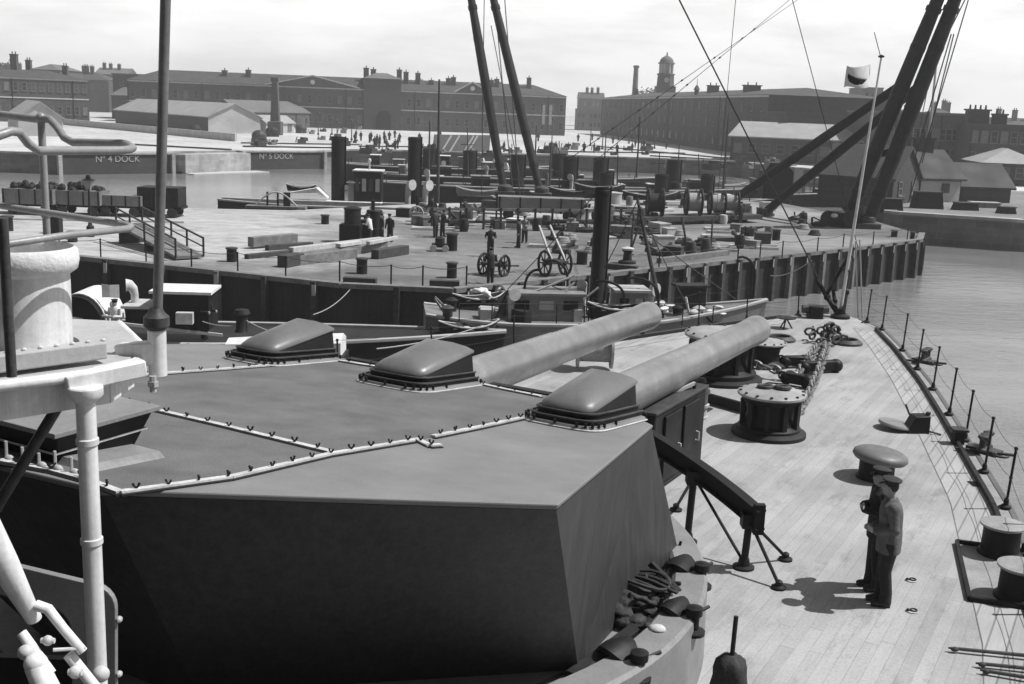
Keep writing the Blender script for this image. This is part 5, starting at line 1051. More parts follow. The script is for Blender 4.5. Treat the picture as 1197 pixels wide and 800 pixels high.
# distant roofs making up the skyline
SKY_ROOFS = ((-20, 30, 80, 520, 'gable', 'dim gabled roof at the far left end of the skyline'), (74, 128, 83, 480, 'hip', 'dim hipped block between the left storehouse and the dark shed'), (112, 150, 79, 560, 'gable', 'farthest hazy gable above the dark shed'), (225, 330, 86, 470, 'flat', 'long hazy parapet showing above the long storehouse at left'), (470, 530, 100, 480, 'gable', 'hazy roof peeping over the storehouse right of its central block'), (560, 640, 103, 500, 'hip', 'hazy roof peeping over the right end of the long storehouse'), (676, 706, 108, 600, 'gable', 'far hazy gable in the gap beside the great storehouse'), (905, 940, 122, 420, 'flat', 'hazy block just right of the great storehouse'), (1040, 1080, 128, 400, 'gable', 'hazy gable above the grey barracks behind the crane legs'), (1085, 1125, 126, 430, 'hip', 'hazy hipped roof left of the big chimney stacks'), (1170, 1230, 138, 380, 'gable', 'hazy gable over the dark building at far right'))
for x0, x1, yt, Yb, rt, lb in SKY_ROOFS:
    A, B = atY(x0, 130, Yb), atY(x1, 130, Yb); rise = 0 if rt == 'flat' else 3.2; hh = atY(x0, yt, Yb).z - ZJ - rise
    t, q, L, rf = bld('building', lb, 'building', A, B, hh, 16, rnd.choice([mBr2, mBr3, mBr1]), rnd.choice([mSlate, mSlateD]), rt, max(rise, .1), (hh - 2.6,), max(3, int(L / 4.5)), (1.1, 1.9), ov=.2)
    for k in range(rnd.randint(1, 3)): chimney(q(L * rnd.uniform(.1, .9), 6, 0), 1.5, 1.1, ZJ + hh, ZJ + hh + rise + rnd.uniform(1.5, 3), rf, mBr3, 2)
# ------------------------------------------------------------------ vessels
def hullmesh(mb, c, ang, L, B, fb, sheer=.5, stern=.35, dr=1.0, rake=.6):
    """local +x is the bow; rings from keel line to rail"""
    d = Vector((math.cos(ang), math.sin(ang), 0)); n = Vector((-d.y, d.x, 0)); rings = []; rail = []
    for i in range(21):
        u = i / 20; x = (u - .5) * L
        hw = B / 2 * (min(1, stern + (1 - stern) * min(1, u * 4)) if u < .25 else (1 if u < .55 else max(.02, 1 - ((u - .55) / .45) ** 2.1)))
        z = ZW + fb + sheer * (max(0, u - .45) / .55) ** 2 + sheer * .3 * (max(0, .3 - u) / .3) ** 2
        rk = rake * max(0, u - .8) / .2
        p = lambda o, zz, k=0: Vector(c) * 1 + d * (x + k) + n * o + Vector((0, 0, zz))
        rings.append([p(-hw, z, rk), p(-hw * .93, ZW + .1, rk * .4), p(-hw * .6, ZW - dr), p(hw * .6, ZW - dr), p(hw * .93, ZW + .1, rk * .4), p(hw, z, rk)]); rail.append((x + rk, hw, z))
    mb.loft([[Vector((q.x, q.y, q.z)) for q in r] for r in rings]); return d, n, rail
def vessel(nm, lb, cat, x, y, Y0, ang, L, B, fb, m, group=None, sheer=.5, mdeck=None, rail=True, stern=.35):
    c = atY(x, y, Y0); c.z = 0; t = T(nm, lb, cat, (c.x, c.y, ZW), group); mb = MB(); d, n, rl = hullmesh(mb, (c.x, c.y, 0), ang, L, B, fb, sheer, stern)
    mb.build('hull', m, t, smooth=25)
    mb = MB()
    for sg in (-1, 1): mb.tube([c + d * x_ + n * (sg * hw) + Vector((0, 0, z + .02)) for x_, hw, z in rl], .05 + B * .008, 6)
    mb.build('gunwale', mLGrey, t)
    mb = MB()
    for (a, ha, za), (b, hb, zb) in zip(rl, rl[1:]): mb.quad(*[c + d * xx + n * o + Vector((0, 0, zz)) for xx, o, zz in ((a, -ha * .97, za - .04), (a, ha * .97, za - .04), (b, hb * .97, zb - .04), (b, -hb * .97, zb - .04))])
    mb.build('deck_planking', mdeck or mTim, t, smooth=0)
    def q(u, v, z): return c + d * u + n * v + Vector((0, 0, z))
    return t, q, ang, ZW + fb
def funnel(t, p, r, h, m=None, cap=True, nm='funnel'):
    mb = MB(); mb.lathe([(r * 1.12, 0), (r * 1.12, .25), (r, .3), (r, h - .3), (r * 1.06, h - .28), (r * 1.06, h - .12), (r, h - .1), (r, h), (r * .86, h), (r * .86, h - .5)], p, 20); mb.tube([p + Vector((r * 1.12, 0, h * .3)), p + Vector((r * 1.12, 0, h + .05))], r * .12, 6); return mb.build(nm, m or mFun, t, smooth=40)
def house(t, c, s, h, ang, m, nm='deckhouse', roofm=None, win=0):
    mb = MB(); mb.box((c[0], c[1], c[2] + h / 2), (s[0], s[1], h), ang); o = mb.build(nm, m, t, smooth=0)
    mb = MB(); mb.box((c[0], c[1], c[2] + h + .05), (s[0] + .25, s[1] + .25, .1), ang); mb.build('house_roof', roofm or mCanvas, o, smooth=0)
    if win:
        for k in range(win):
            u = (k + .5) / win - .5; mb = MB(); R_ = Matrix.Rotation(ang, 3, 'Z'); p = Vector(c) + R_ @ Vector((s[0] * u, -s[1] / 2 - .02, h * .62)); mb.box(p, (s[0] / win * .6, .05, h * .36), ang); mb.build('window', mLGrey if k % 2 else mGlass, o, smooth=0)
    return o
def cowl(t, p, r, h, ang, m=None):
    mb = MB(); d = Vector((math.cos(ang), math.sin(ang), 0)); mb.tube([p, p + Vector((0, 0, h * .6)), p + Vector((0, 0, h * .85)) + d * r * .25, p + Vector((0, 0, h)) + d * r * .9, p + Vector((0, 0, h)) + d * r * 1.5], [r * .7, r * .7, r * .85, r * 1.1, r * 1.3], 14); return mb.build('ventilator_cowl', m or mWhite2, t, smooth=60)
def mast(t, p, h, r=.09, nm='mast', m=None, lean=(0, 0)):
    mb = MB(); mb.tube([p, p + Vector((lean[0], lean[1], h))], [r, r * .55], 8); return mb.build(nm, m or mTimD, t)
def boat(c, ang, L, B, lb, m, cover=True, group='small boats on the tug'):
    t = T('ships_boat', lb, 'boat', c, group); d = Vector((math.cos(ang), math.sin(ang), 0)); n = Vector((-d.y, d.x, 0)); C0 = Vector(c); mb = MB(); o = []; i_ = []
    for k in range(13):
        u = k / 12 - .5; w_ = B / 2 * max(.03, (1 - abs(2 * u) ** 2.4)); z = .5 * B * .8 + .25 * B * (2 * u) ** 2
        o.append([C0 + d * L * u + n * w_ + Vector((0, 0, z)), C0 + d * L * u * .96 + n * w_ * .7 + Vector((0, 0, z * .4)), C0 + d * L * u * .9 + Vector((0, 0, .02)), C0 + d * L * u * .96 - n * w_ * .7 + Vector((0, 0, z * .4)), C0 + d * L * u - n * w_ + Vector((0, 0, z))])
    for a, b in zip(o, o[1:]):
        for j in range(4): mb.quad(a[j], a[j + 1], b[j + 1], b[j])
    h_ = mb.build('hull', m, t, smooth=60); h_.modifiers.new('s', 'SOLIDIFY').thickness = .04
    mb = MB()
    for sd in (0, 4): mb.tube([r[sd] for r in o], .035, 6)
    mb.build('gunwale', mTrim, t)
    for k in (3, 6, 9): mb = MB(); mb.beam(o[k][0] * .96 + o[k][4] * .04 - Vector((0, 0, .1)), o[k][4] * .96 + o[k][0] * .04 - Vector((0, 0, .1)), .2, .04); mb.build('thwart', mTimL, t, smooth=0)
    if cover: mb = MB(); 
    return t
def davit(p, h, out, lb):
    mb = MB(); o = Vector(out); mb.tube([p, p + Vector((0, 0, h * .6))] + [p + Vector((0, 0, h * .6 + h * .4 * math.sin(a))) + o * (1 - math.cos(a)) for a in [k * .314 for k in range(1, 7)]], .055, 8); ob = mb.build('davit', mBlk, None, org=p); tag(ob, lb, 'davit', 'boat davits of the tug'); return ob
def fig(loc, rz, lb, jm, tm, h=1.7, arms=0, group=None, cap=True, bend=0):
    """small distant figure: one body under jacket, trousers and cap"""
    t = T('person', lb, 'man', loc, group, rz); ORG[t.name] = Vector((0, 0, 0)); k = h / 1.7; f = bend
    b = MB(); b.ell((0, .02 + f * .75, (1.58 - f * .2) * k), (.085, .1, .12), 10, 7)
    for sg in (-1, 1): b.ell((sg * (.3 - .12 * arms), .04 + .3 * arms + f * .5, (.85 + .25 * arms) * k), (.045, .05, .07), 8, 5)
    b.tube([(0, f * .6, 1.35 * k), (0, .0 + f * .7, 1.5 * k)], [.06, .055], 8); b.build('body', mSkin, t, org=(0, 0, 0), smooth=60)
    j = MB(); j.loft([[(a * math.cos(u), bb * math.sin(u) + y, z * k) for u in [i * .628 for i in range(10)]] for z, a, bb, y in ((.78, .19, .14, 0), (1.0, .18, .13, f * .15), (1.28, .22, .14, f * .5), (1.42, .17, .1, f * .65), (1.47, .08, .07, f * .7))])
    for sg in (-1, 1): j.tube([(sg * .22, f * .55, 1.38 * k), (sg * .29, f * .5 - .02 + .06 * arms, 1.1 * k), (sg * (.3 - .12 * arms), .04 + .27 * arms + f * .5, (.9 + .23 * arms) * k)], [.07, .062, .05], 8)
    j.build('jacket', jm, t, org=(0, 0, 0), smooth=60)
    q = MB()
    for sg, y in ((-1, -.05), (1, .07)): q.tube([(sg * .09, 0, .86 * k), (sg * .1, y * .5, .45 * k), (sg * .11, y, .05)], [.115, .09, .075], 8); q.ell((sg * .11, y + .06, .05), (.05, .13, .05), 8, 5)
    q.build('trousers', tm, t, org=(0, 0, 0), smooth=60)
    if cap: c_ = MB(); c_.lathe([(.1, 0), (.1, .06), (.13, .08), (.12, .11), (0, .13)], (0, .01 + f * .75, (1.62 - f * .2) * k), 12); c_.build('cap', mCapc, t, org=(0, 0, 0))
    ORG[t.name] = Vector(loc); return t
# --- paddle tug lying between the turret and the jetty, left
t, q, an, zd = vessel('paddle_tug', 'dark paddle tug alongside the jetty with a big round paddle box', 'tug', 180, 385, 42, .06, 26, 4.2, 1.8, mShip, sheer=.4, mdeck=mTimD)
c = atY(100, 352, 40.5); mb = MB(); rg = []
for k in range(17): a = math.pi * k / 16; rg.append(a)
R_ = .92; cz = atY(100, 378, 40.5).z
mb.loft([[Vector((c.x + R_ * math.cos(a), y, cz + R_ * 1.25 * math.sin(a))) for a in rg] for y in (39.6, 41.8)]); pb_ = mb.build('paddle_box', mBlk, t, smooth=50)
mb = MB(); mb.loft([[Vector((c.x + (R_ + .02) * math.cos(a), y, cz + (R_ + .02) * 1.25 * math.sin(a))) for a in rg] + [Vector((c.x + (R_ + .06) * math.cos(a), y, cz + (R_ + .06) * 1.25 * math.sin(a))) for a in rg[::-1]] for y in (39.9, 41.85)]); mb.build('paddle_box_top', mCanvas, pb_, smooth=50)
g = atY(133, 365, 40); mb = MB(); mb.beam(atY(84, 372, 39.6), atY(260, 392, 40.4), .12, .1); mb.beam(atY(84, 366, 39.7), atY(140, 372, 39.9), .1, .08); mb.build('rubbing_strake', mLGrey, t, smooth=0)
h1 = atY(218, 372, 41); house(t, (h1.x, h1.y, h1.z - .3), (2.0, 1.6), 1.35, an, mBlk, 'engine_casing', mCanvas)
h1 = atY(178, 365, 41); house(t, (h1.x, h1.y, h1.z - .3), (1.6, 1.4), .55, an, mDark, 'skylight', mTimL)
cowl(t, atY(158, 360, 41), .2, .85, math.radians(200)); cowl(t, atY(198, 365, 41.5), .17, .7, math.radians(-60))
mb = MB(); a = atY(216, 372, 39.9); mb.box(a, (.6, .3, .42), .1); mb.build('white_board', mWhite2, t)
g = atY(127, 395, 40); g.z = zd - .1
s1 = atY(135, 374, 40.1); fg = fig((s1.x, s1.y, s1.z - .92), math.radians(160), 'man in striped shirt reading a newspaper on the paddle tug', mCanvas, mNavy, 1.66, 1, 'men on the tugs')
n1 = atY(128, 341, 40.0); mb = MB()
for k in (0, 1): mb.quad(*[n1 + Vector((sx_ * .36 * (k * 2 - 1) * .9 + (0 if True else 0), .1 * abs(sx_), sz_)) for sx_, sz_ in ((0, -.22), (1, -.25), (1, .25), (0, .24))])
o = mb.build('newspaper', mWhite, None, org=n1, smooth=0); o.modifiers.new('s', 'SOLIDIFY').thickness = .01; tag(o, 'open newspaper held up by the man on the paddle tug', 'newspaper')
s1 = atY(238, 372, 40.6); fig((s1.x, s1.y, s1.z - .8), math.radians(-120), 'man in dark clothes bending beside the tug engine casing', mNavy, mNavy, 1.66, 1, 'men on the tugs', bend=.25)
p = atY(283, 388, 39); t2 = T('capstan', 'small domed bollard on the tug bow with ropes made fast', 'bollard', p); mb = MB(); mb.lathe([(.28, 0), (.22, .1), (.2, .6), (.3, .66), (.24, .8), (0, .86)], p, 16); mb.build('post', mDark, t2)
# covered boat shape behind the far hood
c = atY(345, 402, 36); mb = MB(); mb.loft([[c + Vector(v) for v in r] for r in ([(-2.2, -.5, -.25), (-2.2, .5, -.25), (-2.2, .5, .0), (-2.2, 0, .12), (-2.2, -.5, 0)], [(0, -.7, -.3), (0, .7, -.3), (0, .7, .12), (0, 0, .32), (0, -.7, .12)], [(1.6, -.6, -.3), (1.6, .6, -.3), (1.6, .6, .2), (1.6, 0, .42), (1.6, -.6, .2)])]); 
t2 = T('covered_boat', 'boat under a sunlit canvas cover beyond the far sighting hood', 'boat', c); mb.build('canvas_cover', mCanvas, t2, smooth=50)
mb = MB(); mb.loft([[c + Vector(v) for v in r] for r in ([(-2.3, -.3, -.9), (-2.3, .3, -.9), (-2.3, .52, -.22), (-2.3, -.52, -.22)], [(1.7, -.4, -.9), (1.7, .4, -.9), (1.7, .62, -.26), (1.7, -.62, -.26)])]); mb.build('hull', mShip, t2)
# --- steam launch / tug with the tall black funnel
ang = .12
t, q, an, zd = vessel('steam_tug', 'steam tug with tall black funnel lying between gun barrels and jetty', 'tug', 690, 388, 45.5, ang, 13.8, 3.4, 2.35, mShipG, sheer=.9, mdeck=mTimL, stern=.75)
c0 = q(0, 0, 0); fp_ = atY(697, 362, 45.8); funnel(t, Vector((fp_.x, fp_.y, zd)), .31, atY(697, 219, 45.8).z - zd)
h1 = q(-2.0, .2, zd); house(t, h1, (3.0, 1.8), 1.05, ang, mShipG, 'deckhouse', mGrey, 3)
h1 = q(1.6, .2, zd); house(t, h1, (1.3, 1.3), 1.2, ang, mGrey, 'wheelhouse', mLGrey, 2)
cowl(t, q(-3.4, -.6, zd), .2, 1.1, -1.2, mWhite2); cowl(t, q(2.6, .6, zd), .22, 1.2, -.8, mWhite2); cowl(t, q(-.2, .9, zd), .18, 1.3, -2.0, mWhite2)
mb = MB(); mb.tube([atY(770, 352, 45.6), atY(745, 232, 45.9)], [.1, .06], 8); mb.build('derrick', mTimD, t)
for (x0, y0, x1, y1) in ((640, 360, 672, 330), (608, 348, 672, 322), (655, 372, 700, 336)):
    mb = MB(); mb.tube([atY(x0, y0, 45), atY(x1, y1, 45.2)], .045, 6); mb.build('spar', mTimL, t)
for k in range(9):
    mb = MB(); e = q(-5.6 + k * 1.3, -1.55 + .12 * max(0, k - 6), zd + .05); mb.cyl(e, e + Vector((0, 0, .8)), .025, 6); mb.build('rail_post', mDark, t)
mb = MB(); mb.rope(q(-5.6, -1.55, zd + .82), q(4.8, -1.35, zd + .95), .015, 0.02, 10, 5); mb.build('rail_wire', mRopeD, t)
mb = MB()
for k in range(14): e = q(3.0 + rnd.uniform(-.2, 2.6), rnd.uniform(-.8, .8), zd + .4 + rnd.uniform(0, .25)); mb.ell(e, (rnd.uniform(.15, .4), rnd.uniform(.12, .3), rnd.uniform(.05, .14)), 9, 6, Matrix.Rotation(rnd.uniform(0, 3), 3, 'Z'))
mb.build('bundled_sails', mCanvas, t, remesh=.05, smooth_it=2)
for k, (x, y, Y, a, lb, m) in enumerate(((540, 345, 46.5, .5, 'dark boat with bundled gear slung at the stern of the steam tug', mShip), (722, 357, 44.2, .15, 'dark boat with pale gunwale on the near davits of the steam tug', mShip), (548, 378, 43.0, .35, 'white lined skiff afloat behind the middle gun barrel', mCanvD))):
    p = atY(x + 20 if k == 0 else x, y + 4, Y); boat((p.x, p.y, p.z - .35), a, 2.5, .95, lb, m)
p = atY(560, 330, 46.3); mb = MB()
for k in range(12): mb.ell(p + Vector((rnd.uniform(-.7, .9), rnd.uniform(-.3, .3), rnd.uniform(-.55, -.25))), (rnd.uniform(.1, .35), .12, rnd.uniform(.05, .12)), 8, 5, Matrix.Rotation(rnd.uniform(0, 3), 3, 'Z'))
o = mb.build('canvas_bundle', mCanvas, None, org=p, remesh=.05, smooth_it=1); tag(o, 'pale bundle of canvas and oars heaped in the stern boat', 'canvas bundle')
for i, (x, y, Y, h, ox, lb) in enumerate(((612, 368, 45.6, 1.9, .5, 'curved davit left of the stern boat'), (662, 360, 46.6, 2.0, -.7, 'curved davit right of the stern boat'), (728, 372, 44.9, 1.5, -.9, 'curved davit over the near boat of the tug'), (768, 380, 44.6, 1.9, -1.0, 'tall curved davit beside the tug derrick'), (880, 355, 47.5, 2.0, -.6, 'curved davit at the tug bow by the open water'))):
    p = atY(x, y, Y); davit(p, h, (ox, .05, 0), lb)
p = atY(744, 372, 45.7); fig((p.x, p.y, p.z - .3), 2.4, 'man in white standing by the tug wheelhouse', mWhite, mWhite2, 1.5, 0, 'men on the tugs')
h1 = q(4.4, .8, zd + .4); house(t, h1, (1.2, .6), .9, ang + .2, mBlk, 'winch_house', mDark)
# mooring ropes
for i, (a, b, sg, lb) in enumerate(((atY(283, 372, 39), atY(372, 394, 38), .25, 'pale mooring rope sagging from the tug bow bollard'), (J(416, 330), atY(366, 368, 42), .25, 'rope hanging from the jetty edge to the tug'), (atY(440, 408, 33), atY(560, 382, 42), .12, 'long pale rope running low across the water'), (J(900, 334) + Vector((0, 0, .5)), D(946, 336) + Vector((0, 0, 1.0)), .2, 'hawser from the bow to the jetty wall'), (atY(237, 376, 40), atY(283, 380, 39), .1, 'short rope between the casing and the bow bollard'))):
    mb = MB(); mb.rope(a, b, .022, sg, 14, 5); o = mb.build('mooring_rope', mRope, None, org=a); tag(o, lb, 'rope', 'mooring ropes')
# ------------------------------------------------------------------ vessels in the basin beyond the jetty
def warship(x, Y, ang, L, B, fb, lb, funnels, h=2.6, r=.55, mst=(), grp='black torpedo craft moored in the basin', y=220):
    t, q, an, zd = vessel('torpedo_boat', lb, 'warship', x, y, Y, ang, L, B, fb, mShip, grp, .7, mIron)
    for u in funnels: funnel(t, q(u, 0, zd), r, h)
    for k in range(7):
        u = (k - 3) * L * .11; 
        if all(abs(u - f) > 1.2 for f in funnels): house(t, q(u, rnd.uniform(-.3, .3), zd), (rnd.uniform(1, 2.6), B * rnd.uniform(.3, .55)), rnd.uniform(.6, 1.6), an, rnd.choice([mShip, mDark, mGrey]), 'deckhouse', rnd.choice([mCanvas, mLGrey, mGrey]))
    for k in range(5): cowl(t, q(rnd.uniform(-L * .35, L * .35), rnd.choice((-1, 1)) * B * .25, zd), .28, rnd.uniform(1.0, 1.6), rnd.uniform(-2.4, -.6), mWhite2 if rnd.random() < .6 else mGrey)
    for u, hh in mst: mast(t, q(u, 0, zd), hh, .14)
    for sg in (-1, 1):
        mb = MB(); mb.rope(q(-L * .45, sg * B * .45, zd + .95), q(L * .42, sg * B * .2, zd + 1.3), .03, .1, 8, 4); mb.build('rail_wire', mRopeD, t)
        for k in range(10): mb = MB(); e = q(-L * .45 + k * L * .095, sg * B * .44, zd); mb.cyl(e, e + Vector((0, 0, .95)), .05, 5); mb.build('rail_post', mDark, t)
    return t, q, an, zd
warship(665, 128, .1, 46, 5, 2.0, 'black destroyer with four short funnels behind the left sheer legs', (-6, 0, 3.5, 12), 3.6, .8, ((18, 9), (-16, 7)))
warship(740, 118, .16, 30, 4.4, 1.5, 'black torpedo boat nearest the jetty with funnels and white cowls', (-3, 3, 8), 3.0, .7, ((-9, 6),), y=226)
warship(595, 140, .06, 38, 5, 2.2, 'long black destroyer partly hidden by the left sheer legs', (-10, -5, 6), 3.2, .8, ((16, 8),), y=210)
warship(870, 140, .12, 30, 4.4, 1.4, 'dark torpedo boat under the right crane struts', (-5, 4), 2.2, .7, ((9, 6),), y=222)
warship(520, 150, .05, 28, 5, 2.6, 'black hulled vessel with pale rail behind the twin funnels', (), 2, .6, ((12, 6),), y=205)
# two funnelled harbour vessel at the left of the jetty
t, q, an, zd = vessel('harbour_steamer', 'harbour steamer with two tall black funnels and square wheelhouse behind the jetty', 'steamer', 440, 226, 97, .03, 27, 5, 2.0, mShip, None, .6, mIron)
for x, yt, r in ((395, 160, .58), (483.5, 160.5, .55)): p = atY(x, 228, 97); funnel(t, Vector((p.x, p.y, zd)), r, atY(x, yt, 97).z - zd)
p = atY(431, 226, 97); house(t, (p.x, p.y, zd), (2.3, 2.3), atY(431, 200, 97).z - zd, an, mBlk, 'wheelhouse', mCanvas, 4)
p = atY(414, 226, 96.5); house(t, (p.x, p.y, zd), (.9, 1.2), 2.0, an, mGrey, 'casing'); p = atY(412, 226, 95.5); house(t, (p.x - 1.6, p.y, zd), (8, 1.0), .35, an, mCanvas, 'awning_roll', mCanvas)
for x in (477, 497): cowl(t, Vector((atY(x, 226, 96.5).x, 96.5, zd)), .36, 2.0, -.7, mWhite2)
p = atY(512, 226, 97); mb = MB(); mb.tube([(p.x, p.y, zd), tuple(atY(513.5, 93, 97))], [.16, .08], 8); mb.build('mast', mTimD, t)
mb = MB(); p = atY(432, 188, 97); mb.ell(p, (.16, .16, .2)); mb.cyl(p, p - Vector((0, 0, .9)), .07, 6); mb.build('masthead_lamp', mWhite2, t)
mb = MB(); mb.loft([[atY(340, 226, 96) + Vector((0, dy, dz)) for dy, dz in ((-.6, 0), (.6, 0), (.6, .1), (-.6, .1))], [atY(372, 226, 96) + Vector((0, dy, dz)) for dy, dz in ((-.9, .1), (.9, .1), (.9, .5), (-.9, .5))], [atY(384, 232, 96) + Vector((0, dy, dz)) for dy, dz in ((-.6, 0), (.6, 0), (.6, .1), (-.6, .1))]]); mb.build('boat_cover', mCanvas, t)
p = atY(352, 220, 99); boat((p.x, p.y, p.z - .3), .1, 2.6, 1.0, 'open dark skiff at the steamer stern with a hooped awning frame', mShip, group='small boats beyond the jetty')
t = T('landing_stage', 'low hooped frame and planks floating off the jetty edge', 'float', J(318, 246)); p = J(318, 246); mb = MB(); mb.box((p.x, p.y + 1.5, ZJ + .1), (4.6, 1.0, .2), .03); mb.build('raft', mTim, t, smooth=0)
mb = MB(); mb.tube([(p.x - 1.6 + 3.2 * k / 12, p.y + 1.5, ZJ + .2 + 1.05 * math.sin(math.pi * k / 12)) for k in range(13)], .06, 6); mb.build('hoop', mTimL, t)
for k in (-.7, .1, .8): mb = MB(); mb.box((p.x + k, p.y + 1.6, ZJ + .7), (.12 if k != .8 else .5, .2, 1.1)); mb.build('post', mDark, t, smooth=0)
p = J(206, 200); t = T('rowing_boat', 'tiny dark rowing boat on the still basin water below the pier', 'boat', onz(208, 203, ZW)); p = onz(208, 203, ZW); mb = MB(); mb.loft([[(p.x - 1.6, p.y, ZW + .3), (p.x - 1.5, p.y + .1, ZW + .3), (p.x - 1.5, p.y + .05, ZW)], [(p.x, p.y - .6, ZW + .25), (p.x, p.y + .6, ZW + .25), (p.x, p.y, ZW - .1)], [(p.x + 1.5, p.y, ZW + .3), (p.x + 1.6, p.y + .1, ZW + .3), (p.x + 1.5, p.y + .05, ZW)]]); mb.build('hull', mShip, t)
# ------------------------------------------------------------------ sheer legs
def sheer(nm, lb, legs, stays, cross=True, r=.45):
    b = J(*legs[0][:2]); t = T(nm, lb, 'sheer legs', b)
    for (xb, yb, xt, yt, Yt, rr) in legs:
        p = J(xb, yb); tp = atY(xt, yt, Yt); e = tp + (tp - p) * .12; mb = MB(); mid = p.lerp(e, .5); mb.tube([p, p.lerp(e, .25), mid, p.lerp(e, .75), e], [rr * .8, rr, rr * 1.1, rr, rr * .75], 14); lg = mb.build('leg', mDark, t)
        mb = MB(); mb.box(p + Vector((0, 0, .2)), (1.9, 1.6, .5)); mb.lathe([(.7, .4), (.7, .9), (.4, 1.1)], p, 12); mb.build('footing', mIron, t, bevel=.05)
        for k in range(1, 7):
            c = p.lerp(e, k / 7); dd = (e - p).normalized(); mb = MB(); mb.tube([c - dd * .2, c + dd * .2], rr * 1.06, 14); mb.build('iron_band', mBlk, lg)
    for (xb, yb, Yb, xt, yt, Yt, rr, m) in stays: mb = MB(); mb.rope(atY(xb, yb, Yb), atY(xt, yt, Yt), rr, 0, 2, 6); mb.build('stay', m, t)
    return t
sheer('sheer_legs', 'pair of tall iron sheer legs leaning left on the far jetty edge', [(590, 229, 551, 0, 111, .42), (633, 231, 577, 0, 111, .42)], [(600, 229, 112, 578, 0, 118, .05, mRopeD), (608, 232, 112, 590, 0, 118, .05, mRopeD), (563, 228, 112, 566, 0, 113, .04, mRopeD), (612, 228, 113, 574, 30, 116, .04, mRopeD)])
cr = sheer('sheer_legs', 'heavy dark crane legs with slanting struts towering over the jetty end', [(987, 264, 1096, 0, 86, .55), (1012, 267, 1116, 0, 86, .55)], [(1006, 245, 93, 1128, 0, 89, .05, mRopeD), (1062, 236, 93, 1132, 0, 89, .05, mRopeD), (1078, 190, 97, 1115, 40, 90, .05, mRopeD), (1068, 190, 97, 1112, 40, 90, .05, mRopeD)])
for (x0, y0, Y0, x1, y1, Y1) in ((1052, 100, 89, 835, 266, 97), (1080, 96, 89, 888, 262, 95)):
    a, b = atY(x0, y0, Y0), atY(x1, y1, Y1); b.z = max(b.z, ZJ); mb = MB(); mb.tube([a, a.lerp(b, .5), b], [.34, .4, .34], 12); mb.build('strut', mDark, cr)
mb = MB(); a, b = atY(1030, 180, 88.5), atY(1048, 175, 88.5); mb.beam(a, b, .5, .5); mb.build('cross_beam', mDark, cr)
p = J(906, 232); t = T('winch_house', 'dark winch house with curved roof below the crane struts', 'winch house', p); h1 = hz(905, 190, p.y) - ZJ; mb = MB(); mb.loft([[(p.x + x_, p.y + y_, ZJ + z_) for x_, z_ in ((-1.6, 0), (1.4, 0), (1.4, h1 * .75), (.6, h1), (-1.0, h1), (-1.6, h1 * .75))] for y_ in (-1.2, 1.5)]); mb.build('body', mBlk, t, smooth=0)
mb = MB(); mb.box((p.x + 1.9, p.y - .9, ZJ + h1 * .55), (.9, .8, h1 * .7)); mb.build('white_panel', mRend, t, smooth=0)
p = J(985, 266); t = T('crane_engine', 'dark tangle of crane engine and gearing at the foot of the legs', 'engine', p); mb = MB(); mb.box(p + Vector((-.4, .6, .6)), (1.6, 1.2, 1.2)); mb.build('bedframe', mBlk, t, bevel=.1)
for k, (dx, rr) in enumerate(((-1.3, .6), (.6, .8), (1.6, .5))): mb = MB(); mb.lathe([(rr, -.12), (rr, .12)], p + Vector((dx, -.4, .7)), 18, Matrix.Rotation(math.pi / 2, 3, 'X')); mb.build('gear_wheel', mDark, t)
mb = MB(); mb.ell(p + Vector((-.9, -.6, .95)), (.28, .2, .18)); mb.build('white_cap', mWhite, t)
# ------------------------------------------------------------------ jetty furniture
def jb(x, y, hpx, lb, wpx=13, sq=True):
    p = J(x, y); dm = p.y / FPX; t = T('bollard', lb, 'bollard', p, 'iron bollards on the jetty'); h = hpx * dm; r = wpx * dm / 2; mb = MB()
    mb.lathe([(r * .92, 0), (r * .9, h * .82), (r * .95, h * .86)], p, 18); mb.build('stem', mDark, t); mb = MB(); mb.lathe([(r * .95, h * .86), (r * 1.12, h * .9), (r * 1.1, h * .98), (r * .9, h), (0, h * 1.02)], p, 18); mb.build('head', mIron, t)
for x, y, hp, w_, lb in ((271, 306, 17, 13, 'short round bollard at the jetty edge right of the gangway'), (423, 320, 19, 14, 'short round bollard in front of the timber stack'), (528, 325, 19, 13, 'short round bollard behind the jetty edge near the handcart'), (380, 262, 11, 10, 'small distant bollard on the pale ground left of the boiler'), (528, 293, 21, 14, 'dark bollard beside the three workmen'), (907, 281, 13, 10, 'small bollard on the open ground below the crane struts'), (680, 309, 16, 14, 'broad topped bollard behind the two wheeled cart'), (9, 270, 18, 14, 'wide bollard at the extreme left edge of the jetty'), (85, 283, 13, 12, 'low bollard between lamp post and railing'), (1045, 277, 8, 8, 'small bollard near the outer end of the jetty'), (1066, 282, 11, 6, 'corner post at the outer end of the jetty')): jb(x, y, hp, lb, w_)
p = J(66, 273); t = T('hydrant_box', 'square dark box with a short post behind the platform railing', 'box', p); mb = MB(); mb.box((p.x, p.y, ZJ + .5), (.6, .6, 1.0)); mb.build('box', mDark, t, bevel=.03); mb = MB(); mb.cyl((p.x + .1, p.y, ZJ + .9), (p.x + .1, p.y, ZJ + 1.6), .08, 8); mb.build('post', mDark, t)
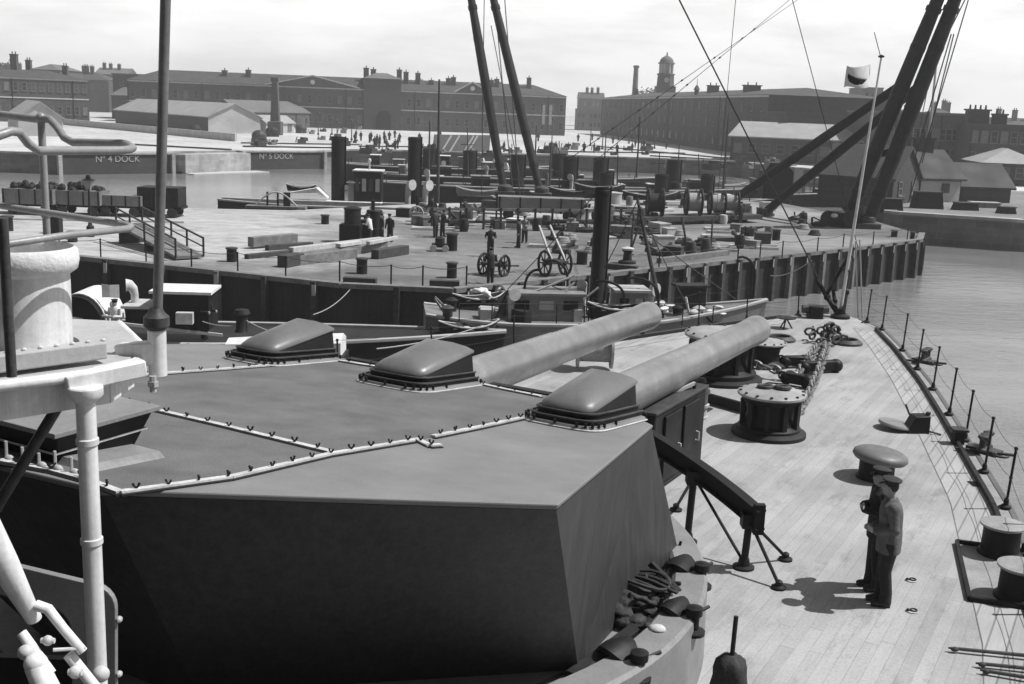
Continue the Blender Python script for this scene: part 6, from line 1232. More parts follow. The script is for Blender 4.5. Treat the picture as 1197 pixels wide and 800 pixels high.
# lamp post
p = J(106, 277); zt_ = hz(106, 206, p.y); t = T('lamp_post', 'gas lamp post with a tapering lantern at left of the jetty', 'lamp post', p); mb = MB(); mb.lathe([(.22, 0), (.22, .6), (.12, .7), (.08, 1.0), (.055, zt_ - ZJ - .75)], p, 12); mb.build('post', mDark, t)
z0 = zt_ - .75; mb = MB(); mb.loft([[(p.x + a * r, p.y + b * r, z) for a, b in ((-1, -1), (1, -1), (1, 1), (-1, 1))] for z, r in ((z0, .12), (z0 + .5, .26))]); mb.build('lantern', mGrey, t, smooth=0); mb = MB(); mb.loft([[(p.x + a * r, p.y + b * r, z) for a, b in ((-1, -1), (1, -1), (1, 1), (-1, 1))] for z, r in ((z0 + .5, .32), (z0 + .62, .12), (z0 + .8, .08))]); mb.build('lantern_cap', mBlk, t, smooth=0)
# gangway
a, b = J(152, 283) + Vector((0, 0, 1.0)), J(222, 304) + Vector((0, 0, .15)); t = T('gangway', 'sloping wooden gangway with handrails near the left jetty edge', 'gangway', b); d = (b - a).normalized(); n = Vector((-d.y, d.x, 0)).normalized() * .75
mb = MB(); mb.beam(a, b, 1.5, .14); mb.build('walkway', mTim, t, smooth=0)
for sg in (-1, 1):
    mb = MB(); mb.beam(a + n * sg + Vector((0, 0, .95)), b + n * sg + Vector((0, 0, .95)), .08, .08); mb.beam(a + n * sg + Vector((0, 0, .5)), b + n * sg + Vector((0, 0, .5)), .06, .06); mb.build('handrail', mTimD, t, smooth=0)
    for k in range(5): c = a.lerp(b, k / 4) + n * sg; mb = MB(); mb.box(c + Vector((0, 0, .5)), (.09, .09, 1.0)); mb.build('post', mTimD, t, smooth=0)
for k in (0.05, .5): c = a.lerp(b, k); mb = MB(); mb.beam(c - n - Vector((0, 0, (c.z - ZJ) / 2)), c + n - Vector((0, 0, (c.z - ZJ) / 2)), .2, c.z - ZJ); mb.build('trestle', mTimD, t, smooth=0)
# edge fence
edge = [(70, 303), (118, 305), (171, 311), (224, 318), (278, 322), (334, 327), (397, 333), (457, 338), (494, 339), (545, 339), (770, 318), (862, 309), (888, 306), (914, 304), (955, 299), (985, 294), (1020, 291), (1060, 285)]
t = T('chain_fence', 'thin iron posts with a sagging chain along the jetty edge', 'fence', J(397, 333)); pp = []
for x, y in edge: p = J(x, y - 2); mb = MB(); mb.cyl(p, p + Vector((0, 0, 1.05)), .04, 6); mb.build('post', mDark, t); pp.append(p)
for i, (a, b) in enumerate(zip(pp, pp[1:])):
    if i == 9: continue
    mb = MB(); mb.rope(a + Vector((0, 0, 1.0)), b + Vector((0, 0, 1.0)), .015, .12, 6, 4); mb.build('chain', mRopeD, t)
# timber
def baulk(x0, y0, x1, y1, w_, h_, z, lb, m=None, grp='baulks in the timber stack'):
    a, b = J(x0, y0), J(x1, y1); a.z = b.z = ZJ + z + h_ / 2; mb = MB(); mb.beam(a, b, w_, h_); o = mb.build('timber_baulk', m or mTim, None, org=(a.x, a.y, ZJ + z), bevel=.02, smooth=0); tag(o, lb, 'timber', grp)
baulk(293, 291, 345, 286, .5, .55, 0.1, 'short thick baulk lying highest at the left of the timber stack'); baulk(312, 293, 364, 289, .4, .3, 0, 'baulk just in front of the short thick one', mTimD); baulk(288, 303, 345, 297, .35, .25, 0, 'low baulk at the front left of the timber stack', mTimD)
baulk(347, 306, 450, 292, .45, .45, 0, 'long baulk along the middle of the timber stack'); baulk(340, 298, 446, 285, .4, .3, .1, 'long pale topped baulk at the back of the timber stack', mTimL); baulk(347, 310, 414, 301, .5, .5, 0, 'stout front baulk with its dark end towards the gangway'); baulk(395, 300, 420, 296, .35, .2, .5, 'whitewashed board lying on top of the stack', mWhite2); baulk(438, 303, 474, 297, .5, .5, 0, 'short baulk at the right end of the timber stack', mTimD); baulk(430, 297, 463, 290, .25, .2, .5, 'pale plank sloping off the right end of the stack', mTimL); baulk(330, 313, 350, 309, .6, .6, 0, 'dark block at the foot of the timber stack', mTimD)
baulk(402, 331, 440, 333, .4, .3, 0, 'dark baulk lying at the jetty edge below the stack', mTimD, 'baulks along the jetty edge'); baulk(502, 336, 537, 337, .4, .35, 0, 'dark baulk at the jetty edge behind the middle hood', mTimD, 'baulks along the jetty edge'); baulk(770, 308, 850, 298, .35, .3, 0, 'long baulk lying on the jetty right of the funnel', mTim, 'baulks along the jetty edge'); baulk(690, 312, 745, 318, .3, .3, 0, 'baulk behind the tall black funnel', mTimD, 'baulks along the jetty edge'); baulk(712, 270, 790, 273, .4, .35, 0, 'dark baulk under the cable drums', mTimD, 'baulks along the jetty edge'); baulk(600, 262, 705, 264, .3, .3, .1, 'long dark baulk in front of the timber barricade', mTimD, 'baulks along the jetty edge')
# donkey boiler and winch with workmen
p = J(410, 283); t = T('donkey_boiler', 'upright donkey boiler on a dark square tank with a white capped top', 'boiler', p); mb = MB(); mb.box((p.x, p.y, ZJ + .55), (1.25, 1.1, 1.1)); mb.build('tank', mBlk, t, bevel=.04); mb = MB(); mb.lathe([(.5, 1.1), (.5, 1.95), (.54, 1.97), (.54, 2.05), (.2, 2.15)], p + Vector((.1, 0, 0)), 20); mb.build('boiler', mDark, t)
p = J(436, 281); t = T('steam_winch', 'black steam winch with an upright drum beside the boiler', 'winch', p); mb = MB(); mb.lathe([(.55, 0), (.55, .7), (.5, .72), (.5, 1.75), (.45, 1.8)], p + Vector((0, .6, 0)), 18); mb.build('drum', mDark, t); mb = MB(); mb.box((p.x - .6, p.y + .4, ZJ + .6), (.7, .6, 1.2)); mb.build('casing', mBlk, t, bevel=.03); mb = MB(); mb.cyl((p.x - .1, p.y + .6, ZJ + 1.8), (p.x - .1, p.y + .6, ZJ + 2.4), .12, 8); mb.build('exhaust', mBlk, t)
WM = 'workmen on the jetty'
for x, y, a, lb, jm, ar, bd in ((433, 284, 1.2, 'workman in pale shirt stooping at the steam winch', mCanvas, 1, .2), (446, 283, 2.0, 'dark clad workman standing right of the winch', mNavy, 0, 0), (456, 283, 2.6, 'workman with pale hat at the right of the winch group', mNavy, 0, .1), (509, 278, .6, 'left hand man of the dark group by the square bollard', mNavy, 1, .15), (517, 277, -1, 'right hand man of the dark group by the square bollard', mNavy, 1, .1), (606, 290, 1.6, 'lone workman walking in mid jetty left of the wheeled cart', mNavy, 0, 0), (613, 284, 2.8, 'workman in lighter coat behind the lone walker', mGrey, 1, .1), (573, 332, .3, 'man wheeling the handcart, seen from behind', mNavy, 1, 0), (573, 300, 3.0, 'man facing forward beyond the handcart', mNavy, 1, 0), (505, 258, 0, 'distant man beside the tall pole at mid jetty', mNavy, 0, 0), (545, 261, 1, 'distant man leaning at the timber barricade', mNavy, 1, .2), (865, 262, .4, 'distant man by the right hand cable drum', mNavy, 0, 0)):
    fig(J(x, y), a, lb, jm, mNavy, 1.7, ar, WM, True, bd)
p = J(514, 294); t = T('pump_trolley', 'little dark pump trolley in front of the three workmen', 'trolley', p); mb = MB(); mb.box((p.x, p.y, ZJ + .35), (.9, .6, .2)); mb.build('frame', mBlk, t); mb = MB(); mb.lathe([(.28, 0), (.28, .35), (.1, .45)], p + Vector((0, 0, .42)), 12); mb.build('pump', mDark, t)
for k in (-.35, .35): mb = MB(); mb.lathe([(.2, -.04), (.2, .04)], p + Vector((k, -.34, .2)), 12, Matrix.Rotation(math.pi / 2, 3, 'X')); mb.build('wheel', mTrim, t)
def wheel(mb, c, R, axis='X', w_=.07, ns=8):
    Rm = Matrix.Rotation(math.pi / 2, 3, 'Y' if axis == 'X' else 'X')
    mb.tube([Vector(c) + Rm @ Vector((R * math.cos(a), R * math.sin(a), 0)) for a in [k * math.pi / 12 for k in range(24)]], w_, 6, closed=True); mb.lathe([(.1, -.1), (.1, .1)], c, 8, Rm)
    for k in range(ns): a = k * 2 * math.pi / ns; mb.cyl(Vector(c), Vector(c) + Rm @ Vector((R * math.cos(a), R * math.sin(a), 0)), w_ * .5, 5)
def cart(x, y, R, ang, lb, shafts, nm='handcart'):
    p = J(x, y); t = T(nm, lb, 'cart', p, 'two wheeled carts on the jetty', ang); o = ORG[t.name]; ORG[t.name] = Vector((0, 0, 0))
    for sx_ in (-.6, .6): mb = MB(); wheel(mb, (sx_, 0, R), R); mb.build('wheel', mBlk, t, org=(0, 0, 0))
    mb = MB(); mb.cyl((-.65, 0, R), (.65, 0, R), .06, 8); mb.build('axle', mBlk, t, org=(0, 0, 0))
    for sx_ in (-.4, .4): mb = MB(); mb.beam((sx_, -.5, R + .05), (sx_ * .8, shafts[0], shafts[1]), .09, .09); mb.build('shaft', mTimL if shafts[1] > 1.2 else mTimD, t, org=(0, 0, 0), smooth=0)
    mb = MB(); mb.box((0, 0, R + .12), (.95, 1.1, .1)); mb.build('bed', mTimD, t, org=(0, 0, 0), smooth=0); ORG[t.name] = o; return t
cart(577, 322, .52, -.5, 'black two wheeled handcart with a man behind it', (2.0, .3)); cart(648, 322, .62, .5, 'large wheeled timber cart with pale shafts tipped up', (1.2, 2.4))
cart(437, 262, .4, 1.2, 'small far cart under the horizontal boom', (1.4, .5))
# timber barricade and railway truck in the middle distance
t = T('barricade', 'rough timber barricade with posts crossing the middle of the jetty', 'fence', J(560, 270))
for k in range(13): p = J(505 + k * 20, 268 + .1 * k); mb = MB(); mb.box(p + Vector((0, 0, .75)), (.16, .16, 1.5)); mb.build('post', mTimD, t, smooth=0)
for z in (.5, 1.35): a, b = J(500, 268), J(748, 269); mb = MB(); mb.beam(a + Vector((0, .1, z)), b + Vector((0, .1, z)), .1, .18); mb.build('rail', mTim if z > 1 else mTimD, t, smooth=0)
p = J(628, 258); t = T('goods_truck', 'grey sided open goods truck behind the barricade', 'railway wagon', p, 'railway wagons'); L_ = 6.6
mb = MB(); mb.box((p.x + .2, p.y + .8, ZJ + 1.15), (L_, 1.9, 1.1)); mb.build('body', mShipG, t, smooth=0)
for k in range(5): mb = MB(); mb.box((p.x + .2 + (k - 2) * L_ / 4.3, p.y - .18, ZJ + 1.15), (.12, .08, 1.14)); mb.build('stanchion', mDark, t, smooth=0)
for k in (-2.2, 2.3): mb = MB(); mb.lathe([(.42, -.06), (.42, .06)], (p.x + k, p.y - .1, ZJ + .42), 16, Matrix.Rotation(math.pi / 2, 3, 'X')); mb.build('wheel', mBlk, t)
p = J(540, 254); t = T('boom', 'long horizontal boom on trestles above the far side of the jetty', 'boom', J(480, 262))
mb = MB(); mb.beam(atY(432, 243, 86), atY(620, 252, 88), .16, .16); mb.beam(atY(436, 246, 86), atY(492, 260, 85), .12, .12); mb.build('spar', mTim, t, smooth=0)
for x, yb in ((487, 262), (538, 264), (580, 258)): p = J(x, yb); mb = MB(); mb.box((p.x, p.y, ZJ + 1.0), (.14, .14, 2.0)); mb.build('post', mDark, t, smooth=0)
mb = MB(); wheel(mb, J(487, 262) + Vector((0, -.3, .8)), .45, 'Y'); mb.build('hand_wheel', mLGrey, t)
# white trestles, planks and litter on the far jetty strip
for i in range(16):
    x = 500 + i * 21 + rnd.uniform(-6, 6); y = rnd.uniform(240, 252); p = J(x, y); mb = MB(); a = rnd.uniform(-.4, .4); L_ = rnd.uniform(1.2, 3.2)
    mb.box(p + Vector((0, 0, .12)), (L_, rnd.uniform(.3, .7), .2), a); mb.box(p + Vector((rnd.uniform(-.5, .5), .1, .3)), (L_ * .7, .3, .18), a + .2)
    o = mb.build('plank_stack', rnd.choice([mTimL, mTim, mCanvas, mTimD, mGrey]), None, org=p, smooth=0); tag(o, 'small stack of planks among the litter on the far jetty strip', 'planks', 'plank stacks on the far jetty strip')
# cable drums on a long dark bed
p = J(790, 262); t = T('reel_bed', 'long dark timber platform carrying the row of cable drums', 'platform', p); a, b = J(722, 263), J(880, 259); mb = MB(); mb.beam(a + Vector((0, 0, .45)), b + Vector((0, 0, .45)), 2.2, .35); mb.build('bed', mTimD, t, smooth=0)
for k in range(6): c = a.lerp(b, (k + .5) / 6); mb = MB(); mb.box((c.x, c.y, ZJ + .15), (.4, 2.0, .3)); mb.build('bearer', mBlk, t, smooth=0)
lbs = ['leftmost cable drum of the row, beside the tall raking spar', 'second cable drum from the left with pale edged rim', 'third cable drum of the row with pale rope on its core', 'fourth cable drum nearest the crane struts']
for k, x in enumerate((762, 806, 834, 850)):
    c = a.lerp(b, (x - 722) / 158.); R = 1.0 if k < 2 else .9; t = T('cable_drum', lbs[k], 'cable drum', (c.x, c.y, ZJ + .62), 'cable drums on the platform')
    for sx_ in (-.55, .55):
        mb = MB(); cc = Vector((c.x + sx_, c.y, ZJ + .62 + R)); wheel(mb, cc, R, 'X', .1, 8); mb.lathe([(R * .62, -.05), (R * .62, .05)], cc, 18, Matrix.Rotation(math.pi / 2, 3, 'Y')); fl_d = mb.build('flange', mBlk, t)
    mb = MB(); mb.cyl((c.x - .5, c.y, ZJ + .62 + R), (c.x + .5, c.y, ZJ + .62 + R), R * .7, 18); mb.build('core', mRope if k > 0 else mDark, t)
p = J(697, 262); mb = MB(); q0 = J(772, 350 - 45); 
for i, (x0, y0, x1, y1, r, lb) in enumerate(((805, 299, 797, 254, .07, 'slender post standing right of the raking spar'), (737, 298, 741, 250, .07, 'slender leaning post right of the black funnel'), (735, 300, 748, 262, .06, 'second slender leaning post crossing the first'), (831, 293, 833, 256, .06, 'slender post below the cable drums'))):
    a = J(x0, y0); mb = MB(); mb.cyl(a, atY(x1, y1, a.y + .3), r, 8); mb.lathe([(r * 3, 0), (r * 3, .06), (r, .1)], a, 10); o = mb.build('post', mTimD, None, org=a); tag(o, lb, 'post', 'slender posts on the jetty')
p = J(733, 308); t = T('capstan', 'small white topped jetty capstan right of the black funnel', 'capstan', p); mb = MB(); mb.lathe([(.5, 0), (.5, .12), (.26, .2), (.22, .6), (.34, .75)], p, 14); mb.build('drum', mDark, t); mb = MB(); mb.lathe([(.34, .75), (.36, .85), (0, .95)], p, 14); mb.build('head', mWhite2, t)
mb = MB(); p = J(845, 262); mb.lathe([(.3, 0), (.36, .3), (.3, .7), (.0, .75)], p, 12); o = mb.build('barrel', mTrim, None, org=p); tag(o, 'pale barrel standing at the end of the reel platform', 'barrel')
p = J(872, 238); t = T('tank', 'small round pale tank right of the funnel on the far strip', 'tank', J(717, 238)); p = J(717, 238); mb = MB(); mb.lathe([(.75, 0), (.75, .9), (.8, .92), (.8, 1.0), (0, 1.1)], p, 18); mb.build('shell', mLGrey, t)
# railway wagons at left
for k, (x, w_, hh, load, lb) in enumerate(((40, 3.4, 1.0, 1, 'leftmost wagon of the train, heaped with coal'), (96, 3.2, .95, 1, 'second wagon heaped with coal behind the lamp post'), (145, 3.0, .7, 0, 'low flat sided wagon right of the lamp post'), (190, 2.8, 1.3, 0, 'tall sided wagon at the right end of the train behind the pole'))):
    p = J(x, 249.5 + .02 * x); t = T('railway_wagon', lb, 'railway wagon', p, 'railway wagons'); mb = MB(); mb.box((p.x, p.y, ZJ + .75 + hh / 2), (w_, 1.9, hh)); mb.build('body', mShipG if k != 3 else mDark, t, smooth=0)
    mb = MB(); mb.box((p.x, p.y, ZJ + .68), (w_ + .3, 1.5, .18)); mb.build('underframe', mBlk, t, smooth=0)
    for sx_ in (-.32, .32):
        for sy in (-.8, .8): mb = MB(); mb.lathe([(.34, -.05), (.34, .05)], (p.x + w_ * sx_, p.y + sy, ZJ + .36), 14, Matrix.Rotation(math.pi / 2, 3, 'X')); mb.build('wheel', mIron, t)
    for u in range(4): mb = MB(); mb.box((p.x + w_ * (u / 3 - .5) * .94, p.y - .97, ZJ + .75 + hh / 2), (.08, .06, hh)); mb.build('side_rib', mDark, t, smooth=0)
    if load:
        mb = MB()
        for j in range(34): a = rnd.uniform(-.45, .45); mb.ell((p.x + w_ * a, p.y + rnd.uniform(-.7, .7), ZJ + .75 + hh + rnd.uniform(-.1, .42) * (1 - abs(a) * 1.3)), (rnd.uniform(.12, .3),) * 3, 6, 4)
        o = mb.build('coal_load', mCoal, None, org=p, smooth=0); tag(o, 'black coal heaped in the %s wagon' % ('leftmost' if k == 0 else 'second'), 'coal', kind='stuff')
for z_, yy in ((0, 0), (0, 1.4)):
    pass
t = T('railway_track', 'pair of pale steel rails under the coal wagons', 'railway track', J(60, 256))
for y in (250, 258): a, b = J(-60, y - 2), J(215, y + 3); mb = MB(); mb.beam(a + Vector((0, 0, .06)), b + Vector((0, 0, .06)), .1, .12); mb.build('rail', mTrim, t, smooth=0)
# right hand quay litter
for i, (x, y, w_, h_, m, nm, lb) in enumerate(((1083, 244, 3.0, 1.6, mBlk, 'coal_bin', 'black coal bin in front of the white walled house'), (1040, 248, 2.2, 1.2, mBlk, 'coal_bin', 'black bin at the left end of the right quay'), (1128, 246, 2.4, .7, mDark, 'trolley', 'low dark trolley on the quay right of the coal bin'), (1150, 243, 3.4, .5, mTim, 'plank_pile', 'pale pile of planks on the right quay'), (1176, 250, 1.6, .6, mDark, 'trolley', 'small dark trolley near the right edge of the quay'), (1140, 236, 2.6, 1.3, mGrey, 'hut', 'grey hut with pale front beside the low tiled shed'))):
    p = J(x, y); t = T(nm, lb, 'quay gear', p); mb = MB(); mb.loft([[(p.x - w_ / 2, p.y - .6, ZJ), (p.x + w_ / 2, p.y - .6, ZJ), (p.x + w_ / 2, p.y + .7, ZJ), (p.x - w_ / 2, p.y + .7, ZJ)], [(p.x - w_ * .42, p.y - .5, ZJ + h_), (p.x + w_ * .42, p.y - .5, ZJ + h_), (p.x + w_ * .42, p.y + .6, ZJ + h_), (p.x - w_ * .42, p.y + .6, ZJ + h_)]]); mb.build('body', m, t, bevel=.05)
    mb = MB(); mb.box((p.x, p.y, ZJ + h_ + .04), (w_ * .9, 1.3, .1), .02); mb.build('top', mIron if m is not mTim else mTimL, t)
# far ground litter and crowd
SC = 'tiny distant figures on the pale far ground'
proto = None
for i in range(46):
    x = rnd.choice([rnd.uniform(405, 470), rnd.uniform(405, 470), rnd.uniform(640, 770), rnd.uniform(480, 640), rnd.uniform(690, 860)]); y = rnd.uniform(160, 176) if x < 480 else rnd.uniform(162, 180)
    p = J(x, y)
    if proto is None:
        mb = MB(); mb.tube([(-.1, 0, 0), (-.09, .05, .85)], [.09, .13], 6); mb.tube([(.12, .1, 0), (.09, .05, .85)], [.09, .13], 6); mb.tube([(0, .05, .8), (0, .04, 1.2), (0, .05, 1.45), (0, .06, 1.5)], [.2, .22, .2, .07], 8); mb.ell((0, .06, 1.64), (.11, .12, .14), 8, 6)
        for sg in (-1, 1): mb.tube([(sg * .22, .04, 1.4), (sg * .3, .06, 1.1), (sg * .28, .15, .85)], [.08, .07, .06], 6)
        proto = mb.build('person', mNavy, None, org=(0, 0, 0), smooth=60); o = proto
    else: o = proto.copy(); C.objects.link(o)
    o.location = p; o.rotation_euler = (0, 0, rnd.uniform(0, 6.28)); o.scale = (1.15,) * 3; tag(o, 'tiny dark figure standing on the pale far ground of the dockyard', 'man', SC)
for i in range(64):
    x = rnd.uniform(285, 1020); y = rnd.uniform(150, 172) if x < 420 else rnd.uniform(172, 183) if x < 760 else rnd.uniform(188, 199); p = J(x, y); s_ = rnd.uniform(.6, 1.6); mb = MB(); mb.box(p + Vector((0, 0, s_ * .3)), (s_ * 1.6, s_, s_ * .6), rnd.uniform(0, 3)); mb.box(p + Vector((.3, 0, s_ * .75)), (s_ * .8, s_ * .7, s_ * .4), rnd.uniform(0, 3)); mb.tube([p + Vector((-s_, 0, .1)), p + Vector((-s_ * .8, .3, s_))], .1, 5)
    o = mb.build('lumber_heap', rnd.choice([mDark, mTimD, mIron, mTim, mGrey]), None, org=p, smooth=0); tag(o, 'small dark heap of stores on the pale far ground', 'stores', 'heaps of stores on the far ground')
for i, x in enumerate((388, 394, 411, 372, 690, 704, 735, 752, 765, 645)):
    p = J(x, 158 + (i % 3) * 3 if x < 640 else 168 + (i % 3) * 3); h = rnd.uniform(3, 6); mb = MB(); mb.tube([p, p + Vector((0, 0, h))], [.14, .09], 6); mb.ell(p + Vector((0, 0, h)), (.3, .3, .35), 8, 6); mb.lathe([(.3, 0), (.2, .5)], p, 8); o = mb.build('lamp_post', mIron, None, org=p); tag(o, 'distant lamp post on the pale far ground', 'lamp post', 'distant lamp posts')
for i, (x, y) in enumerate(((275, 152), (287, 154), (303, 166), (318, 160), (352, 156), (228, 158))):
    p = J(x, y); mb = MB(); mb.ell(p + Vector((0, 0, 1.1)), (1.5, 1.3, 1.2), 10, 7); mb.box(p + Vector((0, 0, .3)), (2.6, 1.8, .6), .3 * i); o = mb.build('stores_heap', mDark if i % 2 else mIron, None, org=p, remesh=.12); tag(o, 'rounded dark heap of stores near the pale sheds', 'stores', 'rounded heaps near the sheds')
# sloping timber slip beyond the left sheer legs
A, B = J(505, 178), J(572, 178); t = T('building_slip', 'sloping dark revetment with pale shores beyond the ships', 'revetment', A); mb = MB(); up = Vector((0, 4, 3.0)); mb.quad(A, B, B + up, A + up); mb.build('slope', mBr3, t, smooth=0)
for k in range(4): a = A.lerp(B, (.16, .3, .55, .62)[k]); mb = MB(); mb.beam(a + Vector((0, -.3, .1)), a + Vector((1.5, 3.4, 2.9)), .22, .2); mb.build('shore', mSlateL, t, smooth=0)
# ------------------------------------------------------------------ rigging of the ship carrying the camera and the signal lines
for (x0, y0, Y0, x1, y1, Y1, r, lb) in ((788, -12, 30, 975, 362, 34.6, .022, 'heavy stay running down from above to the bow'), (861, -12, 36, 836, 262, 60, .012, 'thin halyard hanging nearly upright left of the bow stay'), (923, -12, 34, 1003, 290, 34.6, .012, 'thin halyard slanting down towards the jackstaff')):
    mb = MB(); mb.rope(atY(x0, y0, Y0), atY(x1, y1, Y1), r, 0, 6, 6); o = mb.build('stay_wire', mRopeD, None, org=atY(x1, y1, Y1)); tag(o, lb, 'wire', 'rigging wires')
for (x0, y0, Y0, x1, y1, Y1, lb) in ((664, 187, 118, 961, -20, 50, 'upper knotted signal line rising from the destroyers'), (694, 190, 118, 947, -20, 50, 'lower knotted signal line rising from the destroyers')):
    a, b = atY(x0, y0, Y0), atY(x1, y1, Y1); t = T('signal_line', lb, 'line', a, 'signal lines'); mb = MB(); mb.tube([a.lerp(b, k / 8) for k in range(9)], [.045 - .0045 * k for k in range(9)], 5); mb.build('line', mRopeD, t)
    for k in range(9): c = a.lerp(b, .06 + k * .1 + rnd.uniform(-.03, .03)); mb = MB(); mb.tube([c, c.lerp(b, .012)], .1 - .007 * k, 6); mb.build('knot', mRopeD, t)

# ------------------------------------------------------------------ more working litter on the jetty and the ships
mixm = [mDark, mBlk, mTimD, mIron, mTim, mTimL, mCanvas, mLGrey, mGrey]
def litter(i, x, y):
    p = J(x, y); k = i % 5; s_ = rnd.uniform(.7, 1.3); mb = MB(); a = rnd.uniform(0, 3.1)
    if k == 0:
        for j in range(4): mb.tube([p + Vector(((.45 - .05 * j) * s_ * math.cos(u), (.45 - .05 * j) * s_ * math.sin(u), .06 + .09 * j)) for u in [m_ * .42 for m_ in range(15)]], .06, 5, closed=True)
        nm, lb, g, m = 'rope_coil', 'coil of rope left on the middle of the jetty', 'rope coils on the jetty', rnd.choice([mRope, mRopeD, mRope])
    elif k == 1:
        mb.box(p + Vector((0, 0, .3 * s_)), (1.1 * s_, .8 * s_, .6 * s_), a); mb.box(p + Vector((0, 0, .62 * s_)), (1.16 * s_, .86 * s_, .06), a); nm, lb, g, m = 'crate', 'lidded crate standing among the litter of the jetty', 'crates on the jetty', rnd.choice(mixm)
    elif k == 2:
        for j in range(3): mb.beam(p + Vector((-1.2 * s_, .25 * j, .1)), p + Vector((1.3 * s_, .25 * j + rnd.uniform(-.2, .2), .1 + .1 * (j == 1))), .18, .14)
        nm, lb, g, m = 'plank_stack', 'few loose planks lying on the middle of the jetty', 'loose planks on the jetty', rnd.choice([mTimL, mTim, mTimD, mCanvas])
    elif k == 3:
        for j in range(5): mb.tube([p + Vector((rnd.uniform(-.7, .7), rnd.uniform(-.3, .3), rnd.uniform(.05, .3))), p + Vector((rnd.uniform(-.9, .9), rnd.uniform(-.3, .3), rnd.uniform(.1, .8)))], rnd.uniform(.05, .12), 6)
        mb.ell(p + Vector((0, 0, .15)), (.6, .4, .25), 8, 5); nm, lb, g, m = 'scrap_heap', 'tangled heap of dark ironwork on the middle of the jetty', 'heaps of ironwork on the jetty', rnd.choice([mDark, mBlk, mIron])
    else:
        mb.lathe([(.26, 0), (.33, .3), (.33, .5), (.27, .85), (.22, .86)], p, 12); nm, lb, g, m = 'barrel', 'upright barrel standing on the middle of the jetty', 'barrels on the jetty', rnd.choice([mDark, mTimD, mTim])
    o = mb.build(nm, m, None, org=p, smooth=40); tag(o, lb, nm.replace('_', ' '), g)
for i in range(150):
    r_ = i % 4
    x, y = (rnd.uniform(470, 760), rnd.uniform(243, 272)) if r_ < 2 else (rnd.uniform(700, 960), rnd.uniform(240, 276)) if r_ == 2 else (rnd.uniform(640, 900), rnd.uniform(272, 300))
    litter(i, x, y)

# kerbs and rails drawn across the far ground
for i, (x0, y0, x1, y1) in enumerate(((282, 168, 420, 170), (284, 172, 400, 174), (120, 168, 270, 176), (420, 172, 560, 173), (650, 178, 800, 180), (760, 183, 985, 196), (700, 172, 850, 186))):
    a, b = J(x0, y0), J(x1, y1); mb = MB(); mb.beam(a + Vector((0, 0, .1)), b + Vector((0, 0, .1)), .5, .3); o = mb.build('kerb', rnd.choice([mDark, mIron, mTimD]), None, org=a, smooth=0); tag(o, 'long dark kerb or crane rail crossing the pale far ground', 'kerb', 'kerbs on the far ground')
# thin masts and a few open boats among the basin craft
for i, (x, yb, yt, Y) in enumerate(((548, 214, 150, 138), (600, 218, 168, 136), (655, 216, 165, 128), (705, 215, 157, 122), (722, 216, 172, 124), (770, 222, 178, 126), (792, 220, 170, 130), (820, 224, 180, 132), (848, 224, 176, 140), (880, 226, 186, 140), (925, 220, 182, 138))):
    a, b = atY(x, yb, Y), atY(x + rnd.uniform(-4, 4), yt, Y); mb = MB(); mb.tube([a - Vector((0, 0, 2)), b], [.11, .05], 6); mb.beam(a.lerp(b, .7) - Vector((.9, 0, 0)), a.lerp(b, .7) + Vector((.9, 0, 0)), .08, .08); o = mb.build('mast', mTimD, None, org=a); tag(o, 'thin mast with a short yard standing among the basin craft', 'mast', 'thin masts in the basin')
for i, (x, y, Y, L_) in enumerate(((800, 214, 134, 6), (822, 216, 134, 5), (846, 219, 138, 6), (700, 222, 112, 5), (760, 231, 112, 6), (905, 214, 140, 7), (946, 210, 150, 7), (668, 226, 112, 5), (560, 226, 118, 5))):
    p = atY(x, y, Y); boat((p.x, p.y, p.z - .4), rnd.uniform(-.2, .3), L_, 1.6, 'small pale lined boat among the black craft in the basin', rnd.choice([mShip, mShipG, mCanvas]), group='small boats in the basin')

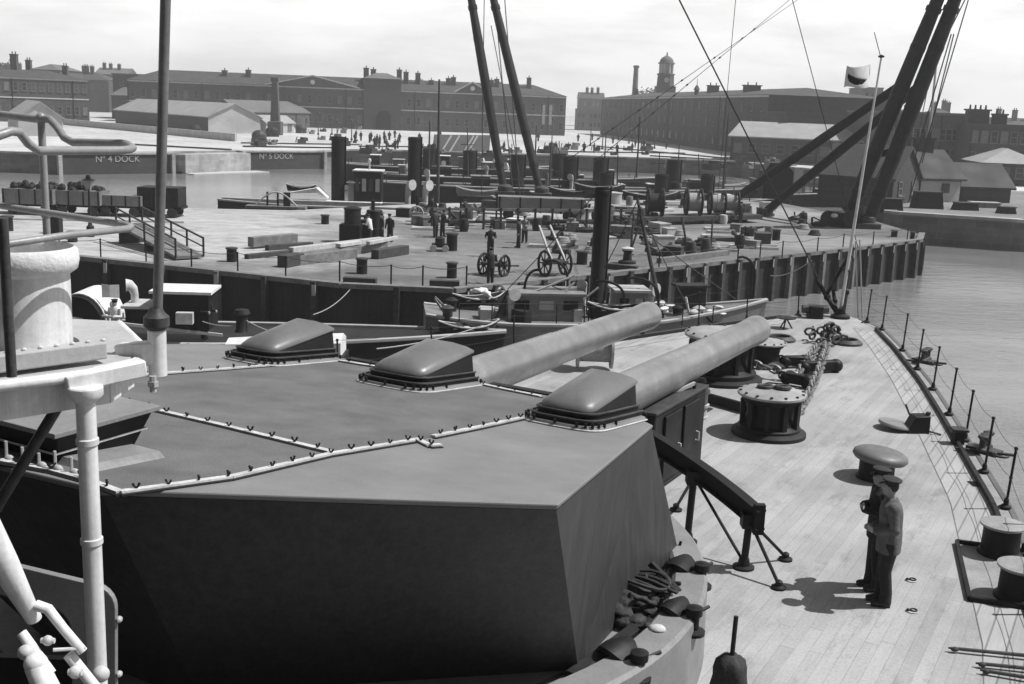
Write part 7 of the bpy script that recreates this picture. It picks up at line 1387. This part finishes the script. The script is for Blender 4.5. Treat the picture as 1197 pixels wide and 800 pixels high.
# gear and rigging on the steam tug
tg = bpy.data.objects['steam_tug']; cc = Vector((ORG['steam_tug'].x, ORG['steam_tug'].y, 0)); dd_ = Vector((math.cos(.12), math.sin(.12), 0)); nn_ = Vector((-dd_.y, dd_.x, 0)); zt_ = ZW + 2.35
for k in range(30):
    e = cc + dd_ * rnd.uniform(-6.2, 5.2) + nn_ * rnd.uniform(-1.3, 1.3) + Vector((0, 0, zt_)); mb = MB(); r_ = k % 3
    if r_ == 0: mb.box(e + Vector((0, 0, .25)), (rnd.uniform(.3, .9), rnd.uniform(.3, .6), .5), rnd.uniform(0, 3))
    elif r_ == 1: mb.tube([e, e + Vector((rnd.uniform(-.8, .8), 0, rnd.uniform(.5, 1.5)))], .05, 6); mb.ell(e, (.2, .2, .15), 8, 5)
    else: mb.lathe([(.2, 0), (.2, .5), (.28, .6), (.1, .7)], e, 10)
    mb.build('deck_fitting', rnd.choice([mDark, mBlk, mIron, mTim, mCanvas, mLGrey]), tg)
for (a, b) in (((697, 226, 45.8), (560, 372, 45)), ((697, 226, 45.8), (860, 350, 46.5)), ((745, 235, 45.8), (800, 352, 46)), ((745, 235, 45.8), (690, 345, 45.5)), ((640, 332, 45.5), (700, 350, 45.5))):
    mb = MB(); mb.rope(atY(*a), atY(*b), .02, .1, 6, 4); mb.build('rigging', mRopeD, tg)
# ------------------------------------------------------------------ smoky harbour air
mb = MB(); mb.box((0, 600, 22), (2010, 1810, 80)); mh, nt_, b_ = nodes('smoky_air'); nt_.nodes.clear()
o_ = nt_.nodes.new('ShaderNodeOutputMaterial'); v_ = nt_.nodes.new('ShaderNodeVolumePrincipled'); nt_.links.new(v_.outputs[0], o_.inputs['Volume'])
v_.inputs['Density'].default_value = HAZE; v_.inputs['Color'].default_value = (.95, .95, .95, 1); v_.inputs['Anisotropy'].default_value = .2
mb.v = [(x, y, -9 if z < 0 else 52) for x, y, z in mb.v]
hz_ = mb.build('haze', mh, None, smooth=0); tag(hz_, 'smoky summer haze over the harbour', kind='stuff')
